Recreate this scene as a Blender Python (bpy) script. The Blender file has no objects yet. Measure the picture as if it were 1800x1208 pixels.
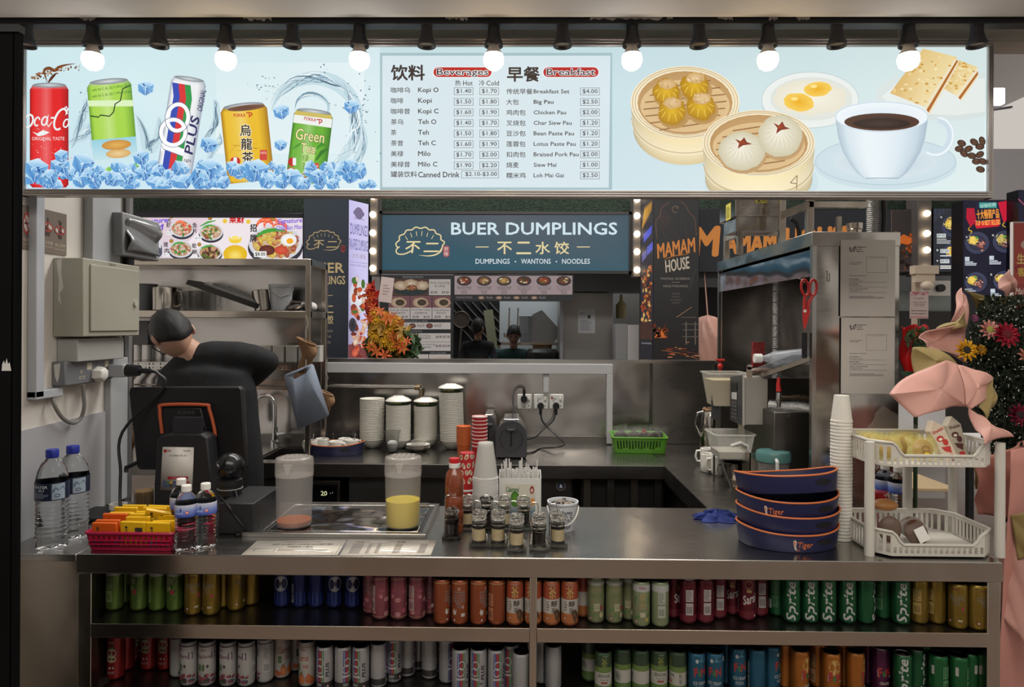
import bpy,math,random
from mathutils import Vector,Matrix,Euler
random.seed(7)
PI=math.pi
sc=bpy.context.scene
col=sc.collection
# ---------------- camera, world, lights, exposure ----------------
F=1200.0;CX,CY=900.0,573.0;CAMZ=1.58
YAW,ROLL=math.radians(0.75),math.radians(0.30)
cam_d=bpy.data.cameras.new('camera');cam=bpy.data.objects.new('camera',cam_d);col.objects.link(cam)
cam_d.sensor_width=36;cam_d.lens=36*F/1800;cam_d.shift_y=-(604-CY)/1800
cam_d.clip_start=0.05;cam_d.clip_end=60
RC=Matrix.Rotation(YAW,3,'Z')@Matrix.Rotation(PI/2,3,'X')@Matrix.Rotation(ROLL,3,'Z')
cam.location=(0,0,CAMZ);cam.rotation_euler=RC.to_euler()
sc.camera=cam
w=bpy.data.worlds.new('world');sc.world=w;w.use_nodes=True
w.node_tree.nodes['Background'].inputs[0].default_value=(1.0,0.93,0.85,1)
w.node_tree.nodes['Background'].inputs[1].default_value=0.58
def area(name,loc,size,power,rot=(0,0,0),color=(1,1,1)):
 d=bpy.data.lights.new(name,'AREA');d.shape='RECTANGLE';d.size,d.size_y=size;d.energy=power;d.color=color
 o=bpy.data.objects.new(name,d);col.objects.link(o);o.location=loc;o.rotation_euler=rot
 o['kind']='helper';return o
area('hall_ceiling_light',(0.1,3.3,3.6),(3.2,0.5),92,color=(1.0,0.97,0.93))
area('far_kitchen_light',(0.0,7.3,2.9),(1.6,0.3),16,color=(0.95,1.0,1.0))
area('rear_hall_light',(0.3,5.8,4.2),(5.0,1.0),80,color=(1.0,0.95,0.9))
area('front_hall_light',(0.3,-0.7,3.5),(4.0,1.2),84,rot=(math.radians(32),0,0),color=(1.0,0.93,0.84))
vs=sc.view_settings
vs.view_transform='Standard';vs.look='None';vs.exposure=0.0;vs.gamma=1.0;vs.use_curve_mapping=False
sc.cycles.use_denoising=True
sc.cycles.max_bounces=8;sc.cycles.transparent_max_bounces=24;sc.cycles.transmission_bounces=8;sc.cycles.glossy_bounces=4
sc.cycles.diffuse_bounces=3;sc.cycles.caustics_reflective=False;sc.cycles.caustics_refractive=False
sc.cycles.sample_clamp_indirect=3.0
# ---------------- pixel helpers: a photo pixel cast onto a real plane ----------------
def ray(px,py):return RC@Vector(((px-CX)/F,-(py-CY)/F,-1.0))
def P(px,py,Y):
 d=ray(px,py);return Vector((0,0,CAMZ))+d*(Y/d.y)
def G(px,py,z):
 d=ray(px,py);return Vector((0,0,CAMZ))+d*((z-CAMZ)/d.z)
def W(px,py,X):
 d=ray(px,py);return Vector((0,0,CAMZ))+d*(X/d.x)
# ---------------- materials ----------------
def lin(c):
 f=lambda v:v/12.92 if v<=0.04045 else((v+0.055)/1.055)**2.4
 return tuple(f(x/255.0)for x in c[:3])
_m={}
def mat(name,rgb=(200,200,200),rough=0.5,metal=0.0,emit=0.0,trans=0.0,ior=1.45,bump=None,var=None,coat=0.0,alpha=1.0,spec=0.5,sss=0.0,stretch=None):
 if name in _m:return _m[name]
 m=bpy.data.materials.new(name);m.use_nodes=True;nt=m.node_tree;b=nt.nodes['Principled BSDF']
 c=lin(rgb);b.inputs['Base Color'].default_value=(*c,1)
 b.inputs['Roughness'].default_value=rough;b.inputs['Metallic'].default_value=metal
 b.inputs['IOR'].default_value=ior;b.inputs['Specular IOR Level'].default_value=spec
 b.inputs['Transmission Weight'].default_value=trans;b.inputs['Coat Weight'].default_value=coat
 b.inputs['Alpha'].default_value=alpha
 if sss:b.inputs['Subsurface Weight'].default_value=sss;b.inputs['Subsurface Radius'].default_value=(.02,.01,.006)
 if emit:b.inputs['Emission Color'].default_value=(*c,1);b.inputs['Emission Strength'].default_value=emit
 L=nt.links
 if var or bump:
  tc=nt.nodes.new('ShaderNodeTexCoord');mp=nt.nodes.new('ShaderNodeMapping');L.new(tc.outputs['Object'],mp.inputs[0])
  if stretch:mp.inputs['Scale'].default_value=stretch
 if var:
  n=nt.nodes.new('ShaderNodeTexNoise');n.inputs['Scale'].default_value=var[0];n.inputs['Detail'].default_value=6;L.new(mp.outputs[0],n.inputs['Vector'])
  r=nt.nodes.new('ShaderNodeValToRGB');r.color_ramp.elements[0].position=0.3;r.color_ramp.elements[1].position=0.7
  k=1-var[1];r.color_ramp.elements[0].color=(c[0]*k,c[1]*k,c[2]*k,1);k=1+var[1]*0.3
  r.color_ramp.elements[1].color=(min(1,c[0]*k),min(1,c[1]*k),min(1,c[2]*k),1)
  L.new(n.outputs['Fac'],r.inputs[0]);L.new(r.outputs[0],b.inputs['Base Color'])
 if bump:
  n=nt.nodes.new('ShaderNodeTexNoise');n.inputs['Scale'].default_value=bump[0];n.inputs['Detail'].default_value=4;L.new(mp.outputs[0],n.inputs['Vector'])
  u=nt.nodes.new('ShaderNodeBump');u.inputs['Strength'].default_value=bump[1];u.inputs['Distance'].default_value=bump[2]if len(bump)>2 else 0.01
  L.new(n.outputs['Fac'],u.inputs['Height']);L.new(u.outputs[0],b.inputs['Normal'])
 _m[name]=m;return m
def steel(name,rgb=(190,187,182),rough=0.26,wave=0.35,grain=(3,3,160),rvar=0.12,wscale=2.2):
 if name in _m:return _m[name]
 m=bpy.data.materials.new(name);m.use_nodes=True;nt=m.node_tree;b=nt.nodes['Principled BSDF'];L=nt.links
 b.inputs['Base Color'].default_value=(*lin(rgb),1);b.inputs['Metallic'].default_value=1.0
 tc=nt.nodes.new('ShaderNodeTexCoord')
 mp=nt.nodes.new('ShaderNodeMapping');mp.inputs['Scale'].default_value=grain;L.new(tc.outputs['Object'],mp.inputs[0])
 n=nt.nodes.new('ShaderNodeTexNoise');n.inputs['Scale'].default_value=4;n.inputs['Detail'].default_value=5;L.new(mp.outputs[0],n.inputs['Vector'])
 mr=nt.nodes.new('ShaderNodeMapRange');mr.inputs['To Min'].default_value=rough-rvar*0.5;mr.inputs['To Max'].default_value=rough+rvar
 L.new(n.outputs['Fac'],mr.inputs['Value']);L.new(mr.outputs[0],b.inputs['Roughness'])
 n2=nt.nodes.new('ShaderNodeTexNoise');n2 .inputs['Scale'].default_value=wscale;n2 .inputs['Detail'].default_value=1.5;L.new(tc.outputs['Object'],n2 .inputs['Vector'])
 u=nt.nodes.new('ShaderNodeBump');u.inputs['Strength'].default_value=wave;u.inputs['Distance'].default_value=0.06
 L.new(n2 .outputs['Fac'],u.inputs['Height'])
 L.new(u.outputs[0],b.inputs['Normal'])
 _m[name]=m;return m
def printed(name='print',rough=0.5,emit=0.0,alpha=1.0,metal=0.0):
 if name in _m:return _m[name]
 m=bpy.data.materials.new(name);m.use_nodes=True;nt=m.node_tree;b=nt.nodes['Principled BSDF'];L=nt.links
 a=nt.nodes.new('ShaderNodeAttribute');a.attribute_name='Col'
 b.inputs['Roughness'].default_value=rough;b.inputs['Metallic'].default_value=metal
 if emit:
  b.inputs['Base Color'].default_value=(0.02,0.02,0.02,1);L.new(a.outputs['Color'],b.inputs['Emission Color']);b.inputs['Emission Strength'].default_value=emit
  b.inputs['Roughness'].default_value=0.6;b.inputs['Specular IOR Level'].default_value=0.1
  m.cycles.emission_sampling='NONE'
 else:L.new(a.outputs['Color'],b.inputs['Base Color'])
 b.inputs['Alpha'].default_value=alpha
 _m[name]=m;return m
# ---------------- mesh builder ----------------
class M:
 def __init__(s):s.v=[];s.f=[];s.T=None
 def add(s,vs_,fs):
  o=len(s.v)
  s.v+=[tuple(s.T@Vector(p))if s.T else tuple(p)for p in vs_]
  s.f+=[tuple(i+o for i in f)for f in fs];return s
 def box(s,x0,x1,y0,y1,z0,z1):
  return s.add([(x0,y0,z0),(x1,y0,z0),(x1,y1,z0),(x0,y1,z0),(x0,y0,z1),(x1,y0,z1),(x1,y1,z1),(x0,y1,z1)],[(0,3,2,1),(4,5,6,7),(0,1,5,4),(1,2,6,5),(2,3,7,6),(3,0,4,7)])
 def bar(s,a,b,w,h=None,up=(0,0,1)):
  a,b=Vector(a),Vector(b);h=h or w;d=(b-a).normalized();u=Vector(up)
  if abs(d.dot(u))>0.95:u=Vector((0,1,0))
  x=d.cross(u).normalized()*w/2;y=x.cross(d).normalized()*h/2
  return s.add([a-x-y,a+x-y,a+x+y,a-x+y,b-x-y,b+x-y,b+x+y,b-x+y],[(0,3,2,1),(4,5,6,7),(0,1,5,4),(1,2,6,5),(2,3,7,6),(3,0,4,7)])
 def lathe(s,prof,seg=24,c=(0,0,0),sx=1,sy=1):
  n=len(prof);vs_=[];fs=[]
  for r,z in prof:
   for k in range(seg):
    a=2*PI*k/seg;vs_.append((c[0]+r*sx*math.cos(a),c[1]+r*sy*math.sin(a),c[2]+z))
  for i in range(n-1):
   for k in range(seg):
    k2=(k+1)%seg;fs.append((i*seg+k,i*seg+k2,(i+1)*seg+k2,(i+1)*seg+k))
  if prof[0][0]>1e-6:fs.append(tuple(range(seg-1,-1,-1)))
  if prof[-1][0]>1e-6:fs.append(tuple((n-1)*seg+k for k in range(seg)))
  return s.add(vs_,fs)
 def open_lathe(s,prof,seg=24,c=(0,0,0),sx=1,sy=1):
  n=len(prof);vs_=[];fs=[]
  for r,z in prof:
   for k in range(seg):
    a=2*PI*k/seg;vs_.append((c[0]+r*sx*math.cos(a),c[1]+r*sy*math.sin(a),c[2]+z))
  for i in range(n-1):
   for k in range(seg):
    k2=(k+1)%seg;fs.append((i*seg+k,i*seg+k2,(i+1)*seg+k2,(i+1)*seg+k))
  return s.add(vs_,fs)
 def tube(s,pts,r,seg=8,closed=False):
  pts=[Vector(p)for p in pts];n=len(pts);vs_=[];fs=[];prev=None
  for i,p in enumerate(pts):
   if closed:d=(pts[(i+1)%n]-pts[i-1])
   else:d=pts[min(i+1,n-1)]-pts[max(i-1,0)]
   d.normalize()
   if prev is None:
    u=Vector((0,0,1))if abs(d.z)<0.9 else Vector((1,0,0));x=d.cross(u).normalized()
   else:
    x=(prev-d*prev.dot(d)).normalized()
   prev=x;y=d.cross(x);rr=r[i]if isinstance(r,(list,tuple))else r
   for k in range(seg):
    a=2*PI*k/seg;vs_.append(p+x*math.cos(a)*rr+y*math.sin(a)*rr)
  m=n if closed else n-1
  for i in range(m):
   j=(i+1)%n
   for k in range(seg):
    k2=(k+1)%seg;fs.append((i*seg+k,i*seg+k2,j*seg+k2,j*seg+k))
  if not closed:fs.append(tuple(range(seg-1,-1,-1)));fs.append(tuple((n-1)*seg+k for k in range(seg)))
  return s.add(vs_,fs)
 def cyl(s,a,b,r,seg=16,r2=None):return s.tube([a,b],[r,r if r2 is None else r2],seg)
 def ball(s,c,r,seg=16,rings=10,sc_=(1,1,1)):
  prof=[(math.sin(PI*i/rings)*r,-math.cos(PI*i/rings)*r)for i in range(rings+1)]
  prof[0]=(1e-5,-r);prof[-1]=(1e-5,r)
  n=len(s.v);s.lathe([(a,b*sc_[2])for a,b in prof],seg,c,sc_[0],sc_[1]);return s
 def prism(s,pts,z0,z1,axis='z'):
  n=len(pts)
  def q(p,z):return{'z':(p[0],p[1],z),'y':(p[0],z,p[1]),'x':(z,p[0],p[1])}[axis]
  vs_=[q(p,z0)for p in pts]+[q(p,z1)for p in pts]
  return s.add(vs_,[tuple(range(n-1,-1,-1)),tuple(range(n,2*n))]+[(i,(i+1)%n,(i+1)%n+n,i+n)for i in range(n)])
 def grid(s,fn,nu,nv,close=False):
  vs_=[fn(i/nu,j/nv)for j in range(nv+1)for i in range(nu+1)]
  fs=[(j*(nu+1)+i,j*(nu+1)+i+1,(j+1)*(nu+1)+i+1,(j+1)*(nu+1)+i)for j in range(nv)for i in range(nu)]
  return s.add(vs_,fs)
 def mesh(s,name,mt,smooth=True,angle=35):
  me=bpy.data.meshes.new(name);me.from_pydata(s.v,[],s.f);me.update()
  if mt:me.materials.append(mt)
  if smooth:me.shade_smooth();me.set_sharp_from_angle(angle=math.radians(angle))
  return me
def blob(name,m,mt,parent,voxel=.012,it=6,label=None):
 o=part(name,m,mt,parent,label,angle=180)
 r=o.modifiers.new('remesh','REMESH');r.mode='VOXEL';r.voxel_size=voxel;r.use_smooth_shade=True
 s_=o.modifiers.new('smooth','SMOOTH');s_.factor=.6;s_.iterations=it;return o
def rrect(x0,x1,y0,y1,r,n=4):
 out=[]
 for cx,cy,a0 in((x1-r,y1-r,0),(x0+r,y1-r,90),(x0+r,y0+r,180),(x1-r,y0+r,270)):
  for i in range(n+1):
   a=math.radians(a0+90*i/n);out.append((cx+r*math.cos(a),cy+r*math.sin(a)))
 return out
def tag(o,label=None,cat=None,group=None,kind=None):
 if label:o['label']=label
 if cat:o['category']=cat
 if group:o['group']=group
 if kind:o['kind']=kind
 return o
def part(name,m,mt,parent=None,label=None,bev=0,solid=0,smooth=True,angle=35,loc=None,kind=None):
 me=m if isinstance(m,bpy.types.Mesh)else m.mesh(name,mt,smooth,angle)
 o=bpy.data.objects.new(name,me);col.objects.link(o)
 if parent is not None:o.parent=parent
 if loc is not None:o.location=loc
 if solid:md=o.modifiers.new('solid','SOLIDIFY');md.thickness=solid;md.offset=0
 if bev:md=o.modifiers.new('bevel','BEVEL');md.width=bev;md.segments=2;md.limit_method='ANGLE'
 if label:o['label']=label
 if kind:o['kind']=kind
 return o
def thing(name,label,cat,loc=(0,0,0),rz=0,group=None):
 o=bpy.data.objects.new(name,None);col.objects.link(o);o.location=loc;o.rotation_euler=(0,0,rz);o.empty_display_size=0.05
 return tag(o,label,cat,group)
def struct(name,m,mt,label=None,**k):
 o=part(name,m,mt,None,**k);o['kind']='structure'
 if label:o['label']=label
 return o
def kids(o):return[c for c in o.children]
def dup(o,parent=None,loc=None,rz=None,label=None,scale=None,group=None):
 c=o.copy();col.objects.link(c)
 if parent is not None:c.parent=parent
 if loc is not None:c.location=loc
 if rz is not None:c.rotation_euler=(0,0,rz)
 if scale:c.scale=scale if isinstance(scale,tuple)else(scale,)*3
 if label:c['label']=label
 if group:c['group']=group
 for ch in kids(o):dup(ch,c)
 return c
ORD='first second third fourth fifth sixth seventh eighth ninth tenth eleventh twelfth thirteenth fourteenth fifteenth sixteenth'.split()
# ---------------- flat print: coloured polygons laid on a mapped surface ----------------
_tc={}
def glyphs(s,bold=0.0,res=2,shear=0.0):
 k=(s,bold,res,shear)
 if k not in _tc:
  c=bpy.data.curves.new('t','FONT');c.body=s;c.size=1;c.resolution_u=res;c.offset=bold;c.shear=shear;c.fill_mode='FRONT'
  o=bpy.data.objects.new('t',c);me=bpy.data.meshes.new_from_object(o)
  vs_=[(v.co.x,v.co.y)for v in me.vertices];fs=[tuple(p.vertices)for p in me.polygons]
  bpy.data.objects.remove(o);bpy.data.curves.remove(c);bpy.data.meshes.remove(me)
  _tc[k]=(vs_,fs)
 return _tc[k]
class Art:
 """2-D canvas; y grows downward; mp(u, v, layer) gives the 3-D point"""
 def __init__(s,mp,maxseg=None):s.v=[];s.f=[];s.c=[];s.mp=mp;s.l=1;s.ms=maxseg
 def add(s,pts,fs,cols):
  o=len(s.v);s.v+=[s.mp(p[0],p[1],s.l)for p in pts];s.f+=[tuple(i+o for i in f)for f in fs]
  s.c+=cols if isinstance(cols,list)else[cols]*len(pts)
 def poly(s,pts,c):s.add(pts,[tuple(range(len(pts)))],c)
 def rect(s,x0,y0,x1,y1,c,c2=None):
  n=max(1,int(abs(x1-x0)/s.ms)+1)if s.ms else 1
  for i in range(n):
   a=x0+(x1-x0)*i/n;b=x0+(x1-x0)*(i+1)/n
   s.add([(a,y0),(b,y0),(b,y1),(a,y1)],[(0,1,2,3)],[c,c,c2 or c,c2 or c])
 def frame(s,x0,y0,x1,y1,w,c):
  s.rect(x0,y0,x1,y0+w,c);s.rect(x0,y1-w,x1,y1,c);s.rect(x0,y0,x0+w,y1,c);s.rect(x1-w,y0,x1,y1,c)
 def rr(s,x0,y0,x1,y1,r,c):s.poly(rrect(x0,x1,y0,y1,r),c)
 def ell(s,cx,cy,rx,ry,c,c2=None,rot=0,n=28,a0=0,a1=360,off=(0,0),wob=0,seed=0):
  rn=random.Random(seed);ca,sa=math.cos(math.radians(rot)),math.sin(math.radians(rot));full=abs(a1-a0)>=360
  pts=[(cx+off[0],cy+off[1])]
  m=n if full else n+1
  for i in range(m):
   a=math.radians(a0+(a1-a0)*i/n);k=1+wob*(rn.random()-.5)
   x,y=rx*k*math.cos(a),ry*k*math.sin(a);pts.append((cx+x*ca-y*sa,cy+x*sa+y*ca))
  fs=[(0,i+1,(i+1)%m+1)for i in range(m if full else m-1)]
  s.add(pts,fs,[c]+[c2 or c]*m)
 def ring(s,cx,cy,rx,ry,w,c,a0=0,a1=360,n=28,rot=0):
  ca,sa=math.cos(math.radians(rot)),math.sin(math.radians(rot));pts=[]
  for i in range(n+1):
   a=math.radians(a0+(a1-a0)*i/n)
   for k in(0,1):
    x,y=(rx-k*w)*math.cos(a),(ry-k*w)*math.sin(a);pts.append((cx+x*ca-y*sa,cy+x*sa+y*ca))
  s.add(pts,[(2*i,2*i+1,2*i+3,2*i+2)for i in range(n)],c)
 def line(s,pts,w,c,taper=False):
  n=len(pts);out=[]
  for i,p in enumerate(pts):
   a=pts[max(i-1,0)];b=pts[min(i+1,n-1)];dx,dy=b[0]-a[0],b[1]-a[1];d=math.hypot(dx,dy)or 1
   k=w/2*(math.sin(PI*(i+0.35)/(n-0.3))if taper else 1)
   out+=[(p[0]-dy/d*k,p[1]+dx/d*k),(p[0]+dy/d*k,p[1]-dx/d*k)]
  s.add(out,[(2*i,2*i+1,2*i+3,2*i+2)for i in range(n-1)],c)
 def text(s,t,x0,y0,x1,y1,c,bold=0.0,rot=0,shear=0.0,res=2,fitw=True):
  """text fitted in the box x0..x1, y0(top)..y1(bottom); rot in degrees turns it about the box centre (box given unrotated)"""
  vs_,fs=glyphs(t,0.0,res,shear)
  if not vs_:return
  if bold>0:
   d=bold*(y1-y0)*.9;l0=s.l
   for k,(ox,oy)in enumerate(((d,0),(-d,0),(0,d),(0,-d),(d*.7,d*.7),(-d*.7,-d*.7),(d*.7,-d*.7),(-d*.7,d*.7))[:4 if bold<.025 else 8]):
    s.l=l0+k*.04;s.text(t,x0+ox+d,y0+oy+d,x1+ox-d,y1+oy-d,c,0,rot,shear,res,fitw)
   s.l=l0;return
  ax=min(v[0]for v in vs_);bx=max(v[0]for v in vs_);ay=min(v[1]for v in vs_);by=max(v[1]for v in vs_)
  ky=(y1-y0)/max(by-ay,1e-3);kx=(x1-x0)/(bx-ax)if fitw else ky*fitw
  cx,cy=(x0+x1)/2,(y0+y1)/2;ca,sa=math.cos(math.radians(rot)),math.sin(math.radians(rot))
  pts=[]
  for v in vs_:
   x=x0+(v[0]-ax)*kx-cx;y=y1-(v[1]-ay)*ky-cy;pts.append((cx+x*ca-y*sa,cy+x*sa+y*ca))
  s.add(pts,fs,c)
 def tlines(s,x0,y0,x1,y1,n,c,k=0.45,seed=1):
  """grey bars for print too fine to read"""
  rn=random.Random(seed);h=(y1-y0)/n
  for i in range(n):s.rect(x0,y0+i*h,x0+(x1-x0)*(0.6+0.4*rn.random()),y0+i*h+h*k,c)
 def build(s,name,mt,parent=None,label=None):
  me=bpy.data.meshes.new(name);me.from_pydata([tuple(p)for p in s.v],[],s.f);me.materials.append(mt)
  ca=me.color_attributes.new('Col','FLOAT_COLOR','POINT');buf=[]
  cache={}
  for c in s.c:
   if c not in cache:cache[c]=(*lin(c),1.0)
   buf+=cache[c]
  ca.data.foreach_set('color',buf);me.update()
  return part(name,me,None,parent,label)
def plane_map(Y,org=(0,0,0),eps=0.0002):
 def f(px,py,l):
  p=P(px,py,Y);return(p.x-org[0],Y-eps*l-org[1],p.z-org[2])
 return f
def local_map(kx,ky,eps=0.0002,y=0.0,x0=0,z0=0):
 """canvas unit -> metres on a local XZ plane facing -Y"""
 return lambda u,v,l:(x0+u*kx,y-eps*l,z0-v*ky)
def quad_map(a,b,c,d,nrm,U=1.0,V=1.0,eps=0.0003):
 """a top-left, b top-right, c bottom-right, d bottom-left"""
 a,b,c,d=map(Vector,(a,b,c,d));n=Vector(nrm).normalized()
 def f(u,v,l):
  u,v=u/U,v/V;return((a*(1-u)+b*u)*(1-v)+(d*(1-u)+c*u)*v)+n*(eps*l)
 return f
def cyl_map(R,H,eps=0.00012,taper=None):
 """u degrees (0 = facing -Y, + to the right seen from the front), v millimetres down from the top H"""
 def f(u,v,l):
  a=math.radians(u-90);z=H-v/1000.0;r=(taper(z)if taper else R)+eps*l
  return(r*math.cos(a),r*math.sin(a),z)
 return f
WHITE=(235,240,240);BLACK=(20,20,22)
# ---------------- shared materials ----------------
S_TOP=steel('worktop_steel',(184,181,176),0.21,0.06,(3,40,3),0.08,4)
S_FR=steel('front_steel',(186,176,164),0.24,0.28,(2,60,60),0.03,3.4)
S_BACK=steel('splashback_steel',(184,180,176),0.2,0.5,(3,3,60),0.08,2.4)
S_HOOD=steel('hood_steel',(188,183,176),0.14,0.45,(3,3,60),0.06,2.6)
S_DK=steel('dark_steel',(112,109,106),0.3,0.4,(3,3,80),0.12,3)
CHROME=mat('chrome',(205,205,205),0.12,1.0)
ALU=mat('anodised_aluminium',(176,170,166),0.34,0.9)
BLK=mat('black_plastic',(22,22,24),0.42)
BLKM=mat('matt_black_paint',(26,27,29),0.6,var=(8,0.3))
WPL=mat('white_plastic',(222,220,214),0.4)
PR=printed('print',0.55);PRG=printed('glossy_print',0.28)
ZC=0.90
# ---------------- setting ----------------
def floor_mat():
 m=bpy.data.materials.new('floor_tiles');m.use_nodes=True;nt=m.node_tree;b=nt.nodes['Principled BSDF'];L=nt.links
 tc=nt.nodes.new('ShaderNodeTexCoord');br=nt.nodes.new('ShaderNodeTexBrick');L.new(tc.outputs['Object'],br.inputs['Vector'])
 br.offset=0;br.inputs['Scale'].default_value=1;br.inputs['Brick Width'].default_value=.6;br.inputs['Row Height'].default_value=.6
 br.inputs['Mortar Size'].default_value=.004;br.inputs['Color1'].default_value=(*lin((128,112,102)),1);br.inputs['Color2'].default_value=(*lin((120,105,96)),1)
 br.inputs['Mortar'].default_value=(*lin((70,60,55)),1);L.new(br.outputs['Color'],b.inputs['Base Color']);b.inputs['Roughness'].default_value=.35
 return m
struct('floor',M().box(-5,6,-5.5,10.5,-0.1,0),floor_mat(),smooth=False)
struct('ceiling',M().box(-5,6,2.35,10.5,4.35,4.45),mat('ceiling_paint',(205,200,200),0.8,var=(0.6,0.08)),smooth=False)
PLW=mat('painted_plaster',(214,208,200),0.62,var=(2.4,0.12),bump=(40,0.15,0.002))
beam=struct('ceiling_beam',M().box(-3.0,3.0,1.55,1.865,P(900,25,1.865).z,3.4),mat('beam_paint',(188,182,176),0.75,var=(1.6,0.12)),smooth=False)
struct('trim_1',M().box(-3.0,3.0,1.855,1.90,P(900,30,1.9).z,P(900,22,1.9).z),mat('cream_edge',(196,190,180),0.6),smooth=False)
struct('wall_front_bulkhead',M().box(-2.6,2.6,2.145,2.24,P(900,74,2.145).z,3.4),mat('stained_render',(198,196,186),0.7,var=(3.2,0.35),stretch=(1,1,9)),smooth=False)
XL=-1.56
struct('wall_left',M().box(XL-0.12,XL,1.70,2.66,0,2.36),PLW,smooth=False)
zl=W(60,768,XL).z
for i,(y0,y1)in enumerate(((1.72,2.62),)):
 struct('trim_2',M().prism([(y0,.86),(y1,.86),(y1,W(183,722,XL).z),(y0,W(30,762,XL).z)],XL,XL+.008,'x'),mat('grey_plastic_panel',(176,176,180),.35,var=(3,.06)),smooth=False)
struct('column_left',M().box(-1.75,P(30,600,1.60).x,1.60,1.615,0,P(30,56,1.6).z),mat('black_gloss_column',(12,12,13),0.8,var=(3,.3),spec=.08),smooth=False)
struct('trim_3',M().box(P(31,600,1.62).x,P(33,600,1.62).x,1.60,1.622,0,P(30,56,1.62).z),mat('grey_edge_strip',(60,58,56),.5,.2),smooth=False)
struct('trim_4',M().box(-1.8,P(36,50,1.60).x,1.595,1.615,P(30,57,1.6).z,P(30,44,1.6).z),BLKM,smooth=False)
sc_=Art(plane_map(1.60));sc_.poly([(3,652),(4,640),(7,634),(9,641),(12,630),(14,640),(17,637),(20,652)],(190,188,184));tag(sc_.build('paper_scrap',PR),'torn white paper scrap stuck low on the black column','paper scrap')
YB=3.95
zt=P(900,637,YB).z
for k_,(x_,y_,w_)in enumerate(((-2.6,-2.6,.35),(-.9,-3.4,.5),(.55,-3.0,.22),(1.5,-3.6,.6),(3.0,-2.4,.4),(-1.8,-4.2,.8))):struct('column_for_reflection',M().box(x_,x_+w_,y_,y_+w_,0,4.3),mat('reflection_column',(58,50,44),.6),smooth=False)  # unseen dark columns added behind the camera to streak the steel reflections
xs_=P(1143,700,YB).x;xr=1.50
wb=struct('wall_back',M().box(-2.7,xs_,YB,YB+.05,0,zt),S_BACK,smooth=False)
struct('wall_back_right',M().box(xs_+.006,xr,YB+.01,YB+.05,0,zt-.002),steel('panel_steel_dark',(172,168,164),.27,.2,(1,1,6),.03,2),smooth=False)
struct('trim_5',M().box(-1.15,xr,YB-.012,YB+.075,zt,zt+.016),S_TOP,smooth=False)
struct('trim_6',M().box(xs_-.004,xs_+.012,YB-.012,YB,ZC,zt),S_DK,smooth=False)
p=P(1143,700,YB)
TRK=mat('white_trunking',(196,194,194),.45)
a=P(570,655,YB-.02);b_=P(1077,641,YB-.02);c_=P(1066,780,YB-.02)
mt_=M().box(a.x,b_.x,YB-.03,YB,a.z,b_.z+.002);mt_.box(c_.x,b_.x,YB-.03,YB,c_.z,a.z)
d0=P(955,655,YB-.02);d1=P(965,690,YB-.02);mt_.box(d0 .x,d1 .x,YB-.025,YB,d1 .z,a.z)
struct('trim_7',mt_,TRK,bev=.002)
mt_=M();q0=W(50,350,XL);q1=W(50,690,XL)
def onw(px,py):return W(px,py,XL)
ya,yb_=onw(47,600).y,onw(62,600).y
mt_.box(XL,XL+.03,ya,yb_,onw(50,700).z,2.1);mt_.box(XL,XL+.03,ya,onw(96,680).y,onw(50,703).z,onw(50,703).z+.028)
struct('trim_8',mt_,mat('grey_white_trunking',(176,180,186),.4),bev=.003)
mt_=M();y0_=onw(146,400).y;mt_.box(XL,XL+.035,y0_,y0_+.17,1.4,2.1)
y1_=onw(184,600).y
mt_.box(XL,XL+.025,y1_,2.66,.9,1.45)
struct('trim_9',mt_,mat('grey_wide_trunking',(168,170,172),.45,var=(4,.1)),bev=.003)
mt_=M();mt_.box(XL-.12,XL+.004,2.65,2.70,0,2.36);mt_.tube([(XL+.02,2.66,.9),(XL+.02,2.66,2.2)],.014,10)
struct('trim_10',mt_,mat('aluminium_corner',(150,150,152),.35,.7))
pc=struct('trim_11',M().tube([(-1.60,2.75,.0),(-1.60,2.75,2.3)],.02,10),mat('silver_sleeve',(180,180,182),.3,.9,bump=(120,.6,.004)))
# ---------------- front counter ----------------
YC0,YC1=2.0,2.57
xl0=P(136,980,2.0).x;xr0=P(1762,985,2.0).x
ct=thing('steel_counter','long stainless steel serving counter with two shelves of canned drinks under it','counter',(0,2.0,0))
def lp(m,name,mt,parent=ct,**k):
 m.v=[(v[0]-parent.location.x,v[1]-parent.location.y,v[2]-parent.location.z)for v in m.v];return part(name,m,mt,parent,**k)
lp(M().box(xl0,xr0,YC0,YC1,.884,ZC).box(xl0,xr0,YC0,YC0+.012,.842,.884),'worktop',S_TOP,bev=.002)
lp(M().box(xl0,xr0,YC0-.003,YC0,.846,ZC-.002),'front_lip',S_FR)
zs1=P(900,1104,2.005).z;zs1b=P(900,1128,2.005).z;zs2=.475
xpL=P(159,1100,2.0).x;xpR=P(1737,1100,2.0).x;xm0,xm1=P(931,1050,2.0).x,P(944,1050,2.0).x
lp(M().box(xl0,xpL,2.003,2.04,0,.842),'post',S_FR,bev=.002)
lp(M().box(xpR,xr0-.002,2.003,2.04,0,.842),'post',S_FR,bev=.002)
lp(M().box(xm0,xm1,2.004,2.03,0,.842),'post',S_FR,bev=.002)
lp(M().box(xpL,xpR,2.004,2.03,P(900,1010,2.0).z,.842),'top_rail',S_FR)
for za,zb in((zs1b,zs1),(zs2-.045,zs2)):
 for a,b in((xpL,xm0),(xm1,xpR)):
  lp(M().box(a,b,2.004,2.5,zb-.004,zb),'shelf',S_DK)
  lp(M().box(a,b,2.000,2.006,za,zb+.001),'shelf_front',S_FR,bev=.001)
lp(M().box(xl0,xr0,2.50,2.52,.2,.884),'back_panel',S_DK)
lp(M().box(xl0,xl0+.02,2.04,2.5,0,.884),'side_panel',S_DK);lp(M().box(xr0-.02,xr0,2.04,2.5,0,.884),'side_panel',S_DK)
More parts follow.
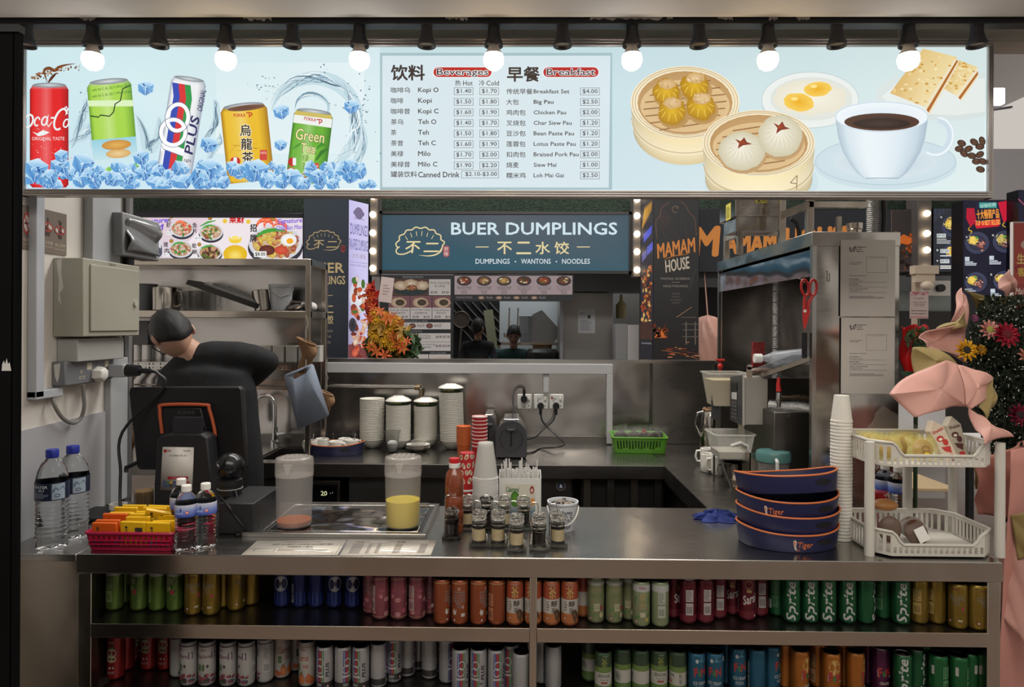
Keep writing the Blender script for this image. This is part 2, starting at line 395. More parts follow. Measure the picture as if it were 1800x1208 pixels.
for px in(472,1352):
 x=P(px,1050,2.45).x;lp(M().box(x-.035,x+.035,2.46,2.50,.3,.86),'rear_upright',S_FR)
fl=thing('filler_cabinet','plain brown-grey steel filler cabinet between the black column and the can shelves','cabinet',(-1.45,2.0,0))
lp(M().box(XL+.001,xl0-.004,2.02,2.58,.0,.878),'carcass',S_FR,fl);lp(M().box(XL+.0015,xl0-.001,1.995,2.60,.878,ZC-.001),'worktop',S_TOP,fl,bev=.002)
# ---------------- back counter (L shaped) ----------------
bc=thing('back_worktop','long steel worktop along the back partition carrying bowls, toasters and cups','worktop',(0,3.34,0))
XS=.705
sx0,sx1=P(458,800,3.5).x,P(535,800,3.5).x
lp(M().box(-2.5,sx0,3.34,YB-.001,.885,ZC).box(sx1,XS,3.34,YB-.001,.885,ZC).box(sx0,sx1,3.34,3.42,.885,ZC).box(sx0,sx1,3.80,YB-.001,.885,ZC),'worktop',S_TOP,bc)
lp(M().box(-2.5,XS,3.335,3.345,.835,ZC-.001),'front_lip',S_DK,bc,bev=.001)
lp(M().box(sx0,sx1,3.42,3.43,.7,.89).box(sx0,sx1,3.79,3.80,.7,.89).box(sx0,sx0+.01,3.42,3.8,.7,.89).box(sx1-.01,sx1,3.42,3.8,.7,.89).box(sx0,sx1,3.42,3.8,.69,.70),'sink_bowl',S_DK,bc)
lp(M().box(-2.5,XS,YB-.02,YB-.001,ZC,ZC+.045),'upstand',S_DK,bc)
sd=thing('side_worktop','steel side worktop running back from the serving counter under the drinks machine','worktop',(1.1,2.6,0))
lp(M().box(XS+.002,1.48,YC1+.002,YB-.002,.885,ZC-.0005),'worktop',steel('worn_worktop',(128,124,118),.26,.08,(3,60,3),.14,9),sd)
lp(M().box(XS-.002,XS+.006,YC1+.002,3.334,.825,ZC-.001),'side_lip',S_DK,sd)
lp(M().box(XS+.05,1.48,YC1+.02,3.9,0,.80),'carcass',mat('dark_carcass',(38,37,36),.4,.5),sd)
DKC=mat('dark_cabinet',(34,34,35),.4,.3)
def under(px0,px1,name,label,cat):
 x0,x1=P(px0,860,3.40).x,P(px1,860,3.40).x
 t=thing(name,label,cat,((x0+x1)/2,3.40,0));hw=(x1-x0)/2
 part('carcass',M().box(-hw,hw,.02,.5,.0,.68 if name!='tall_bin_cabinet' else.83),DKC,t);return t,hw
t,hw=under(398,599,'undercounter_fridge','under-counter chiller with a lit temperature display reading 2.0','fridge')
part('fascia',M().box(-hw+.02,hw-.005,0,.02,.69,.80),S_DK,t,bev=.002)
ex=P(569,867,3.40).x-t.location.x
part('display',M().box(ex-.06,ex+.068,-.004,.002,P(570,882,3.4).z,P(570,852,3.4).z),mat('display_black',(8,8,9),.2),t)
A=Art(local_map(1,1,.0003,-.0045));z_=-P(570,867,3.4).z
A.text('20',ex-.013,z_-.011,ex+.018,z_+.011,(230,235,180));A.ell(ex+.003,z_+.011,.0015,.0015,(230,235,180));A.ell(ex+.036,z_,.002,.002,(170,170,160));A.ell(ex+.046,z_-.004,.002,.002,(170,170,160))
A.build('display_digits',printed('lit_digits',.5,1.0),t)
part('door',M().box(-hw+.02,hw-.005,0,.02,.1,.68),S_DK,t,bev=.002)
t,hw=under(612,792,'undercounter_fridge','under-counter chiller with plain grey door behind the juice jugs','fridge')
part('door',M().box(-hw+.005,hw-.02,0,.02,.1,P(650,836,3.4).z),steel('door_steel',(104,103,102),.35,.3,(3,3,60),.1,3),t,bev=.002)
t,hw=under(866,1003,'undercounter_cooler','under-counter cooler fascia with small round blue emblem above the creamer pail','fridge')
part('fascia',M().box(-hw,hw,0,.02,.62,P(950,834,3.4).z),S_DK,t,bev=.002)
A=Art(local_map(1,1,.0004,-.001));ex=P(986,854,3.4).x-t.location.x;z_=-P(986,854,3.4).z
A.ell(ex,z_,.024,.024,(28,30,34));A.l=2;A.ring(ex,z_,.023,.023,.003,(120,120,124));A.ell(ex,z_,.015,.015,(32,48,80));A.l=3;A.poly([(ex-.008,z_+.009),(ex-.001,z_-.011),(ex+.008,z_+.009)],(200,205,215))
A.build('emblem',PR,t)
t,hw=under(1022,1168,'tall_bin_cabinet','dark open steel cabinet under the back worktop below the green basket','cabinet')
for k in range(4):
 x=-hw+.03+k*(2*hw-.06)/3;part('panel_strip',M().box(x-.02,x+.014,-.01,.02,.0,.82),S_DK if k%2 else S_FR,t)
# ---------------- lightbox sign ----------------
YS=2.08
ls=thing('menu_lightbox','wide illuminated menu lightbox hanging over the whole stall front','sign',(0,YS,2.2))
def lw(m):m.v=[(v[0],v[1]-YS,v[2]-2.2)for v in m.v];return m
x0,x1=P(47,200,YS).x,P(1734,200,YS).x;z1_,z0_=P(900,83,YS).z,P(900,335,YS).z
ox0,ox1=P(37,200,YS).x,P(1743,200,YS).x;oz1,oz0=P(900,69,YS).z,P(900,347,YS).z
part('box_body',lw(M().box(ox0+.004,ox1-.004,YS+.012,YS+.05,oz0+.004,oz1-.004)),ALU,ls)
part('light_panel',lw(M().box(x0-.002,x1+.002,YS+.002,YS+.010,z0_-.002,z1_+.002)),mat('lit_acrylic',(214,232,238),.5,emit=1.0),ls)
for nm,(a,b,c,d)in(('frame_top',(ox0,ox1,z1_,oz1)),('frame_bottom',(ox0,ox1,oz0,z0_)),('frame_left',(ox0,x0,oz0,oz1)),('frame_right',(x1,ox1,oz0,oz1))):
 m=M();hor='top' in nm or 'bottom' in nm
 m.box(a,b,YS-.006,YS+.02,c,d)
 for k in range(3):
  if hor:zz=c+(d-c)*(k+.5)/3;m.box(a,b,YS-.011,YS-.006,zz-.0028,zz+.0028)
  else:xx=a+(b-a)*(k+.5)/3;m.box(xx-.0022,xx+.0022,YS-.0105,YS-.0062,c+.002,d-.002)
 part(nm,lw(m),ALU,ls,bev=.001)
SG=printed('lit_print',.5,1.0)
def canvas():return Art(plane_map(YS,(0,YS,2.2),.00015))
def mixc(a,b,t):return tuple(int(a[i]*(1-t)+b[i]*t)for i in range(3))
A=canvas();A.l=1
A.add([(48,83),(668,83),(668,332),(46,332)],[(0,1,2,3)],[(205,232,236),(212,232,236),(222,238,242),(196,226,240)])
A.add([(668,83),(1080,83),(1080,334),(668,332)],[(0,1,2,3)],[(198,222,226),(194,220,224),(206,228,233),(214,232,238)])
A.add([(1080,83),(1733,83),(1731,336),(1080,334)],[(0,1,2,3)],[(196,220,226),(212,228,226),(224,238,238),(206,226,232)])
A.l=2;A.add([(380,110),(640,110),(640,270),(380,270)],[(0,1,2,3)],[(214,234,238),(226,240,243),(224,238,243),(230,242,245)])
A.build('printed_background',SG,ls)
# --- beverages art
A=canvas();rn=random.Random(3)
def ice(cx,cy,s,rot=0,l=9):
 A.l=l;ca,sa=math.cos(math.radians(rot)),math.sin(math.radians(rot))
 def q(x,y):return(cx+(x*ca-y*sa)*s,cy+(x*sa+y*ca)*s)
 top=[(-1,-.45),(0,-.95),(1,-.5),(.05,-.02)];le=[(-1,-.45),(.05,-.02),(.02,1),(-.9,.5)];ri=[(.05,-.02),(1,-.5),(.92,.42),(.02,1)]
 A.add([q(*p)for p in top],[(0,1,2,3)],[(176,214,240),(220,240,250),(160,205,238),(120,180,226)])
 A.add([q(*p)for p in le],[(0,1,2,3)],[(96,160,214),(150,200,236),(70,130,196),(110,172,222)])
 A.add([q(*p)for p in ri],[(0,1,2,3)],[(60,124,196),(104,170,222),(150,200,236),(52,108,180)])
 A.l=l+1
 for(a,b)in(((-1,-.45),(.05,-.02)),((.05,-.02),(1,-.5)),((.05,-.02),(.02,1)),((-1,-.45),(0,-.95)),((0,-.95),(1,-.5))):A.line([q(*a),q(*b)],0.8,(206,232,246))
 for k in range(9):
  x,y=rn.uniform(-.7,.7),rn.uniform(-.5,.6);A.poly([q(x,y),q(x+rn.uniform(.1,.3),y+rn.uniform(-.2,.1)),q(x+rn.uniform(.05,.35),y+rn.uniform(.1,.3))],rn.choice([(215,236,248),(40,92,160),(190,222,242),(30,70,130)]))
def drops(cx,cy,sx,sy,n,c,seed=1,l=5,r=2.2):
 r_=random.Random(seed);A.l=l
 for k in range(n):
  A.ell(cx+r_.gauss(0,sx),cy+r_.gauss(0,sy),r_.uniform(.6,r),r_.uniform(.6,r)*.8,c if k%3 else mixc(c,(240,248,252),.6),n=7)
def smooth(pts,k=5):
 out=[];n=len(pts)
 for i in range(n-1):
  p0,p1,p2,p3=pts[max(i-1,0)],pts[i],pts[i+1],pts[min(i+2,n-1)]
  for j in range(k):
   t=j/k;out.append(tuple(.5*((2*p1[d])+(-p0[d]+p2[d])*t+(2*p0[d]-5*p1[d]+4*p2[d]-p3[d])*t*t+(-p0[d]+3*p1[d]-3*p2[d]+p3[d])*t**3)for d in(0,1)))
 return out+[pts[-1]]
def splash(pts,w,seed=1,l=4,n=10):
 if len(pts)<10:pts=smooth(pts)
 r_=random.Random(seed)
 A.l=l;A.line(pts,w,(196,220,228),True)
 for k in range(n):
  A.l=l+1+(k%3);o=r_.uniform(-.42,.42)*w;ph=r_.uniform(0,6)
  out=[(p[0]+o*math.cos(i*.5+ph)*.9,p[1]+o*math.sin(i*.6+ph))for i,p in enumerate(pts)]
  a=r_.randint(0,len(pts)//3);b=len(pts)-r_.randint(0,len(pts)//3)
  A.line(out[a:b],r_.uniform(.8,3.2),r_.choice([(110,140,156),(150,178,192),(236,246,250),(84,112,130),(236,246,250),(168,196,210)]),True)
def arc(cx,cy,rx,ry,a0,a1,n=26):return[(cx+rx*math.cos(math.radians(a0+(a1-a0)*i/n)),cy+ry*math.sin(math.radians(a0+(a1-a0)*i/n)))for i in range(n+1)]
splash(arc(553,215,78,78,-165,35),26,1,3,16);splash(arc(560,215,66,84,-70,75),22,2,3,14)
splash(arc(548,190,30,24,-200,60,18),8,4,4,5)
splash([(126,262),(134,240),(143,212),(150,190),(152,172)],16,5,3,6);splash([(120,255),(150,235),(168,226),(160,262)],26,6,3,8)
splash([(240,205),(252,232),(262,262),(276,244),(278,206)],20,7,3,8);splash([(350,262),(368,236),(380,212),(380,182),(374,176)],13,8,3,6)
splash([(360,300),(372,270),(384,250),(388,235)],14,9,3,5);splash([(600,300),(625,285),(640,250),(636,215)],16,10,3,8)
drops(465,150,12,10,22,(110,140,156),1);drops(630,190,14,34,50,(96,122,140),2);drops(572,130,6,8,8,(110,140,156),3);drops(590,300,40,20,26,(130,160,176),4);drops(150,180,8,14,12,(120,150,165),6)
A.l=4;r_=random.Random(9)
for k in range(70):
 t_=r_.random();x=56+t_*88;y=136-18*math.sin(t_*1.5)+r_.gauss(0,4.2)*(1-abs(t_-.35));A.ell(x,y,r_.uniform(.7,3.0)*(1.3-t_),r_.uniform(.6,2.2),r_.choice([(110,60,30),(150,90,50),(70,36,20),(190,140,100)]),n=7)
A.line(smooth([(84,147),(80,134),(78,124),(86,120),(96,124),(104,118),(118,114),(134,112)]),6,(122,70,38),True);A.line(smooth([(84,147),(92,136),(100,128)]),5,(90,48,26),True)
A.build('printed_splash',SG,ls)
def pcan(x0,y0,x1,y1,rot,base,edge,lid=(190,196,200),cap=10,sh=5,l=10):
 """printed can: axis tilt rot; returns mapper from unit square"""
 cx,cy=(x0+x1)/2,(y0+y1)/2;hw,hh=(x1-x0)/2,(y1-y0)/2;ca,sa=math.cos(math.radians(rot)),math.sin(math.radians(rot))
 def q(u,v):
  x,y=u*hw,v*hh;return(cx+x*ca-y*sa,cy+x*sa+y*ca)
 A.l=l
 us=[-1,-.82,-.45,-.15,.2,.55,.85,1];cols=[edge,base,mixc(base,(255,255,255),.12),mixc(base,(255,255,255),.30),base,base,mixc(base,edge,.5),edge]
 pts=[];cs=[]
 for i,u in enumerate(us):
  for v,k in((-1+sh/hh*2,1),(1-sh/hh,1)):pts.append(q(u,v));cs.append(cols[i])
 A.add(pts,[(2*i,2*i+2,2*i+3,2*i+1)for i in range(len(us)-1)],cs)
 pts=[];cs=[]
 for i,u in enumerate(us):
  pts+=[q(u*.86,-1+sh/hh*.4),q(u,-1+sh/hh*2),q(u,1-sh/hh),q(u*.86,1)];cs+=[mixc(cols[i],lid,.6),cols[i],cols[i],mixc(cols[i],edge,.4)]
 A.add(pts,[(4*i,4*i+4,4*i+5,4*i+1)for i in range(len(us)-1)]+[(4*i+2,4*i+6,4*i+7,4*i+3)for i in range(len(us)-1)],cs)
 c_=q(0,-1+sh/hh*.4);A.l=l+1;A.ell(c_[0],c_[1],hw*.86,hw*.12,(214,220,222),(120,128,134),rot)
 A.ring(c_[0],c_[1],hw*.86,hw*.13,hw*.05,(150,156,160),rot=rot)
 return q
A=canvas()
q=pcan(53,148,121,330,0,(226,36,38),(150,16,20));
A.l=12
def swirlC(x,y,s,c=(250,246,246),w=3.4):
 A.line([(x+s*.32*math.cos(a/10)+0,y-s*.5+s*.5*math.sin(a/10))for a in range(-8,-52,-4)],w,c,True)
A.ring(51,213,9,13,3.4,WHITE,rot=20);A.ring(66,214,5.5,9,2.8,WHITE,40,330,16,15);A.ring(79,213,6,9,2.9,WHITE,rot=20);A.line([(86,202),(82,216),(86,223),(93,214)],3,WHITE,True)
A.rect(90,206,97,209,WHITE);A.ring(107,210,11,21,3.6,WHITE,50,320,22,22);A.line([(112,192),(117,188),(120,192),(116,203)],3,WHITE,True);A.ring(117,217,5.5,8.5,2.6,WHITE,rot=20)
A.poly([(58,232),(66,235),(76,229),(88,233),(78,238),(68,240)],WHITE)
A.text('ORIGINAL TASTE',57,241,114,247,(240,225,225),.0)
drops(80,285,18,24,60,(248,150,150),11,13,1.6)
q=pcan(160,141,238,312,-5,(166,212,72),(96,150,40))
A.l=12;A.add([q(-1,-.62),q(1,-.55),q(1,-.42),q(-1,-.5)],[(0,1,2,3)],(218,240,190));A.add([q(-1,.2),q(1,.2),q(1,.62),q(-1,.62)],[(0,1,2,3)],[(150,208,224),(150,208,224),(196,226,234),(196,226,234)])
A.add([q(-1,.62),q(1,.62),q(1,.8),q(-1,.8)],[(0,1,2,3)],(204,230,236));A.l=13;A.add([q(-.4,.78),q(.95,.74),q(.95,.9),q(-.4,.92)],[(0,1,2,3)],(132,196,84))
A.text('with Vit C, B1, B2 + White Grape',162,152,232,158,(40,120,40),.01,-8);A.text('with Vit C, B1, B2 + White Grape',162,163,232,169,(40,120,40),.01,-8)
A.line([q(-.95,-.3),q(-.6,-.26),q(-.5,-.3),q(-.1,-.26),q(.1,-.34),q(.2,-.5),q(.45,-.56),q(.6,-.8),q(.95,-.85)],2.2,(24,60,30))
A.text('White Grape',196,292,234,299,(60,130,60),.01,-5)
A.l=13;A.ell(*q(.1,.34),26,9,(226,178,90),(200,140,60),-4);A.ell(*q(.15,.52),22,8,(236,206,150),(214,170,100),-4)
q=pcan(288,136,350,318,9,(236,238,240),(150,160,176),l=11)
def stripe(c,u0,u1,l=12):
 A.l=l;A.add([q(u0-.2,-.86),q(u1-.2,-.86),q(u1+.0,-.6),q(u0,-.6)],[(0,1,2,3)],c)
 A.add([q(u0,-.6),q(u1,-.6),q(u1,.86),q(u0,.86)],[(0,1,2,3)],c)
for c,a,b in(((48,74,176),-.72,-.36),((214,50,54),-.36,.0),((44,150,74),.0,.34)):stripe(c,a,b)
A.l=13;A.ring(313,207,22,27,7,(250,250,252),rot=9,n=36);A.ring(305,233,25,26,7,(250,250,252),rot=9,n=36)
A.l=14;A.ring(313,207,22.6,27.6,1,(90,100,130),rot=9,n=36);A.ring(305,233,25.6,26.6,1,(90,100,130),rot=9,n=36)
A.l=14;A.add([q(-1.0,.36),q(-.86,.28),q(.36,.38),q(.36,.52),q(-.8,.44),q(-.9,.52)],[tuple(range(6))],(250,250,252));A.l=15;A.line([q(-1.0,.36),q(-.8,.44),q(.36,.52)],1,(110,120,150))
A.text('PLUS',304,230,372,246,(32,36,92),.035,-79,.1);A.text('ORIGINAL',336,172,374,182,(50,54,100),.02,-79,.1);A.text('ISOTONIC DRINK',341,180,373,183.5,(60,64,110),.0,-79,.1)
A.text('F&N',324,280,336,286,(60,60,60),.01)
q=pcan(394,184,476,320,-6,(232,186,40),(160,112,10),lid=(120,80,50),l=11);A.l=13
A.ell(433,190,33,5,(90,54,44),(120,80,60),-6,off=(0,0));A.l=14
A.text('POKKA',411,200,432,206,(196,34,36),.03,-1);A.l=15
def pmark(x,y,s,c=(196,34,36)):A.ring(x+s*.15,y-s*.1,s*.62,s*.5,s*.26,c,-110,100,12);A.rect(x-s*.8,y-s*.6,x+s*.1,y-s*.34,c);A.rect(x-s*.16,y-s*.3,x+s*.08,y+s*.7,c)
pmark(439,202,7)
for i,ch in enumerate('乌龙茶'):
 ch='烏龍茶'[i];A.text(ch,421+i*2,218+i*24,443+i*2,241+i*24,(250,240,210),.07);A.l=16;A.text(ch,422+i*2,219+i*24,442+i*2,240+i*24,(36,24,12),.02);A.l=15
A.rr(457,264,470,282,2,(206,70,60));A.ell(414,284,9,8,(196,44,44));A.l=16;A.text('100%',458,267,469,271,(250,220,200));A.text('1',411,277,417,290,WHITE,.03);A.text('OOLONG TEA',424,288,452,292,(60,40,10));A.ring(415,301,6,6,1.2,(190,60,50));A.ell(415,301,4.5,4.5,(240,230,200))
A.l=13
for k in range(7):A.line([(400+rn.uniform(0,60),262+rn.uniform(-12,14))for _ in range(3)],1,(190,140,30),True)
q=pcan(510,194,579,322,7,(104,176,52),(50,112,26),lid=(200,180,90),l=12)
A.l=14;A.add([q(-.98,-.82),q(.98,-.82),q(.98,-.58),q(-.98,-.6)],[(0,1,2,3)],(236,240,236));A.l=14;A.add([q(-.9,-.93),q(.9,-.93),q(.98,-.82),q(-.98,-.82)],[(0,1,2,3)],(206,186,96))
A.add([q(-.3,-.0),q(.35,-.0),q(.3,.6),q(-.3,.6)],[(0,1,2,3)],[(196,226,150),(196,226,150),(170,210,110),(170,210,110)])
A.l=15;A.text('POKKA',535,207,556,213,(196,34,36),.03,9);pmark(562,214,7)
A.text('Green',519,228,572,250,(60,110,30),.05,8);A.text('Tea',528,252,556,270,(60,110,30),.05,8);A.l=16
A.text('Green',520,229,571,249,(246,226,170),.01,8);A.text('Tea',529,253,555,269,(246,226,170),.01,8)
A.text('绿',532,272,543,284,(70,130,50),0,5);A.text('茶',530,286,541,298,(70,130,50),0,5)
A.rr(548,287,561,306,2,(206,60,56));A.ell(514,285,7,8,(190,36,36));A.l=17;A.text('1',515,278,521,291,WHITE,.03);A.text('100%',549,290,560,294,(250,220,200));A.ring(512,301,7,7,1.4,(200,60,60))
A.ell(512,301,5,5,(236,230,220));A.rect(526,306,548,308,(200,60,50));A.rect(522,311,550,313,(190,50,50));A.rect(524,317,546,319,(190,60,60))
A.line([(556,262),(566,254),(574,256)],6,(60,140,40),True);A.line([(556,282),(566,268),(576,262)],7,(50,120,36),True);A.line([(515,262),(524,256),(530,252)],5,(80,150,50),True)
for(x,y,s,r)in((257,155,14,5),(495,197,14,-8),(368,255,15,20),(618,188,13,10),(494,255,11,5)):ice(x,y,s,r,20)
rn=random.Random(12)
for k in range(100):
 x=52+k*5.9+rn.uniform(-6,6);
 if x>636:continue
 y=rn.uniform(290,326);s=rn.uniform(7,15)
 ice(x,y,s,rn.uniform(-50,50),20+(k%6)*2)
for(x,y,s,r)in((66,298,20,10),(110,275,12,-8),(148,288,19,20),(250,278,14,-10),(370,298,20,6),(352,312,16,40),(452,300,21,12),(560,312,15,0),(90,312,15,-20),(205,316,14,30),(160,310,16,-30),(470,318,14,30),(575,298,13,50),(640,326,9,0),(654,324,9,40)):ice(x,y,s,r,34)
A2v=A.v
zmin,zmax=z0_-2.2,z1_-2.2
for i,v in enumerate(A2v):
 A2v[i]=(min(max(v[0],x0),x1),v[1],min(max(v[2],zmin+.001),zmax))
A.build('printed_drinks',SG,ls)
# --- menu card
A=canvas();INK=(60,48,44)
A.l=2;A.add([(668,93),(1076,93),(1076,334),(668,334)],[(0,1,2,3)],(166,192,198));A.l=3;A.poly([(672,98),(1073,98),(1070,330),(672,329)],(215,230,236))
A.l=4
A.text('饮料',687,114,747,142,INK,.03);A.text('早餐',891,117,949,144,INK,.03)
for(x0b,x1b,t_,tx0,tx1)in((760,866,'Beverages',768,858),(953,1054,'Breakfast',961,1046)):
 A.l=4;A.rr(x0b,117,x1b,137,9.9,WHITE);A.l=5;A.rr(x0b+2,118.5,x1b-2,135.5,8.4,(186,40,34));A.l=6;A.text(t_,tx0-1,120,tx1+1,136.4 if 'g' in t_ else 133.4,WHITE,.09);A.l=7;A.text(t_,tx0,121,tx1,135.6 if 'g' in t_ else 132.6,(70,40,40),.012)
A.l=4
A.text('热',800,141,810,151,INK,.01);A.text('Hot',814,142,831,150.5,INK,.012);A.text('冷',842,141,852,151,INK,.01);A.text('Cold',855,142,877,150.5,INK,.012)
def price(cx,cy,t_,w_=34,bx=None):
 A.l=4;A.frame(cx-w_/2,cy-6.6,cx+w_/2,cy+6.6,.8,(120,120,124));A.l=5;A.text(t_,cx-w_/2+4,cy-4.2,cx+w_/2-3.5,cy+4.2,INK,.01);A.l=4
rows=[('咖啡乌','Kopi O','$1.40','$1.70',34,36),('咖啡','Kopi','$1.50','$1.80',22,24),('咖啡昔','Kopi C','$1.60','$1.90',34,36),('茶乌','Teh O','$1.40','$1.70',22,32),('茶','Teh','$1.50','$1.80',10,19),('茶昔','Teh C','$1.60','$1.90',22,31),('美禄','Milo','$1.70','$2.00',22,22),('美禄昔','Milo C','$1.90','$2.20',34,34)]
for i,(z,e,a,b,wz,we)in enumerate(rows):
 y=158.5+i*18.65;A.text(z,687,y-5,687+wz,y+5,INK,.01);A.text(e,735,y-4.6,735+we,y+(4 if 'p' not in e else 6.4),INK,.02);price(815,y+2,a);price(860,y+2,b)
A.text('罐装饮料',687,301,733,312,INK,.01);A.text('Canned Drink',735,302,808,312,INK,.02);A.frame(811,300,877,313.4,.8,(120,120,124));A.text('$2.10-$3.00',818,302.4,874,310.6,INK,.01)
rows=[('传统早餐','Breakfast Set','$4.00',46,63),('大包','Big Pau','$2.50',22,35),('鸡肉包','Chicken Pau','$2.00',34,57),('叉烧包','Char Siew Pau','$1.20',34,67),('豆沙包','Bean Paste Pau','$1.20',34,71),('莲蓉包','Lotus Paste Pau','$1.20',34,74),('扣肉包','Braised Pork Pau','$2.00',34,79),('烧麦','Siew Mai','$1.00',22,40),('糯米鸡','Loh Mai Gai','$2.50',34,53)]
for i,(z,e,a,wz,we)in enumerate(rows):
 y=161+i*18.45;A.text(z,890,y-5,890+wz,y+5,INK,.01);A.text(e,938,y-3.8,938+we,y+(5.4 if any(k in e for k in 'gp')else 3.4),INK,.02);price(1037,y,a)
A.build('printed_menu',SG,ls)
# --- breakfast art
A=canvas()
def steamer(cx,cy,rx,ry,hh,c=(232,214,168),l=4,tone=0):
 A.l=l
 A.ell(cx+4,cy+hh+8,rx*1.02,ry*.95,(176,196,204),(206,226,232))
 A.l=l+1;n=30;pts=[];cs=[]
 for i in range(n+1):
  a=math.radians(180-180*i/n);x=cx+rx*math.cos(a);y=cy+ry*math.sin(a);k=.72+.34*math.sin(PI*i/n)**.7
  cc=tuple(min(250,int(v*k))for v in(c[0],c[1],c[2]));pts+=[(x,y),(x-(x-cx)*.03,y+hh*.5),(x-(x-cx)*.05,y+hh)];cs+=[cc,mixc(cc,(250,244,228),.35),mixc(cc,(150,130,90),.25)]
 A.add(pts,[(3*i,3*i+3,3*i+4,3*i+1)for i in range(n)]+[(3*i+1,3*i+4,3*i+5,3*i+2)for i in range(n)],cs)
 A.l=l+2;A.line([(p[0],p[1]+hh*.55)for p in arc(cx,cy,rx*.985,ry,178,2,20)],1.0,(176,150,104))
 A.line([(p[0],p[1]+hh*.62)for p in arc(cx,cy,rx*.985,ry,178,2,20)],.8,(250,240,215))
 A.l=l+3;A.ell(cx,cy,rx,ry,(226,204,160),(244,232,202));A.l=l+4;A.ring(cx,cy,rx*.97,ry*.97,1.2,(190,160,110),n=40);A.ring(cx,cy,rx*.92,ry*.92,1.2,(196,168,118),n=40)
 A.l=l+4;A.ell(cx,cy+1,rx*.87,ry*.87,(214,180,130),(188,148,96));A.l=l+5;A.ell(cx,cy+ry*.10,rx*.82,ry*.72,(206,170,120),(222,190,140))
 for k in range(-3,4):
  A.l=l+6;y=cy+ry*.10+k*ry*.19;xx=rx*.76*math.sqrt(max(.05,1-(k*.19/.72)**2));A.line([(cx-xx,y+6),(cx+xx,y-8)],2.2,(150,108,64))
steamer(1204,180,96,64,46,l=4)
def siu(x,y,s):
 A.l=12;A.ell(x+3,y+9*s/20,s*1.1,s*.95,(150,110,50),(190,150,90));
 A.l=13;A.ell(x,y+s*.15,s,s*.98,(226,182,40),(176,128,20),wob=.16,seed=int(x));
 A.l=14
 for k in range(7):a=math.radians(-20+k*37);A.line([(x+s*.55*math.cos(a),y+s*.35*math.sin(a)),(x+s*.92*math.cos(a),y+s*.2+s*.75*math.sin(a))],1.6,(196,146,24),True);
 for k in range(6):a=math.radians(-5+k*37);A.line([(x+s*.6*math.cos(a),y+s*.35*math.sin(a)),(x+s*.9*math.cos(a),y+s*.2+s*.7*math.sin(a))],1.6,(246,214,90),True)
 A.l=15;A.ell(x+1,y-s*.42,s*.66,s*.4,(230,200,150),(206,166,106),wob=.2,seed=int(y));A.l=16
 for k in range(14):A.ell(x+rn.uniform(-.5,.5)*s,y-s*.42+rn.uniform(-.28,.28)*s,1.6,1.1,rn.choice([(246,226,190),(190,146,90),(216,180,130)]),n=6)
for x,y,s in((1171,158,23),(1221,148,25),(1181,192,25),(1232,184,25)):siu(x,y,s)
A.l=4;A.ell(1422,190,84,30,(184,202,206),(204,222,226));A.l=5;A.ell(1424,176,86,50,(226,232,228),(236,240,236));A.ell(1424,176,86,50,(226,232,228),(236,240,236));A.l=6;A.ring(1424,176,86,50,1.5,(196,210,212),n=40);A.ell(1426,174,72,38,(244,244,236),(222,226,218));A.l=7;A.ell(1424,172,64,31,(246,242,226),(232,228,208),wob=.15,seed=3)
A.l=8;A.ell(1404,180,27,16,(238,176,30),(246,206,90),8,wob=.08,seed=1);A.ell(1437,157,24,13,(238,176,30),(246,206,90),-5,wob=.08,seed=2);A.l=9;A.ell(1396,174,6,3,(252,226,140));A.ell(1430,152,6,3,(252,226,140))
A.l=4;A.poly([p for p in arc(1640,172,104,42,8,352,40)if p[0]<1732]+[(1731,160)]if False else[(1537,170),(1545,150),(1572,136),(1620,128),(1732,128),(1732,204),(1690,212),(1640,212),(1580,203),(1545,188)],(216,226,224));A.l=5
A.poly([(1550,170),(1575,148),(1620,138),(1731,138),(1731,196),(1680,203),(1620,200),(1570,190)],(230,236,232))
def toast(pts,side,l):
 a,b,c,d=pts;A.l=l;A.add([a,b,c,d],[(0,1,2,3)],[(226,196,130),(236,216,160),(240,222,170),(216,176,100)])
 A.l=l+1;e,f=side;A.poly([b,e,f,c],(238,226,196));A.l=l+2;A.poly([(b[0]*.6+e[0]*.4,b[1]*.6+e[1]*.4),(b[0]*.25+e[0]*.75,b[1]*.25+e[1]*.75),(c[0]*.25+f[0]*.75,c[1]*.25+f[1]*.75),(c[0]*.6+f[0]*.4,c[1]*.6+f[1]*.4)],(176,106,40))
 r_=random.Random(l)
 for k in range(60):
  u,v=r_.random(),r_.random();x=(a[0]*(1-u)+b[0]*u)*(1-v)+(d[0]*(1-u)+c[0]*u)*v;y=(a[1]*(1-u)+b[1]*u)*(1-v)+(d[1]*(1-u)+c[1]*u)*v;A.ell(x,y,r_.uniform(1,4),r_.uniform(1,2.4),r_.choice([(206,156,70),(236,206,140),(244,226,176)]),n=7)
toast([(1685,106),(1718,118),(1680,168),(1650,152)],((1719,136),(1690,178)),6)
toast([(1622,86),(1680,100),(1624,188),(1564,164)],((1684,112),(1634,202)),10)
A.l=14;A.ell(1556,290,126,44,(190,210,216),(206,224,230));A.l=15;A.ell(1556,284,124,42,(222,234,238),(204,222,230));A.l=16;A.ring(1556,284,124,42,1.5,(184,204,212),n=48);A.ell(1556,286,90,26,(190,208,218),(214,228,234))
A.l=17;A.ring(1645,240,32,36,13,(206,222,232),-100,110,24,14);A.l=18;A.ring(1645,240,31,35,4,(236,244,248),-100,110,24,14)
pts=[];cs=[];n=24
prof_=[(0,82),(14,80),(40,76),(64,68),(84,56),(100,44),(108,34)]
us=[-1,-.8,-.4,0,.4,.8,1];cc=[(176,196,208),(214,228,236),(234,243,247),(232,241,246),(222,234,241),(200,217,228),(170,190,204)]
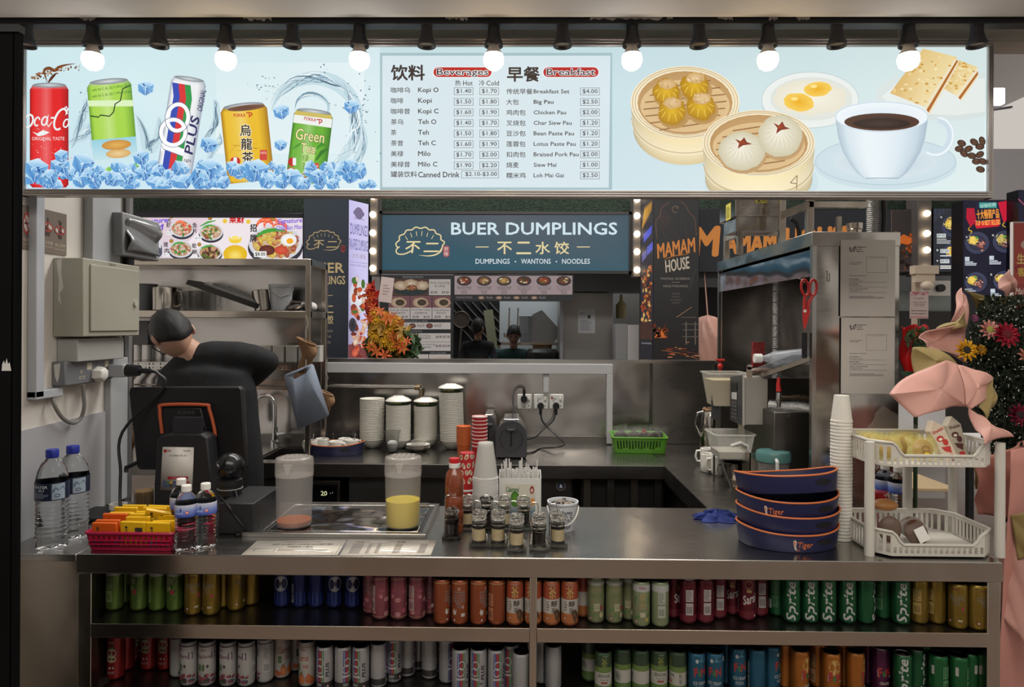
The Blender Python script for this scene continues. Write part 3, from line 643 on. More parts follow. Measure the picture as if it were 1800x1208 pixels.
for(dy,hw_)in prof_:
 for i,u in enumerate(us):pts.append((1549+u*hw_,204+dy+4*(1-u*u)));cs.append(cc[i])
A.l=19;A.add(pts,[(r*7+i,r*7+i+1,r*7+8+i,r*7+7+i)for r in range(len(prof_)-1)for i in range(6)],cs)
A.l=20;A.ell(1549,206,82,27,(216,230,238),(240,246,250));A.l=21;A.ring(1549,206,82,27,2,(206,222,232),n=48);A.ell(1549,215,66,15.5,(44,28,22),(84,54,40));A.l=22;A.ell(1549,218,50,9,(66,48,42),(44,28,22));A.rect(1520,313,1580,314.5,(150,170,184))
for(x,y,r)in((1690,252,20),(1702,262,-20),(1712,250,30),(1722,258,0),(1708,274,10),(1722,272,-30),(1694,270,40),(1716,284,0),(1727,284,20),(1723,298,15),(1726,248,70),(1686,262,0)):
 A.l=6+int(x)%3;A.ell(x,y,8.2,5.8,(120,84,62),(52,34,26),r,n=14);A.l=10;A.line([(x-6,y-2),(x,y+.6),(x+6,y)],1.2,(36,22,16),True)
steamer(1333,252,99,58,62,c=(238,222,176),l=24)
def pau(x,y,sx,sy):
 A.l=33;A.ell(x+2,y+6,sx*1.04,sy,(150,116,76),(196,160,112));A.l=34;A.ell(x,y,sx,sy,(248,244,228),(206,198,168),off=(-4,-6),wob=.05,seed=int(x));A.l=35
 for k in range(11):a=math.radians(-30+k*24+180*0);A.line([(x+sx*.16*math.cos(a),y-sy*.35+sy*.2*math.sin(a)),(x+sx*.5*math.cos(a),y-sy*.1+sy*.5*math.sin(a)),(x+sx*.72*math.cos(a+.1),y+sy*.05+sy*.7*math.sin(a+.1))],1.4,(214,206,180),True)
 A.l=36;A.poly([(x-sx*.3,y-sy*.62),(x-sx*.05,y-sy*.5),(x+sx*.1,y-sy*.7),(x+sx*.22,y-sy*.45),(x+sx*.45,y-sy*.35),(x+sx*.05,y-sy*.28),(x-sx*.18,y-sy*.1),(x-sx*.12,y-sy*.38)],(134,54,34));A.ell(x,y-sy*.45,5,3,(176,86,56),n=8)
pau(1370,240,39,37);pau(1303,266,41,34)
A.l=36;A.line([(1388,322),(1400,309)],1.4,(140,106,70));A.line([(1400,309),(1399,334)],1.4,(140,106,70));A.line([(1388,322),(1400,324)],1.4,(140,106,70))
for i,v in enumerate(A.v):A.v[i]=(min(max(v[0],x0),x1),v[1],min(max(v[2],zmin+.001),zmax))
A.build('printed_breakfast',SG,ls)
for px in(170,900,1580):
 pp=P(px,60,YS+.06);part('hanger',lw(M().cyl((pp.x,YS+.07,oz1-.004),(pp.x,YS+.07,oz1+.10),.006,8)),ALU,ls)
# ---------------- bulb track ----------------
YT=1.93
tz0,tz1=P(900,47,YT).z,P(900,31,YT).z
tk=thing('lamp_track','black lamp track with fifteen flared sockets under the beam','light track',(0,YT,tz0))
part('rail',M().box(P(-30,40,YT).x,P(1830,40,YT).x,-.02,.02,0,tz1-tz0+.004),BLKM,tk,bev=.002)
A=Art(local_map(1,1,.0003,-.0205))
rn=random.Random(5)
for(a,b)in((148,176),(433,482),(784,823),(1036,1162),(1170,1180),(1258,1284),(1347,1362),(1395,1418)):
 n=16;xa,xb=P(a,38,YT).x,P(b,38,YT).x;top=[];bot=[]
 for i in range(n+1):x=xa+(xb-xa)*i/n;top.append((x,-(tz1-tz0)*rn.uniform(.7,.98)));bot.append((x,-(tz1-tz0)*rn.uniform(.25,.6)))
 A.add(top+bot,[(i,i+1,n+2+i,n+1+i)for i in range(n)],(186,180,172))
A.build('worn_paint',PR,tk,'patches where the black paint has peeled off')
SK=mat('socket_black',(34,34,38),.45);SKI=mat('socket_inside',(150,138,120),.5)
socks=[46,163,280,397,514,632,750,868,989,1111,1229,1350,1471,1597,1717]
sm=M().open_lathe([(.0165,.012),(.0165,-.008),(.0175,-.020),(.020,-.032),(.0255,-.045),(.027,-.052),(.0265,-.056),(.024,-.054),(.018,-.035),(.012,-.028),(.0001,-.028)],24).mesh('socket',SK)
im=M().lathe([(.0001,-.046),(.0225,-.0465),(.0225,-.0445),(.0001,-.044)],20).mesh('socket_insert',SKI)
bulbg=None;bulbs_px=(163,397,632,868,1111,1350,1597)
for k,px in enumerate(socks):
 x=P(px,60,YT).x;s_=part('socket',sm,None,tk,loc=(x,0,0));i_=part('contact_disc',im,None,s_)
warm={397,868,1350}
gl={}
for nm,cc,st in(('cool',(255,248,240),34.0),('warm',(255,230,192),34.0)):
 gl[nm]=M().lathe([(.012,-.058),(.0165,-.066),(.0250,-.077),(.0285,-.088),(.0283,-.099),(.0240,-.111),(.0140,-.1195),(.0001,-.122)],28).mesh('globe',mat('globe_'+nm,cc,.5,emit=st))
nk=M().lathe([(.0001,-.045),(.013,-.046),(.0135,-.054),(.018,-.066),(.0258,-.078),(.025,-.079),(.0001,-.078)],28).mesh('neck',mat('bulb_neck',(206,196,186),.4))
for k,px in enumerate(bulbs_px):
 x=P(px,60,YT).x;wv=px in warm
 t=thing('light_bulb',ORD[k]+' lit '+('warm' if wv else 'white')+' round bulb from the left on the black lamp track','light bulb',(x,YT,tz0-.0005),group='bulbs on the front lamp track')
 part('globe',gl['warm' if wv else 'cool'],None,t);part('neck',nk,None,t)
# ---------------- stalls across the hall ----------------
YF=6.2
def fp(px,py,Y=YF):return P(px,py,Y)
def slab(px0,py0,px1,py1,Y,d,m=None):
 a=P(px0,py1,Y);b=P(px1,py0,Y);return(m or M()).box(a.x,b.x,Y,Y+d,a.z,b.z)
def panel(name,label,cat,px0,py0,px1,py1,Y,d,mt,bev=0,group=None,pname='panel'):
 """free-standing board: Empty at its lower left, board as a part; canvas in photo pixels"""
 a=P(px0,py1,Y);b=P(px1,py0,Y);o=(a.x,Y,a.z);t=thing(name,label,cat,o,group=group)
 part(pname,M().box(0,b.x-a.x,0,d,0,b.z-a.z),mt,t,bev=bev)
 mp=plane_map(Y,o,.0005);cv=Art(lambda u,v,l:mp(min(max(u,px0),px1),min(max(v,py0),py1),l));return t,cv
DARKB=mat('dark_board',(38,40,44),.5);TURF=mat('turf_wall',(58,76,62),.9,var=(60,.7),bump=(90,1,.02))
struct('wall_far',M().box(-4.5,6,9.6,9.7,0,4.4),mat('far_wall_paint',(188,184,184),.8,var=(.8,.15)),smooth=False)
m=M();a=P(150,374,YF+.3);b=P(1690,330,YF+.3);m.box(a.x,b.x,YF+.11,YF+.3,P(900,372,YF+.11).z,b.z+.5)
tf=struct('wall_far_turf',m,TURF,smooth=False);struct('wall_far_fascia',M().box(a.x,b.x,YF+.105,YF+.3,P(900,479,YF+.105).z,P(900,372,YF+.11).z),DARKB,smooth=False)
struct('wall_far_stalls',slab(150,478,560,1100,YF+.4,.05),mat('far_stall_wall',(70,68,66),.7),smooth=False)
DK2=mat('dim_grey_board',(70,72,76),.6)
NAVY=mat('navy_board',(42,52,64),.55)
EM=printed('screen_print',.5,1.0);EM2=printed('dim_screen_print',.5,.85)
# ---- seafood noodle screen
rn=random.Random(21)
def bowl(A,cx,cy,rx,ry,kind=0,l=3,seed=0):
 r_=random.Random(seed+int(cx));A.l=l;A.ell(cx,cy+ry*.25,rx*1.03,ry*1.02,(70,70,80),(50,50,58));A.l=l+1;A.ell(cx,cy,rx,ry,(236,236,240),(210,210,216));A.l=l+2;A.ell(cx,cy,rx*.86,ry*.82,(200,150,110)if kind%2 else(226,200,180),(190,150,120))
 for k in range(int(36+rx)):
  a=r_.uniform(0,2*PI);q_=math.sqrt(r_.random())*.78;c=r_.choice([[(222,92,60),(240,150,120),(244,226,210),(60,150,60)],[(190,110,90),(240,230,220),(60,160,60),(230,210,190)],[(214,186,120),(160,90,60),(240,230,210),(70,140,50)],[(120,70,60),(90,50,44),(210,170,110),(80,130,50)],[(232,200,90),(240,214,120),(206,120,90),(180,90,70)]][kind%5])
  A.l=l+3+k%3;A.ell(cx+rx*q_*math.cos(a),cy+ry*q_*math.sin(a),rx*r_.uniform(.06,.2),ry*r_.uniform(.06,.18),c,mixc(c,(60,30,20),.25),r_.uniform(0,180),n=8)
 A.l=l+7;A.line(arc(cx,cy,rx*.8,ry*.76,200,300,8),ry*.22,(70,160,60),True)
def prawn(A,cx,cy,s,a0,l=10):
 A.l=l;pts=arc(cx,cy,s,s*.8,a0,a0+200,12);A.line(pts,s*.55,(232,84,50),True);A.l=l+1
 for i in range(1,12,2):A.line([(pts[i][0]-s*.16,pts[i][1]-s*.1),(pts[i][0]+s*.16,pts[i][1]+s*.1)],1,(250,170,130))
 A.line(arc(cx,cy,s*1.08,s*.86,a0+10,a0+150,8),1.6,(252,150,110),True)
t,A=panel('menu_screen','long lit pink noodle menu screen above the steel shelf unit at the left','screen',218,374,533,458,YF,.06,DARKB)
A.l=1;A.add([(219,375),(532,375),(532,457),(219,457)],[(0,1,2,3)],[(226,200,206),(236,222,228),(222,214,226),(216,204,214)])
A.l=2;A.poly([(380,375),(470,375),(440,457),(300,457)],(238,228,232))
bowl(A,246,430,38,30,0,3,5);prawn(A,240,400,14,180);prawn(A,262,402,13,160);prawn(A,232,420,13,120);A.l=14;A.ell(263,430,13,11,(250,250,250),(226,226,230));A.l=15;A.ell(263,432,6,6,(240,140,40));A.ell(272,444,14,11,(60,64,80),(80,84,100))
A.l=16;A.text('Signature',241,384,296,396,(110,80,200),.04,-4,.2);A.text('KKM',254,395,289,406,(110,80,200),.05,-4,.2);A.l=17;A.text('Signature',241,384,295,395,(150,120,235),0,-4,.2)
for(x,y,k)in((320,402,0),(318,438,1),(371,408,2),(369,444,3)):bowl(A,x,y,21,15,k,3,9)
prawn(A,317,397,9,190,12);A.l=13;A.line([(352,398),(366,391),(380,388)],3.5,(60,160,60),True)
A.l=14
for(x,y)in((302,381),(302,424),(370,384),(351,430),(480,385)):A.ell(x,y,3.6,3.6,(190,150,60),(150,110,40),n=12)
A.l=15
for ch,x,y in(('大',298,388),('虾',297,396),('鱼',343,396),('片',343,406),('猪',292,430),('肉',294,441),('蛤',342,432),('蜊',343,443)):A.text(ch,x-4,y-4.5,x+4,y+4.5,(30,26,30),.02)
for(x,y)in((299,410),(293,448),(349,419),(347,455)):A.rr(x-6,y-3,x+6,y+3,1,(240,240,240));A.text('$6.00',x-5,y-2,x+5,y+2,(40,30,30))
A.l=12;A.ell(414,447,21,16,(236,200,50),(226,180,30));A.l=13;A.ell(414,449,12,9,(246,226,120),(236,196,60));A.poly([(402,416),(408,421),(420,421),(426,416),(424,425),(418,428),(409,428),(404,425)],(240,206,60));A.ell(414,418,7,3,(250,224,110))
A.l=14;A.text('来财',403,382,430,393,(200,30,30),.05);A.ell(396,389,4,4,(236,196,60),n=12);A.ell(437,390,4,4,(236,196,60),n=12)
bowl(A,484,428,47,31,4,3,3);prawn(A,466,398,14,170);prawn(A,478,396,13,150);prawn(A,492,402,12,190);A.l=14;A.ell(508,422,14,11,(250,250,250),(230,230,230));A.l=15;A.ell(510,424,6,5,(244,170,40));A.ell(470,440,14,9,(120,60,50),(90,40,34));A.ell(495,440,12,8,(220,90,60),(190,70,50))
A.l=16
for i,ch in enumerate('招牌'):A.text(ch,440+0,394+i*18,452,408+i*18,(26,22,26),.03)
A.text('Signature',488,384,532,395,(130,100,215),.03,-3,.2);A.text('Chilli Ban Mian',486,396,532,404,(130,100,215),.02,-3,.2)
A.rr(447,442,469,452,1,(240,240,235));A.l=17;A.text('$8.00',449,443.5,467,451,(40,30,26),.02)
A.l=14
for x in range(220,250,7):A.ell(x,457,3,2,(200,40,44),n=8)
for x in range(452,492,7):A.ell(x,457,3,2,(200,40,44),n=8)
A.build('printed_dishes',EM,t)
part('top_trim',M().box(0,fp(533,370).x-fp(218,370).x,-.02,.02,fp(218,371).z-t.location.z-.06,fp(218,369).z-t.location.z-.03),DARKB,t)
# ---- navy pillar with dumpling logo
def dlogo(A,x0,y0,x1,y1,c,l=3,seal=True):
 """scalloped dumpling outline with brush characters"""
 w,h=x1-x0,y1-y0;X_=lambda u:x0+u*w;Y_=lambda v:y0+v*h;th=h*.045;A.l=l
 top=smooth([(X_(.10),Y_(.66)),(X_(.03),Y_(.78)),(X_(.06),Y_(.92)),(X_(.20),Y_(.93)),(X_(.36),Y_(.80))],5);A.line(top,th,c)
 sc2=[(.06,.70),(.10,.42),(.20,.20),(.36,.05),(.54,.0),(.72,.05),(.86,.18),(.96,.40),(1.0,.62)]
 for i in range(len(sc2)-1):
  a,b=sc2[i],sc2[i+1];mx,my=(a[0]+b[0])/2,(a[1]+b[1])/2;dx,dy=mx-.53,my-.6;k=.13
  A.line(smooth([(X_(a[0]),Y_(a[1])),(X_(mx+dx*k),Y_(my+dy*k)),(X_(b[0]),Y_(b[1]))],4),th,c)
 for a in((.22,.28,.27,.42),(.33,.16,.36,.32),(.45,.10,.46,.27),(.57,.09,.56,.27),(.69,.15,.67,.30),(.81,.24,.77,.38)):A.line([(X_(a[0]),Y_(a[1])),(X_(a[2]),Y_(a[3]))],th*.8,c,True)
 A.line(smooth([(X_(1.0),Y_(.62)),(X_(.97),Y_(.82)),(X_(.86),Y_(.95)),(X_(.70),Y_(1.0)),(X_(.50),Y_(.97))],5),th*1.1,c,True);A.line(smooth([(X_(1.0),Y_(.60)),(X_(.985),Y_(.72)),(X_(.93),Y_(.86))],4),th,c)
 A.text('不',X_(.22),Y_(.46),X_(.54),Y_(.90),c,.02,0,.12);A.text('二',X_(.60),Y_(.52),X_(.92),Y_(.86),c,.025,0,.12)
GOLD=(214,192,144)
t,A=panel('pillar_banner','navy pillar banner with gold dumpling emblem beside the purple lit poster','banner',533,349,613,636,YF-.15,.10,NAVY)
A.l=1;A.add([(534,350),(612,350),(612,635),(534,635)],[(0,1,2,3)],[(60,72,84),(50,62,78),(36,42,54),(38,44,54)])
dlogo(A,538,407,597,440,GOLD);A.l=3;A.rr(599,431,607,444,3,(150,70,74));A.text('好味',600,432,606,443,(226,190,190))
A.text('BUER',541,462,605,480,GOLD,.03);A.text('DUMPLINGS',518+18,485,607,500,GOLD,.02);A.rect(560,519,585,520,GOLD);
for i,ch in enumerate(('不二','水饺')):A.text(ch,566,536+i*18,586,552+i*18,GOLD,.02)
A.text('DUMPLINGS',550,580,585,584,(170,160,140));A.text('WANTONS',553,590,582,594,(170,160,140));A.text('NOODLES',554,600,581,604,(170,160,140))
A.build('printed_emblem',printed('satin_print',.4),t)
# ---- lit curved poster to its right
def lit_side(name,label,px0,px1,py0,py1,Y0,Y1,draw,cat='poster'):
 a=P(px0,py0,Y0);b=P(px1,py0,Y1);c=P(px1,py1,Y1);d=P(px0,py1,Y0);z1=(a.z);z0=(d.z)
 t=thing(name,label,cat,(a.x,Y0,z0));bx,by=b.x-a.x,b.y-a.y
 m=M();m.prism([(0,0),(bx,by),(bx+.02,by+.06),(.0,.06)],0,z1-z0);part('board',m,DARKB,t)
 n=Vector((by,-bx,0)).normalized();n=n if n.y<0 else-n
 A=Art(quad_map((0,0,z1-z0),(bx,by,z1-z0),(bx,by,0),(0,0,0),n,1,1,.0006));draw(A);A.build('printed_face',EM,t);return t
def d1(A):
 A.l=1;A.add([(0.01,0.004),(.99,0.004),(.99,.996),(.01,.996)],[(0,1,2,3)],[(196,190,236),(214,206,240),(206,200,236),(150,140,170)])
 A.l=2;A.ring(.5,.075,.28,.022,.06,(120,110,140));A.text('BUER DUMPLINGS',.25,.105,.8,.115,(110,100,130))
 A.text('DUMPLINGS',.08,.145,.95,.215,(90,90,150),.01);A.text('PAN-FRIED DUMPLINGS',.03,.24,.98,.31,(90,90,150),.01);A.text('水 饺 | 锅 贴',.2,.33,.85,.365,(150,130,120));A.rect(.05,.385,.95,.388,(150,140,180));A.text('BOILED - PAN FRIED - NOODLES',.1,.40,.9,.41,(100,100,150))
 A.l=3;A.ell(.55,.6,.5,.11,(236,236,240),(200,200,210));r_=random.Random(4)
 for k in range(60):
  A.l=4+k%4;y=r_.uniform(.48,.98);c=r_.choice([(210,90,50),(236,210,190),(240,226,214),(150,60,40),(70,120,50),(230,140,100)]if y<.7 else[(190,60,40),(226,110,80),(236,190,160),(120,40,30),(240,214,190)])
  A.ell(r_.uniform(.22,.85),y,r_.uniform(.06,.16),r_.uniform(.008,.03),c,mixc(c,(70,30,20),.3),r_.uniform(-40,40)*0,n=10)
 A.l=9;A.ell(.2,.78,.19,.045,(30,26,30),(60,60,70));A.l=3;A.rect(.01,.9,.99,.996,(120,60,60))
lit_side('lit_poster','tall purple-white lit dumpling poster on the side of the navy pillar',613,648,350,634,6.05,6.28,d1)
# ---- bulb strips
gb=M().ball((0,0,0),.028,14,10).mesh('bulb',mat('marquee_bulb',(255,230,194),.5,emit=12.0))
rg=M().lathe([(.040,-.012),(.034,.0)],14).mesh('bulb_ring',mat('marquee_ring',(60,52,44),.5))
STRIP=mat('strip_grey',(92,88,86),.5)
def strip(px0,px1,cx,pys,Y,label):
 a=P(px0,640,Y);b=P(px1,345,Y);zb=P(cx,pys[-1]+12,Y).z
 t=thing('marquee_strip',label,'light strip',((a.x+b.x)/2,Y,zb));hw=(b.x-a.x)/2
 part('backing',M().box(-hw,hw,0,.19,0,b.z-zb),STRIP,t,bev=.004)
 for y in pys:
  p=P(cx,y,Y);o=part('bulb',gb,None,t,loc=(p.x-t.location.x,-.022,p.z-zb))
strip(649,664,656,(346,378,410,442,472),YF-.1,'vertical strip of round bulbs at the left end of the blue dumpling sign')
strip(1112,1127,1119,(351,380,412,443,475),YF-.1,'vertical strip of round bulbs at the right end of the blue dumpling sign')
strip(1612,1638,1627,(376,411,440,473),YF-.1,'vertical strip of round bulbs beside the lit spaghetti menu')
# ---- big dumpling sign
t,A=panel('dumpling_sign','large blue-green lit dumpling stall sign with white and gold lettering','sign',667,373,1110,480,YF,.10,NAVY,pname='case')
ox,oy,oz=t.location
fr=M();a=P(667,480,YF);b=P(1110,373,YF);wx,wz=b.x-a.x,b.z-a.z
for q_ in((0,wx,0,.025),(0,wx,wz-.025,wz),(0,.025,0,wz),(wx-.025,wx,0,wz)):fr.box(q_[0],q_[1],-.02,.0,q_[2],q_[3])
part('frame',fr,mat('sign_frame',(66,64,64),.4,.5),t)
A.l=1;A.add([(672,378),(890,378),(1106,378),(1106,476),(890,476),(672,476)],[(0,1,4,5),(1,2,3,4)],[(56,78,92),(84,90,98),(66,84,96),(52,84,98),(36,82,98),(40,78,94)])
GO=(226,208,156)
dlogo(A,694,402,778,450,GO,3);A.l=3;A.rr(779,432,790,452,4.5,(158,84,88));A.l=4;A.text('好',781,434,788,441.5,(236,210,206));A.text('味',781,442.5,788,450,(236,210,206))
A.l=3;A.text('BUER DUMPLINGS',793,391,1085,413,(206,226,234),.028)
for i,ch in enumerate('不二水饺'):
 x=874+i*33.5;A.text(ch,x,425,x+26,447,GO,.018)
A.rect(836,433.5,859,435,GO);A.rect(1014,433.5,1037,435,GO)
A.text('DUMPLINGS',836,455,896,464,(216,226,230),.01);A.text('WANTONS',916,455,968,464,(216,226,230),.01);A.text('NOODLES',988,455,1037,464,(216,226,230),.01);A.ell(906,460,1.2,1.2,WHITE,n=8);A.ell(978,460,1.2,1.2,WHITE,n=8)
A.build('printed_sign',EM,t)
# ---- kitchen behind: side wall boards
t,A=panel('dumpling_menu_board','tall dumpling price board under the left end of the blue sign','menu board',667,484,797,637,YF-.02,.05,DARKB)
PAP=(196,186,180)
A.l=1;A.text('SIGNATURE DUMPLINGS',708,485.5,744,489,(150,150,150));A.rect(690,491,753,519,(88,60,52));A.rect(754,491,792,519,PAP)
A.l=2;A.ell(722,512,30,7,(40,52,52));
for(x,y,rx)in((705,502,13),(722,499,14),(742,502,12)):
 A.l=3;A.ell(x,y,rx,8,(226,206,180),(170,140,110),wob=.15,seed=x)
A.l=4;A.ell(724,506,9,5,(160,90,60),(120,60,40));
for k in range(14):A.ell(724+rn.uniform(-8,8),506+rn.uniform(-4,4),1.6,1.3,rn.choice([(226,150,120),(70,110,40),(240,200,160)]),n=6)
DK=(52,46,44)
A.text('Shrimp, Chives & Egg',756,495,790,500,DK);A.text('虾三鲜馅',764,501,782,505,DK);A.text('$5.80',757,512,769,516.5,DK,.02);A.text('$9.00',777,512,789,516.5,DK,.02)
for i,(nm,zh)in enumerate((('Pork & Chives','韭菜猪肉馅'),('Pork & Napa Cabbage','白菜猪肉馅'),('Chicken & Mushroom','香菇鸡肉馅'))):
 x=683+i*38.5;x2=min(x+37.5,792);A.l=1;A.rect(x,520,x2,541,(120,80,84));A.rect(x,541,x2,561,PAP);A.l=2;A.ell(x+18,532,14,9,(222,202,178),(170,140,112),wob=.1,seed=i);A.l=3;A.ell(x+20,532,8,5.5,(84,70,50),(56,46,36))
 A.text(nm,x+2,543,x2-2,547,DK);A.text(zh,x+7,548.5,x2-8,552,DK);A.text('$3.80',x+4,555,x+15,559.5,DK,.02);A.text('$6.00',x+23,555,x+34,559.5,DK,.02)
A.l=1;A.text('NOODLES & SIDES',712,563,752,566,(140,140,140));A.rect(683,567,792,579,PAP)
for i in range(3):A.l=2;A.ell(690+i*30+5,573,6,4.5,(150,80,60),(60,50,50));A.text('Noodles $1.80',703+i*30,569,716+i*30,576,DK)
A.l=1;A.text('PAN-FRIED DUMPLINGS',706,581,742,584,(140,140,140));A.rect(700,586,792,617,PAP);A.l=2;A.rect(700,586,733,615,(190,150,140));A.ell(716,602,13,7,(206,150,100),(150,90,60));
A.text('Pork & Chives',737,588,757,592,DK);A.text('猪肉锅贴',737,593,757,596,DK);A.text('$4.80 $7.00',766,590,791,595,DK,.02);A.rect(733,601,792,601.7,(120,110,106));A.text('Shrimp, Chives & Egg',737,604,765,608,DK);A.text('虾三鲜锅贴',737,609,758,612,DK);A.text('$6.80 $10.00',766,606,791,611,DK,.02)
A.l=1;A.rect(708,623,753,636,PAP);A.rect(754,623,792,636,PAP);A.l=2;A.ell(735,633,13,4,(120,70,60),(210,200,200));A.ell(775,632,12,4,(226,206,190),(190,160,140));A.text('XIAO LONG BAO',756,619,784,622,(150,150,150))
A.build('printed_prices',printed('board_print',.5,.62),t)
t,A=panel('noodle_menu_strip','pink strip menu with six noodle bowls under the blue sign','menu board',797,483,1008,529,YF-.03,.04,DARKB)
A.l=1;A.rect(799,485,1006,518,(178,158,160));
for i,(nm,n2,pr)in enumerate((('Braised Beef','Noodle Soup','7.80'),('Scallion Oil Noodle','with Fried Egg','4.80'),('Pork Broth Noodle','with Minced Pork','5.80'),('Dry Noodle with Minced','Pork & Bean Sauce','5.80'),('Tomato Noodle Soup','with Fried Egg','4.80'),('Dry Noodle with Spice','Sauce and Peanuts','4.80'))):
 x=816+i*35;A.l=2;A.ell(x,494,13,8.5,(30,30,34),(56,56,60));A.l=3;A.ell(x,493.5,10.5,6.5,[(150,70,50),(200,160,110),(226,190,110),(60,70,40),(190,80,50),(120,90,60)][i],(96,50,34))
 for k in range(8):A.l=4;A.ell(x+rn.uniform(-7,7),493.5+rn.uniform(-4,4),2,1.3,rn.choice([(226,190,140),(90,120,50),(170,70,50),(240,226,200)]),n=6)
 A.l=2;A.text(nm,x-12,503,x+13,506,DK);A.text(n2,x-11,506.5,x+12,509.5,DK);A.text('$'+pr,x-4,514,x+5,517,DK);A.text('面馆特色',x-6,510.5,x+6,513.2,(90,70,66))
A.l=1;A.text('NOODLE OPTIONS',802,521,830,525,(150,140,140))
for i in range(4):A.ell(846+i*31,523.5,6,3,(200,180,160),(120,80,60));A.text('Noodle',855+i*31,521,866+i*31,525,(170,160,160))
A.build('printed_noodles',printed('board_print',.5,.62),t)
struct('wall_kitchen_dark',slab(797,529,878,640,7.6,.05),mat('black_wall',(26,26,28),.6),smooth=False)
wk=bpy.data.objects['wall_kitchen_dark'];m0=mat('slat_metal',(170,170,172),.3,.7)
a0=P(797,640,7.58);b0=P(878,529,7.58)
for k in range(9):
 s0=(770+k*15,531);e0=(s0[0]+96,637)
 u0=max(0,(798-s0[0])/96);u1=min(1,(877-s0[0])/96)
 if u1<=u0+.05:continue
 p0=P(s0[0]+96*u0,s0[1]+106*u0,7.59);p1=P(s0[0]+96*u1,s0[1]+106*u1,7.59)
 m=M().bar(p0,p1,.016,.012);o=part('slat',m,m0,wk)
struct('wall_kitchen_light',slab(878,470,990,640,8.0,.05),mat('kitchen_wall',(172,178,182),.7),smooth=False)
struct('wall_kitchen_right',slab(985,470,1260,640,7.8,.05),mat('kitchen_grey',(128,128,126),.7,var=(1.5,.2)),smooth=False)
struct('column_kitchen',slab(984,529,990,640,YF+.6,.05),mat('kitchen_post',(150,152,156),.4,.5),smooth=False)
ksh=thing('kitchen_shelf','steel shelf in the far kitchen holding containers behind the seated woman','shelf',tuple(P(930,602,7.6)))
hw=P(984,600,7.6).x-P(876,600,7.6).x;part('shelf_board',M().box(-hw/2,hw/2,-.1,.3,-.03,0),S_FR,ksh);
part('lower_board',M().box(-hw/2,hw/2,-.1,.3,-.26,-.24),S_DK,ksh);part('leg',M().box(hw/2-.04,hw/2,-.1,-.06,-1.2,0),S_FR,ksh);part('leg',M().box(-hw/2,-hw/2+.03,-.1,-.06,-1.2,0),S_FR,ksh)
def kobj(name,label,cat,m,mt,px,py,Y=7.6,**k):
 p=P(px,py,Y);m_=part(name,m,mt,None,loc=tuple(p),**k);return tag(m_,label,cat)
kobj('food_container','grey plastic container on the far kitchen shelf','container',M().lathe([(.09,0),(.10,.28),(.105,.29),(.095,.30),(.085,.29)],4),mat('grey_tub',(150,154,156),.4),928,602)
kobj('steel_disc','round steel lid leaning on the far kitchen shelf','lid',M().cyl((0,.2,.12),(0,.23,.13),.118,28).tube([(-.04,.19,.12),(0,.15,.12),(.04,.19,.12)],.008),mat('lid_grey',(140,142,142),.3,.5),927,602)
kobj('steel_tray','tilted deep steel tray at the right of the far kitchen shelf','tray',M().prism([(-.14,0),(.14,0),(.22,.12),(.0,.36),(-.12,.3)],-.05,.1,'y'),mat('tray_steel',(150,150,150),.3,.8),952,602)
for k,px in enumerate((894,909)):
 p=P(px,600,7.6);o=part('ladle',M().tube([(0,0,0),(.01,0,.28)],.008).lathe([(.0001,-.0),(.05,.02),(.055,.06)],12,(0,0,-.06)),S_FR,None,loc=(p.x,7.5,p.z+.09));tag(o,('dark handled ladle' if k==0 else 'second slim ladle')+' standing in a pot in the far kitchen','ladle')
kobj('steamer_basket','stacked bamboo steamer basket on the far kitchen counter','steamer',M().lathe([(.10,0),(.10,.07),(.105,.075),(.105,.09),(.0001,.09)],20),mat('bamboo',(120,98,70),.7),953,620,7.2)
kobj('rice_cooker','dark rice cooker at the far kitchen counter beside the woman','cooker',M().lathe([(.15,0),(.17,.03),(.17,.10),(.14,.13),(.0001,.14)],20),BLK,953,636,7.0)
kobj('hanging_strainer','wire strainer hung on the black slatted kitchen wall','strainer',M().tube([(.09*math.cos(a*PI/8),0,.09*math.sin(a*PI/8))for a in range(16)],.008,6,True).tube([(0,0,-.09),(-.02,0,-.42)],.012,6).cyl((0,0,0),(0,.02,0),.085,16),mat('strainer_wire',(96,88,80),.5,.5),811,562,7.57)
o=kobj('hanging_brush','yellow and blue long brush set hanging on the slatted wall','brush',M().bar((0,0,0),(.06,0,-.45),.10,.02),mat('pale_yellow_plastic',(176,178,150),.5),858,545,7.45)
part('blue_disc',M().cyl((.06,-.02,-.5),(.06,.02,-.5),.09,20),mat('pale_blue',(110,150,160),.5),o)
t,A=panel('steel_fridge','tall stainless fridge with a white notice in the far kitchen','fridge',984,515,1078,637,6.9,.5,mat('fridge_grey',(146,142,138),.4,.5,var=(1.2,.1)),bev=.01,pname='body')
A.l=2;A.rect(1016,544,1046,586,(196,198,202));A.l=3;A.tlines(1020,550,1030,553,2,(120,120,124));A.rect(1033,554,1038,560,(60,60,62));A.tlines(1020,563,1042,582,7,(150,150,154));A.build('paper_notice',PR,t)
part('lower_body',M().box(0,.54,0,.5,-1.2,0),S_FR,t);part('upper_box',M().box(.0,.9,.1,.5,.72,1.1),mat('duct_dim',(120,120,122),.4,.6),t)
t,A=panel('white_cabinet','narrow white cabinet beside the far steel fridge','cabinet',1103,571,1123,636,6.5,.3,mat('white_enamel',(200,196,196),.4),pname='door')
part('lower_body',M().box(-.11,.11,.02,.3,-1.24,0),mat('white_enamel'),t);part('side',M().box(-.11,-.002,.02,.3,0,.36),mat('enamel_side',(150,150,150),.5),t)
kobj('soap_dispenser','yellow label bottle on the far kitchen wall by the steel fridge','bottle',M().lathe([(.05,0),(.055,.02),(.055,.14),(.02,.18),(.015,.24),(.0001,.25)],12),mat('ochre_label',(150,140,100),.5),1092,560,7.0)
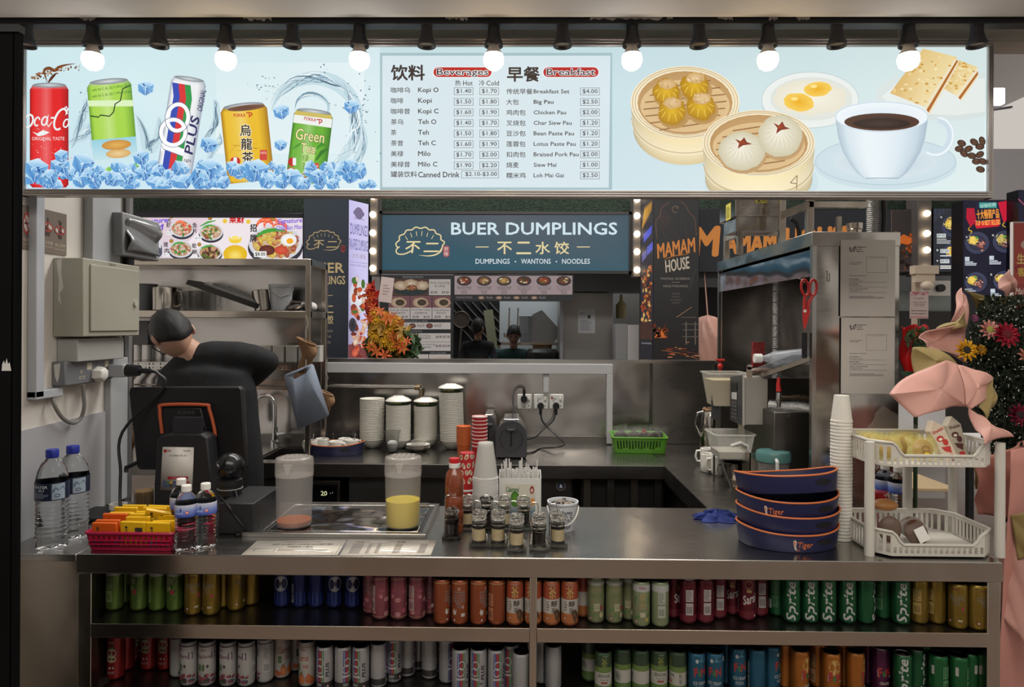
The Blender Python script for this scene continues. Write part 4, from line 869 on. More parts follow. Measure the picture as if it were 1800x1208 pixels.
dct=thing('exhaust_ducts','ribbed exhaust ducts rising over the far steel fridge','duct',tuple(P(1055,515,7.3)))
for k in range(4):part('duct',M().cyl((-.22+k*.13,0,0),(-.22+k*.13,0,.5),.055,12),S_FR,dct)
# ---- far people
SKIN=mat('skin',(178,138,116),.55,sss=.05);HAIR=mat('black_hair',(24,22,22),.6,bump=(220,.5,.002));
def skin_mesh(name,chains,mt,parent,sub=2,root=0):
 """chains: list of [(x,y,z,r),...]; joined at the vertices they share"""
 vs_=[];es=[];rs=[];idx={}
 for ch in chains:
  prev=None
  for(x,y,z,r)in ch:
   k=(round(x,4),round(y,4),round(z,4))
   if k not in idx:idx[k]=len(vs_);vs_.append((x,y,z));rs.append(r)
   if prev is not None:es.append((prev,idx[k]))
   prev=idx[k]
 me=bpy.data.meshes.new(name);me.from_pydata(vs_,es,[]);o=bpy.data.objects.new(name,me);col.objects.link(o);me.materials.append(mt)
 if parent:o.parent=parent
 md=o.modifiers.new('skin','SKIN');md.use_smooth_shade=True
 for i,r in enumerate(rs):
  sv=me.skin_vertices[0].data[i];sv.radius=r if isinstance(r,tuple)else(r,r)
 me.skin_vertices[0].data[root].use_root=True
 s_=o.modifiers.new('sub','SUBSURF');s_.levels=sub;s_.render_levels=sub
 return o
def head(parent,c,s,yaw=0,pitch=0,hair=True,skin=SKIN,hairlen=0,face=True):
 """face points to -Y before yaw/pitch; c = centre of the skull"""
 R=Matrix.Translation(c)@Matrix.Rotation(yaw,4,'Z')@Matrix.Rotation(pitch,4,'X')
 def fn(u,v):
  a=2*PI*u;b=PI*v;x=math.sin(b)*math.cos(a);y=math.sin(b)*math.sin(a);z=-math.cos(b)
  w=.078;d=.098;h=.118
  if z<0:w*=1-.28*(-z)**1.5;d*=1-.10*(-z)
  X,Y,Z=x*w,y*d,z*h
  if y<-.3 and z<.25:Y-=.006*math.exp(-((z+.9)**2)*9)
  Y-=.022*math.exp(-(x/.16)**2-((z+.16)/.17)**2)if y<0 else 0
  Y-=.006*math.exp(-(x/.3)**2-((z+.50)/.09)**2)if y<0 else 0
  Y+=.010*(math.exp(-((x-.42)/.2)**2-((z-.03)/.13)**2)+math.exp(-((x+.42)/.2)**2-((z-.03)/.13)**2))if y<0 else 0
  return tuple(R@Vector((X*s,Y*s,Z*s)))
 o=part('head',M().grid(fn,44,34),skin,parent,angle=180)
 for sd_ in(-1,1):
  m=M();m.T=R@Matrix.Translation((sd_*.080*s,.012*s,-.012*s))@Matrix.Rotation(sd_*-.35,4,'Z');m.ball((0,0,0),.03*s,10,8,(.32,.62,1.0));m.ball((sd_*.006*s,-.004*s,.0),.022*s,10,8,(.3,.5,1.0));part('ear',m,skin,o)
 if hair:
  def hf(u,v):
   a=2*PI*u;b=PI*(.40+.60*v)if True else 0
   fr=max(0,-math.sin(a));lo=.45+.18*fr**1.2-.25*max(0,math.sin(a))**.8-hairlen
   b=PI*(lo+(1-lo)*v);x=math.sin(b)*math.cos(a);y=math.sin(b)*math.sin(a);z=-math.cos(b);k=1.10+.018*math.sin(a*9)*math.sin(b*7)+.012*math.sin(a*23+b*5)
   if v<.04:k=1.02
   w,d,h=.078,.098,.118
   if z<0:w*=1-.28*(-z)**1.5;d*=1-.10*(-z)
   return tuple(R@Vector((x*w*k*s,y*d*k*s,z*h*k*s)))
  part('hair',M().grid(hf,56,16),HAIR,parent,angle=180)
 if face:
  m=M();m.T=R
  for sd_ in(-1,1):m=M();m.T=R;m.ball((sd_*.030*s,-.083*s,.004*s),.011*s,8,6,(1.2,.5,.6));part('eye',m,mat('dark_eyes',(30,24,22),.3),o)
  m=M();m.T=R;m.ball((0,-.094*s,-.058*s),.02*s,10,6,(1.2,.35,.25));part('mouth',m,mat('lips',(150,86,78),.5),o)
  m=M();m.T=R
  for sd_ in(-1,1):m=M();m.T=R;m.tube([(sd_*.048*s,-.080*s,.022*s),(sd_*.032*s,-.090*s,.028*s),(sd_*.016*s,-.092*s,.025*s)],.0032*s,5);part('eyebrow',m,HAIR,o)
 return o,R
YP=6.9
def far_person(px,py_chin,hh_px,Y,label,shirt,yaw,pitch,face,reach):
 s=hh_px*Y/1200/.236;c=P(px,py_chin-hh_px*.5,Y);t=thing('person',label,'person',(c.x,Y,c.z-.12*s-1.35*s))
 hz=1.35*s+.12*s;H=lambda z:z*s
 head(t,Vector((0,0,hz)),s,yaw,pitch,face=face,skin=mat('dim_skin',(156,120,104),.6,sss=.03))
 skin_mesh('neck',[[(0,.02,H(1.29),.052*s),(0,.012,H(1.40),.047*s)]],mat('dim_skin'),t)
 sh=H(1.32)
 ch=[[(0,.03,H(.85),(.15*s,.11*s)),(0,.03,H(1.05),(.15*s,.10*s)),(0,.02,H(1.25),(.16*s,.09*s)),(0,.02,sh,(.08*s,.06*s))],[(0,.02,H(1.25),(.16*s,.09*s)),(-.17*s,.02,H(1.245),.055*s),(-.22*s,-.02,H(1.05),.05*s),(-.21*s,-.10,H(.92),.042*s)],[(0,.02,H(1.25),(.16*s,.09*s)),(.17*s,.02,H(1.245),.055*s),(.22*s,-.02,H(1.05),.05*s),(.21*s,-.10,H(.92),.042*s)]]
 skin_mesh('shirt',ch,shirt,t)
 skin_mesh('trousers',[[(0,.03,H(.9),(.14*s,.1*s)),(0,.03,H(.8),(.14*s,.1*s)),(-.09*s,.03,H(.45),.07*s),(-.1*s,.03,.06,.05*s)],[(0,.03,H(.8),(.14*s,.1*s)),(.09*s,.03,H(.45),.07*s),(.1*s,.03,.06,.05*s)]],mat('dark_trousers',(30,30,34),.8),t)
 for k in(-1,1):
  hx,hy,hz_=k*.21*s,-.10,H(.92);f=[[(hx,hy,hz_,.036*s),(hx-.02*k,hy-.13*s,H(.84),.028*s),(hx-.03*k,hy-.19*s,H(.83),(.034*s,.016*s))]]
  for q_ in range(4):f.append([(hx-.03*k,hy-.19*s,H(.83),(.034*s,.016*s)),(hx-.03*k+(q_-1.5)*.017*s,hy-.25*s,H(.82),.008*s),(hx-.03*k+(q_-1.5)*.017*s,hy-.285*s,H(.80),.007*s)])
  f.append([(hx-.03*k,hy-.19*s,H(.83),(.034*s,.016*s)),(hx-.03*k-k*.035*s,hy-.22*s,H(.82),.009*s)])
  skin_mesh('arm',f,mat('dim_skin'),t)
 return t
far_person(903,606,34,7.2,'woman in a dark green top with tied back hair looking down in the far kitchen',mat('dark_green_cloth',(30,62,58),.85),0,.35,True,0)
far_person(840,592,32,7.0,'person in a black shirt turned away in the far kitchen by the slatted wall',mat('black_cloth_far',(26,27,30),.85),math.radians(150),.2,False,0)
struct('wall_far_counter',M().box(P(797,640,6.35).x,P(1260,640,6.35).x,6.3,6.4,0,P(900,640,6.3).z),S_DK,smooth=False)
# ---- Mamam pillar + sign
ORG=(222,140,66)
def d2(A):
 A.l=1;A.rect(.01,.003,.99,.997,(34,36,46));A.l=2;r_=random.Random(8)
 for k in range(9):A.line([(.1+.09*k,.18-.012*k),(.3+.07*k,.06-.004*k)],.05,(206,150,50),True)
 A.poly([(.2,.22),(.9,.17),(.85,.22),(.25,.27)],(70,80,190));A.poly([(.1,.34),(.45,.31),(.45,.36),(.1,.39)],(90,90,150));A.poly([(.5,.30),(.95,.27),(.95,.32),(.5,.35)],(80,90,190))
 for k in range(90):
  A.l=3+k%4;c=r_.choice([(180,70,30),(226,130,60),(90,40,24),(240,190,110),(130,60,34)]);A.ell(r_.uniform(.1,.85),r_.uniform(.42,.78),r_.uniform(.04,.14),r_.uniform(.006,.02),c,mixc(c,BLACK,.5),n=8)
 A.l=8;A.rect(.01,.76,.99,.86,(60,36,30));A.rect(.01,.86,.99,.997,(30,28,34));A.text('GOOD FOOD',.1,.88,.9,.89,(190,190,200))
lit_side('lit_poster','narrow lit barbecue poster at the left edge of the black pillar',1127,1149,351,636,6.1,5.95,d2)
t,A=panel('pillar_banner','black pillar banner with orange brush lettering and fire picture','banner',1148,351,1229,636,5.95,.10,DARKB)
A.l=1;A.add([(1149,352),(1228,352),(1228,635),(1149,635)],[(0,1,2,3)],[(48,48,50),(44,46,50),(26,24,26),(24,22,24)])
A.l=2;A.line(smooth([(1155,420),(1153,390),(1160,380),(1163,366),(1176,356)],4),1.1,(120,84,66));A.line(smooth([(1224,415),(1221,385),(1212,374),(1205,362),(1196,353)],4),1.1,(120,84,66));A.ring(1187,368,6,6,1.1,(140,110,90),60,330);A.text('*',1189,363,1193,368,(150,120,100))
for k in range(12):a=math.radians(k*30);A.line([(1168+3*math.cos(a),386+3*math.sin(a)),(1168+13*math.cos(a),386+13*math.sin(a))],.8,(110,70,60),True)
for(a,b)in(((1180,400),(1192,418)),((1200,385),(1208,412)),((1160,396),(1172,420))):A.line([a,b],1,(90,60,50),True)
A.l=3;A.text('MAMAM',1153,423,1224,449,ORG,.025,-10,.25);A.line([(1168,456),(1184,450),(1210,447)],2,(190,120,50),True);A.text('HOUSE',1168,454,1213,476,(206,196,178),.02,-10,.25)
A.text('MAMAK GORENG',1162,488,1213,492,(150,146,140));A.rect(1181,496,1195,496.6,(150,146,140));A.text('NASI PADANG',1166,501,1209,505,(150,146,140))
for i,tx in enumerate(('GOOD','FOOD','ALWAYS','HITS')):A.text(tx,1188-len(tx)*1.6,515+i*5.4,1188+len(tx)*1.6,518+i*5.4,(110,108,106))
A.l=2;A.line(smooth([(1225,470),(1217,490),(1212,515)],4),1.3,(70,74,64),True);A.line([(1189,558),(1216,540)],1.3,(190,150,110),True)
for k in range(40):x=1149+rn.random()*24;y=583+rn.gauss(0,4);A.l=3+k%3;A.ell(x,y,rn.uniform(.8,3.5),rn.uniform(1,5),rn.choice([(226,110,40),(246,190,90),(150,50,24),(90,34,20)]),(60,24,16),n=7)
A.l=4;A.poly([(1150,594),(1156,580),(1159,588),(1164,578),(1168,590),(1173,594)],(232,120,50));A.poly([(1153,594),(1158,586),(1163,592)],(250,210,120))
A.l=5
for x in(1206,1222):A.line([(x,566),(x,606)],2,(120,112,106));
for y in(570,580,592):A.line([(1200,y),(1227,y)],1,(130,120,112))
A.line([(1197,558),(1224,558)],1,(120,100,90))
for k in range(16):A.l=6;A.ell(rn.uniform(1165,1226),rn.uniform(600,628),rn.uniform(2,8),rn.uniform(.5,1.2),rn.choice([(190,80,40),(90,40,30),(220,140,90)]),n=7)
A.line([(1163,616),(1195,621),(1226,631)],1.2,(150,100,70));A.line([(1170,612),(1200,617),(1226,622)],1.0,(120,60,44))
A.build('printed_fire',printed('dim_print',.5,.0),t)
t,A=panel('barbecue_sign','long black stall sign with big orange brush letters behind the hood frame','sign',1229,368,1616,478,YF,.08,DARKB)
A.l=1;A.rect(1230,369,1565,477,(40,41,45));A.rect(1566,369,1614,477,(58,50,48));A.frame(1566,369,1614,477,1.5,(110,96,90))
A.l=3
A.text('M',1216,398,1268,452,ORG,.06,-3,.15)
A.text('AMAM',1272,408,1366,446,ORG,.05,-2,.1);A.text('HOUSE',1378,398,1500,446,ORG,.05,-2,.1)
for k in range(50):
 x=rn.uniform(1568,1612);y=rn.uniform(408,474);c=rn.choice([(210,90,30),(150,60,24),(240,150,60),(60,30,20),(180,110,60)])if y<445 else rn.choice([(70,44,34),(40,28,24),(110,70,50)]);A.l=3+k%4;A.ell(x,y,rn.uniform(1.5,6),rn.uniform(1,5),c,mixc(c,BLACK,.4),rn.uniform(0,90),n=8)
A.l=8;A.poly([(1567,415),(1576,420),(1588,412),(1600,418),(1612,412),(1610,424),(1596,430),(1582,428),(1568,432)],(224,110,40))
A.build('printed_letters',printed('board_print',.5,.62),t)
struct('wall_far_soffit',slab(1229,479,1262,640,7.0,.05),mat('black_wall',(26,26,28),.6),smooth=False)
struct('wall_far_header',slab(1229,479,1262,505,6.3,.05),DK2,smooth=False)
def bag(u,v):
 a=2*PI*u;r=(.17+.03*math.sin(5*a+v*4)+.012*math.sin(11*a+v*9))*(math.sin(PI*min(1,.16+v*.84))**.5);return(r*math.cos(a),r*.7*math.sin(a),.42*v**.9)
p=P(1244,636,6.15);o=part('plastic_bag',M().grid(bag,60,20),mat('pink_bag',(226,176,160),.4,trans=.15,bump=(9,.5,.02)),None,loc=(p.x,6.15,p.z));part('hanging_cord',M().cyl((0,0,.38),(0,.14,.85),.006,6),mat('pink_bag'),o);tag(o,'crumpled pink plastic bag hanging beside the fire banner','bag')
# ---- right edge: menu screens
def dish(A,cx,cy,r,seed,l=4,noodle=(232,200,80)):
 r_=random.Random(seed);A.l=l;A.ell(cx,cy,r,r*.9,(60,62,84),(30,32,46));A.l=l+1
 for k in(.95,.85,.75):A.ring(cx,cy,r*k,r*k*.9,.6,(90,94,130))
 for k in range(40):
  A.l=l+2+k%3;c=r_.choice([noodle,mixc(noodle,(255,250,200),.4),mixc(noodle,(150,100,20),.3)]);A.ring(cx-r*.25+r_.gauss(0,r*.1),cy-r*.2+r_.gauss(0,r*.1),r*r_.uniform(.15,.36),r*r_.uniform(.1,.3),1.1,c,r_.uniform(0,200),r_.uniform(200,360),10)
 for k in range(26):
  A.l=l+5;c=r_.choice([(170,90,80),(206,130,110),(120,60,50),(230,170,150)]);A.ell(cx+r*.3+r_.gauss(0,r*.18),cy+r*.18+r_.gauss(0,r*.18),r*.1,r*.08,c,mixc(c,BLACK,.3),n=7)
 A.l=l+6;A.ell(cx-r*.05,cy-r*.4,r*.12,r*.1,(80,160,60),n=8)
t,A=panel('menu_screen','lit spaghetti menu screen right of the bulb strip','screen',1640,366,1694,478,YF,.1,DARKB)
A.l=1;A.rect(1641,367,1693,477,(44,46,54));A.poly([(1641,367),(1668,367),(1641,392)],(80,84,96))
dish(A,1676,398,22,3);dish(A,1680,446,24,4,4,(236,196,90));A.l=12
for(x,y,n_)in((1654,382,'8A'),(1647,440,'8'),(1647,459,'9')):A.ell(x,y,3.4,3.4,(20,20,22),n=12);A.l=13;A.text(n_,x-1.8,y-1.8,x+1.8,y+1.8,WHITE);A.l=12
for(x,y,p_)in((1647,414,'$9.90'),(1653,441,'$7.50'),(1653,459,'$8.50')):A.rr(x-1,y-3,x+15,y+4,.8,(200,206,206));A.l=13;A.text(p_,x,y-1.6,x+13,y+2.6,(40,50,50));A.l=12
A.tlines(1646,420,1672,430,3,(206,206,206));A.tlines(1652,449,1684,453,1,(220,220,220));A.tlines(1652,467,1690,474,2,(226,226,220),.6)
A.build('printed_dishes',EM,t)
t,A=panel('menu_totem','tall dark menu totem with red ribbon heading and plated noodles','screen',1692,352,1787,690,4.3,.12,mat('totem_black',(16,16,22),.3))
A.l=1;A.add([(1693,344),(1786,334),(1786,520),(1693,520)],[(0,1,2,3)],(22,22,40))
for k in range(30):A.l=2;A.line([(1693+rn.random()*92,345+rn.random()*40)for _ in range(2)],.7,rn.choice([(60,40,80),(90,40,60),(40,50,90)]),True)
A.l=3;A.rr(1721,356,1752,366,1,(60,150,140));A.l=4;A.text('NO PORK NO LARD',1723,358,1750,364,(220,240,236),0,-8)
A.l=3;A.poly([(1699,366),(1712,366),(1716,388),(1706,400),(1698,384)],(180,20,50));A.poly([(1754,356),(1775,350),(1778,380),(1764,392),(1758,372)],(196,24,54));A.poly([(1712,392),(1758,384),(1756,398),(1716,402)],(200,30,50))
A.l=5;A.text('十大畅销产品',1716,368,1756,385,(236,150,60),.02,-4);A.text('TOP 10 BEST SELLERS',1714,387,1758,396,(250,170,80),.02,-3)
for pts in([(1705,398),(1702,404),(1708,407),(1704,412)],[(1780,350),(1784,358),(1778,364),(1782,372)],[(1766,390),(1762,396),(1768,400)]):A.line(smooth(pts,4),1.6,(236,190,60),True)
for k,(x,y)in enumerate(((1717,427),(1766,425),(1715,496),(1765,494))):dish(A,x,y,22 if y<450 else 20,k+7,4,(236,200,80)if k!=1 else(190,170,90))
A.l=12
for(x,y,n_)in((1698,417,'3A'),(1744,414,'3B'),(1698,488,'4'),(1741,483,'5')):A.ell(x,y,3.4,3.4,(12,12,16),n=12);A.l=13;A.text(n_,x-1.8,y-1.8,x+1.8,y+1.8,WHITE);A.l=12
for(x,y)in((1695,452),(1738,450),(1740,508)):A.rr(x,y,x+8,y+7,.6,(200,210,216));A.tlines(x,y+8,x+22,y+16,3,(200,206,216),.6)
A.tlines(1695,508,1715,514,2,(200,206,216));A.text('$5.90',1696,454,1702,457,BLACK);A.text('$6.90',1739,452,1745,455,BLACK)
A.build('printed_dishes',EM,t)
t,A=panel('menu_totem','edge of a second dark screen beyond the red ribbon menu at the right','screen',1789,334,1830,480,4.2,.1,mat('totem_black',(16,16,22),.3));
A.l=1;A.rect(1790,335,1829,479,(24,24,42));A.l=2;A.line([(1790,350),(1800,360),(1829,370)],1.5,(190,90,120));A.ell(1806,420,18,18,(200,160,70),(40,40,60));A.build('printed_dishes',EM,t)
t,A=panel('opening_banner','red and white opening banner at the right edge of the scene','banner',1780,390,1835,560,3.2,.02,mat('banner_white',(200,190,186),.5))
A.l=1;A.rect(1782,392,1834,556,(176,70,60));A.l=2
for k in range(12):A.ell(rn.uniform(1784,1830),rn.uniform(395,550),rn.uniform(4,9),rn.uniform(4,9),rn.choice([(210,180,170),(150,40,40),(226,200,190)]),n=9,wob=.4,seed=k)
A.l=3;A.text('生',1787,446,1802,464,(236,206,130),.03);A.text('意',1803,450,1816,466,(236,206,130),.03);A.text('客',1788,470,1802,486,(226,190,90),.03);A.text('兴',1804,472,1816,488,(226,190,90),.03);A.rect(1782,500,1834,556,(150,60,56));A.text('Mai',1784,506,1800,518,(230,210,200),.02,0,.3)
A.build('printed_wishes',PR,t)
m=slab(1550,512,1692,548,7.4,.05);struct('wall_far_tiles',m,mat('pale_tiles',(150,158,156),.5,var=(3,.1)),smooth=False)
m=slab(1550,480,1692,512,7.3,.04);struct('wall_far_band',m,mat('grey_band',(108,112,114),.5),smooth=False)
struct('wall_far_right',slab(1550,548,1800,760,7.35,.04),mat('far_dark',(46,44,44),.6),smooth=False)
pb=struct('column_far',slab(1608,482,1617,700,5.9,.06),mat('cream_post',(190,170,150),.5),smooth=False)
kobj('wall_light','small round wall light and sensor under the bulb strip','light fitting',M().box(-.08,.08,0,.06,-.02,.05).box(-.1,.1,-.02,.06,.05,.12).ball((0,-.02,-.05),.05,14,8,(1,1,.8)),mat('cream_fitting',(206,190,170),.5,),1627,492,5.8)
t=thing('wall_socket','white double socket with a black plug on the far tiled wall','socket',tuple(P(1640,567,7.25)));t.location.z=P(1640,570,7.25).z+.0
part('plate',M().box(-.16,.16,-.02,.0,-.08,.08),WPL,t,bev=.006);part('plug',M().cyl((.04,-.02,0),(.04,-.07,0),.04,12),BLK,t)
t.location=tuple(P(1642,507,7.25))
o=0 and kobj('stock_pot','dark steel pot on the far counter beside the hood','pot',M().lathe([(.12,0),(.13,.02),(.13,.16),(.14,.165),(.125,.17),(.0001,.19)],20),S_DK,1592,520,6.6)
wc=thing('white_table','white topped table with two chairs seen behind the rack','table',tuple(P(1600,640,5.2)));wc.location.z=0
part('tabletop',M().box(-.35,.5,-.3,.4,.70,.74),mat('white_laminate',(206,204,204),.4),wc,bev=.004);
for sx_ in(-.3,.45):part('leg',M().box(sx_-.02,sx_+.02,-.02,.02,0,.70),BLKM,wc)
part('modesty_panel',M().box(-.35,.5,.38,.4,.2,1.12),mat('white_laminate'),wc)
wt=thing('wooden_table','pale wooden table edge seen through the rack','table',(P(1612,790,4.2).x,4.2,0));zz=P(1612,845,4.2).z
part('tabletop',M().box(-.35,.12,-.2,.5,zz-.02,zz),mat('pale_wood',(206,180,140),.5,var=(6,.15)),wt,bev=.004);part('leg',M().cyl((-.1,.1,0),(-.1,.1,zz-.02),.02),BLKM,wt)
t=thing('ceiling_lamp','bright square lamp beside a fan blade high at the right edge','light',tuple(P(1752,168,4.6)))
part('lens',M().box(-.03,.06,0,.05,-.055,.055),mat('lamp_lens',(235,235,255),.5,emit=5),t,bev=.01);part('fan_blade',M().bar((.0,.1,-.07),(.17,.1,-.045),.02,.012),mat('fan_blade',(70,66,66),.5),t)
struct('wall_upper_right',slab(1500,262,1900,350,5.2,.05),mat('white_fascia',(178,176,180),.6),smooth=False)
# ---------------- materials for wares ----------------
CERA=mat('white_ceramic',(226,222,212),.22,coat=.3)
MEL=mat('cream_melamine',(216,212,200),.35)
CLR=mat('clear_acrylic',(240,240,238),.05,trans=1.0,alpha=.55,ior=1.2)
FROST=mat('frosted_plastic',(176,174,172),.3,alpha=.2)
GLASS=mat('water_clear',(245,248,248),.03,trans=1.0,ior=1.2)
TRAYB=mat('tray_navy',(24,28,68),.45);ORNG=mat('tray_orange_rim',(196,108,58),.45)
WIRE=mat('steel_wire',(170,166,160),.25,1.0)
def at(px,py,z=ZC):return G(px,py,z)
def sc_at(p):return p.y/1200.0
def up(px,py,Y):return P(px,py,Y).z
# ---------------- shelf unit over the sink ----------------
su=thing('steel_shelf_unit','two tier stainless shelf unit over the sink behind the man','shelf',(0,3.45,0))
xr_=P(546,500,3.45).x;xl_=-2.35;Yb=3.75
z1=up(500,455,3.45);z2=up(500,547,3.45);z3=up(500,638,3.45)
lp(M().box(xl_,xr_,3.45,Yb,z1-.035,z1),'top_shelf',S_FR,su,bev=.002)
lp(M().box(xl_,xr_,3.45,Yb,z2-.035,z2),'middle_shelf',S_FR,su,bev=.002)
lp(M().box(xl_,xr_,Yb,Yb+.012,1.22,z1-.002),'back_panel',S_BACK,su)
pw=.026
for(x,y)in((xr_-pw,3.448),(xr_-pw,Yb-pw),(P(222,600,3.45).x,3.448)):lp(M().box(x,x+pw,y,y+pw,ZC,z1-.002),'post',S_FR,su,bev=.002)
m=M();xA,xB=P(205,645,3.45).x,xr_-.03;n=int((xB-xA)/.019);zz0=z3-.038;zz1=z3;
rows=2;hh_=(zz1-zz0)/rows;hw_=(xB-xA)/n
for r in range(rows):
 for i in range(n):
  x0=xA+i*hw_;z0=zz0+r*hh_;cx,cz=x0+hw_/2,z0+hh_/2;o=len(m.v)
  outer=[(x0,z0),(x0+hw_,z0),(x0+hw_,z0+hh_),(x0,z0+hh_)];inner=[(cx+.0052*math.cos(a),cz+.0052*math.sin(a))for a in[math.radians(225+45*k)for k in range(8)]]
  m.add([(p[0],3.46,p[1])for p in outer]+[(p[0],3.46,p[1])for p in inner],[(0,1,6,5,4),(1,2,8,7,6),(2,3,10,9,8),(3,0,4,11,10)])
m.box(xA,xB,3.46,Yb,z3-.001,z3+.001);lp(m,'perforated_rail',S_TOP,su)
lp(M().tube([(xA,3.5,up(500,678,3.5)),(xr_,3.5,up(500,678,3.5))],.005,8),'rod',WIRE,su)
def ware(name,label,cat,m,mt,loc,rz=0,group=None,**k):
 o=part(name,m,mt,None,None,loc=tuple(loc),**k);o.rotation_euler=(0,0,rz);return tag(o,label,cat,group)
def mug_mesh(r=.042,h=.095):
 return M().lathe([(r*.85,0),(r*.97,.006),(r,h*.4),(r,h-.002),(r-.003,h),(r-.006,h-.004),(r-.006,.012),(.0001,.010)],24).tube([(r*.96,0,h*.82),(r*1.45,0,h*.8),(r*1.62,0,h*.5),(r*1.4,0,h*.22),(r*.96,0,h*.2)],.0055,8)
def onshelf(px,Y,z):return(P(px,545,Y).x,Y,z)
STJ=steel('jug_steel',(176,170,162),.18,.25,(120,120,2),.08,6)
t=thing('steel_jug','tall steel water jug with handle at the left of the shelf above the man','jug',onshelf(290,3.55,z2+.001))
part('body',M().lathe([(.055,0),(.06,.004),(.060,.115),(.057,.122),(.052,.122),(.05,.01),(.0001,.008)],28),STJ,t);part('handle',M().tube([(.058,0,.105),(.085,0,.10),(.092,0,.06),(.084,0,.03),(.058,0,.02)],.006,8),STJ,t)
c=dup(t,None,onshelf(268,3.66,z2+.001),0.3,'darker steel jug half hidden at the far left of the shelf')
t=thing('glass_mug','clear glass beer mug, leftmost of the row on the shelf above the man','glass',onshelf(325,3.58,z2+.001),group='glass mugs on the steel shelf')
part('body',M().lathe([(.032,0),(.036,.004),(.038,.105),(.035,.106),(.032,.012),(.0001,.012)],16),CLR,t);part('handle',M().tube([(.036,0,.09),(.058,0,.085),(.06,0,.04),(.036,0,.02)],.005,6),CLR,t)
for k,(px,Y)in enumerate(((346,3.58),(367,3.58),(336,3.67),(358,3.67))):
 dup(t,None,onshelf(px,Y,z2+.001),None,('second','third','back left','back right')[k]+' clear glass beer mug of the row on the shelf above the man')
ware('grey_pail','grey plastic pail at the left end of the steel shelf behind the fuse box','pail',M().lathe([(.055,0),(.066,.135),(.07,.137),(.07,.143),(.063,.143),(.052,.01),(.0001,.01)],24),mat('grey_tub2',(140,142,146),.45),onshelf(252,3.62,z2+.001))
t=thing('baking_tray','long dark tray lying tilted across glasses on the steel shelf','tray',(0,0,0));a=Vector(P(326,500,3.52));b=Vector(P(448,543,3.52));t.location=b+Vector((0,0,.002))
d=a-b;part('tray_panel',M().prism([(0,0),(d.x,d.z),(d.x+.012,d.z+.022),(.02,.022)],0,.16,'y'),mat('dark_tray',(52,50,48),.35,.6),t)
part('glass_top',M().prism([(-.0,.03),(d.x*.75,d.z*.75+.03),(d.x*.75+.01,d.z*.75+.045),(.0,.04)],.01,.15,'y'),mat('clear_lid',(200,200,200),.1,alpha=.35),t)
ware('steel_pot','small steel pot tipped on its side against the white pail','pot',M().lathe([(.035,0),(.04,.005),(.042,.11),(.038,.112),(.035,.01),(.0001,.008)],24),STJ,onshelf(462,3.57,z2+.001)).rotation_euler=(0,-.14,0)
t=thing('white_pail','white plastic pail with bail handle on the steel shelf','pail',onshelf(494,3.6,z2+.001))
PAIL=mat('pail_white',(200,202,206),.4)
part('body',M().lathe([(.048,0),(.052,.004),(.060,.125),(.064,.126),(.064,.142),(.060,.142),(.055,.12),(.046,.01),(.0001,.01)],28),PAIL,t)
part('bail_handle',M().tube([(-.062,-.01,.12),(-.03,-.05,.10),(.02,-.07,.075),(.06,-.03,.09),(.066,0,.12)],.003,6),PAIL,t)
ware('blender_lid','dark grey blender lid right of the white pail','lid',M().ball((0,0,.03),.045,16,8,(1.2,1,.6)).tube([(-.03,-.02,.04),(.0,-.03,.062),(.045,-.03,.04)],.008,8),S_DK,onshelf(524,3.58,z2+.001)).rotation_euler=(.2,-.35,0)
ware('white_cloth_ball','folded white cloth at the right end of the steel shelf','cloth',M().ball((0,0,.025),.035,14,8,(1.2,1,.8)),mat('white_cloth',(206,204,200),.9,bump=(30,.6,.01)),onshelf(544,3.62,z2+.001))
cm=M().prism(rrect(-.03,.03,-.03,.03,.008),0,.078).mesh('canister',mat('canister_white',(196,194,188),.4))
for k,px in enumerate((470,492,515,537,556)):
 p=P(px,637,3.55);o=part('canister',cm,None,None,loc=(p.x,3.55,z3+.002));tag(o,ORD[k]+' from the left of the white canisters on the perforated rail','canister','white canisters on the perforated rail');part('lid',M().prism(rrect(-.031,.031,-.031,.031,.008),.078,.084),CERA,o)
t=thing('conduit_box','grey junction box with curved white pipes beside the man','junction box',tuple(P(250,606,3.70)))
part('box',M().box(-.06,.06,-.05,.04,-.0,.13),mat('conduit_grey',(118,118,118),.5),t,bev=.003)
for dx in(-.035,.02):part('pipe',M().tube([(dx+.03,-.02,0),(dx+.03,-.02,-.08),(dx+.01,-.02,-.16),(dx-.02,-.02,-.2),(dx-.02,-.02,-.34)],.013,10),WPL,t)
SOCK=mat('stained_cotton',(146,112,82),.9,var=(9,.4),bump=(60,.6,.004))
def sock(px,py,Y,s,label):
 p=P(px,py,Y);t=thing('coffee_sock',label,'strainer',tuple(p));
 part('bag',M().grid(lambda u,v:((.045*s*(1-.55*v)+.006*math.sin(v*9+u*12))*math.cos(2*PI*u)+.012*math.sin(v*5),.03*s*(1-.5*v)*math.sin(2*PI*u),-.16*s*v-.02*s*math.cos(2*PI*u)*(1-v)),24,12),SOCK,t,solid=.002)
 part('ring',M().tube([(.046*s*math.cos(a*PI/9),.03*s*math.sin(a*PI/9),.0-.02*s*math.cos(a*PI/9))for a in range(18)],.004,6,True),SOCK,t)
 part('handle',M().tube([(0,0,0),(.0,.0,.05*s),(.012,0,.09*s),(.0,0,.13*s)],.003,6),WIRE,t)
 return t
sock(538,600,3.40,1.0,'brown stained coffee sock hanging from the shelf unit above the cutting board');sock(572,690,3.42,.8,'second brown coffee sock hanging behind the grey cutting board')
sock(224,745,2.9,.9,'dull brown coffee sock hanging low at the left behind the monitor')
a=P(500,664,3.38);t=thing('cutting_board','light grey plastic cutting board hanging tilted by its hand hole','cutting board',tuple(P(538,650,3.38)))
def bp(px,py):q=P(px,py,3.38);return(q.x-t.location.x,q.z-t.location.z)
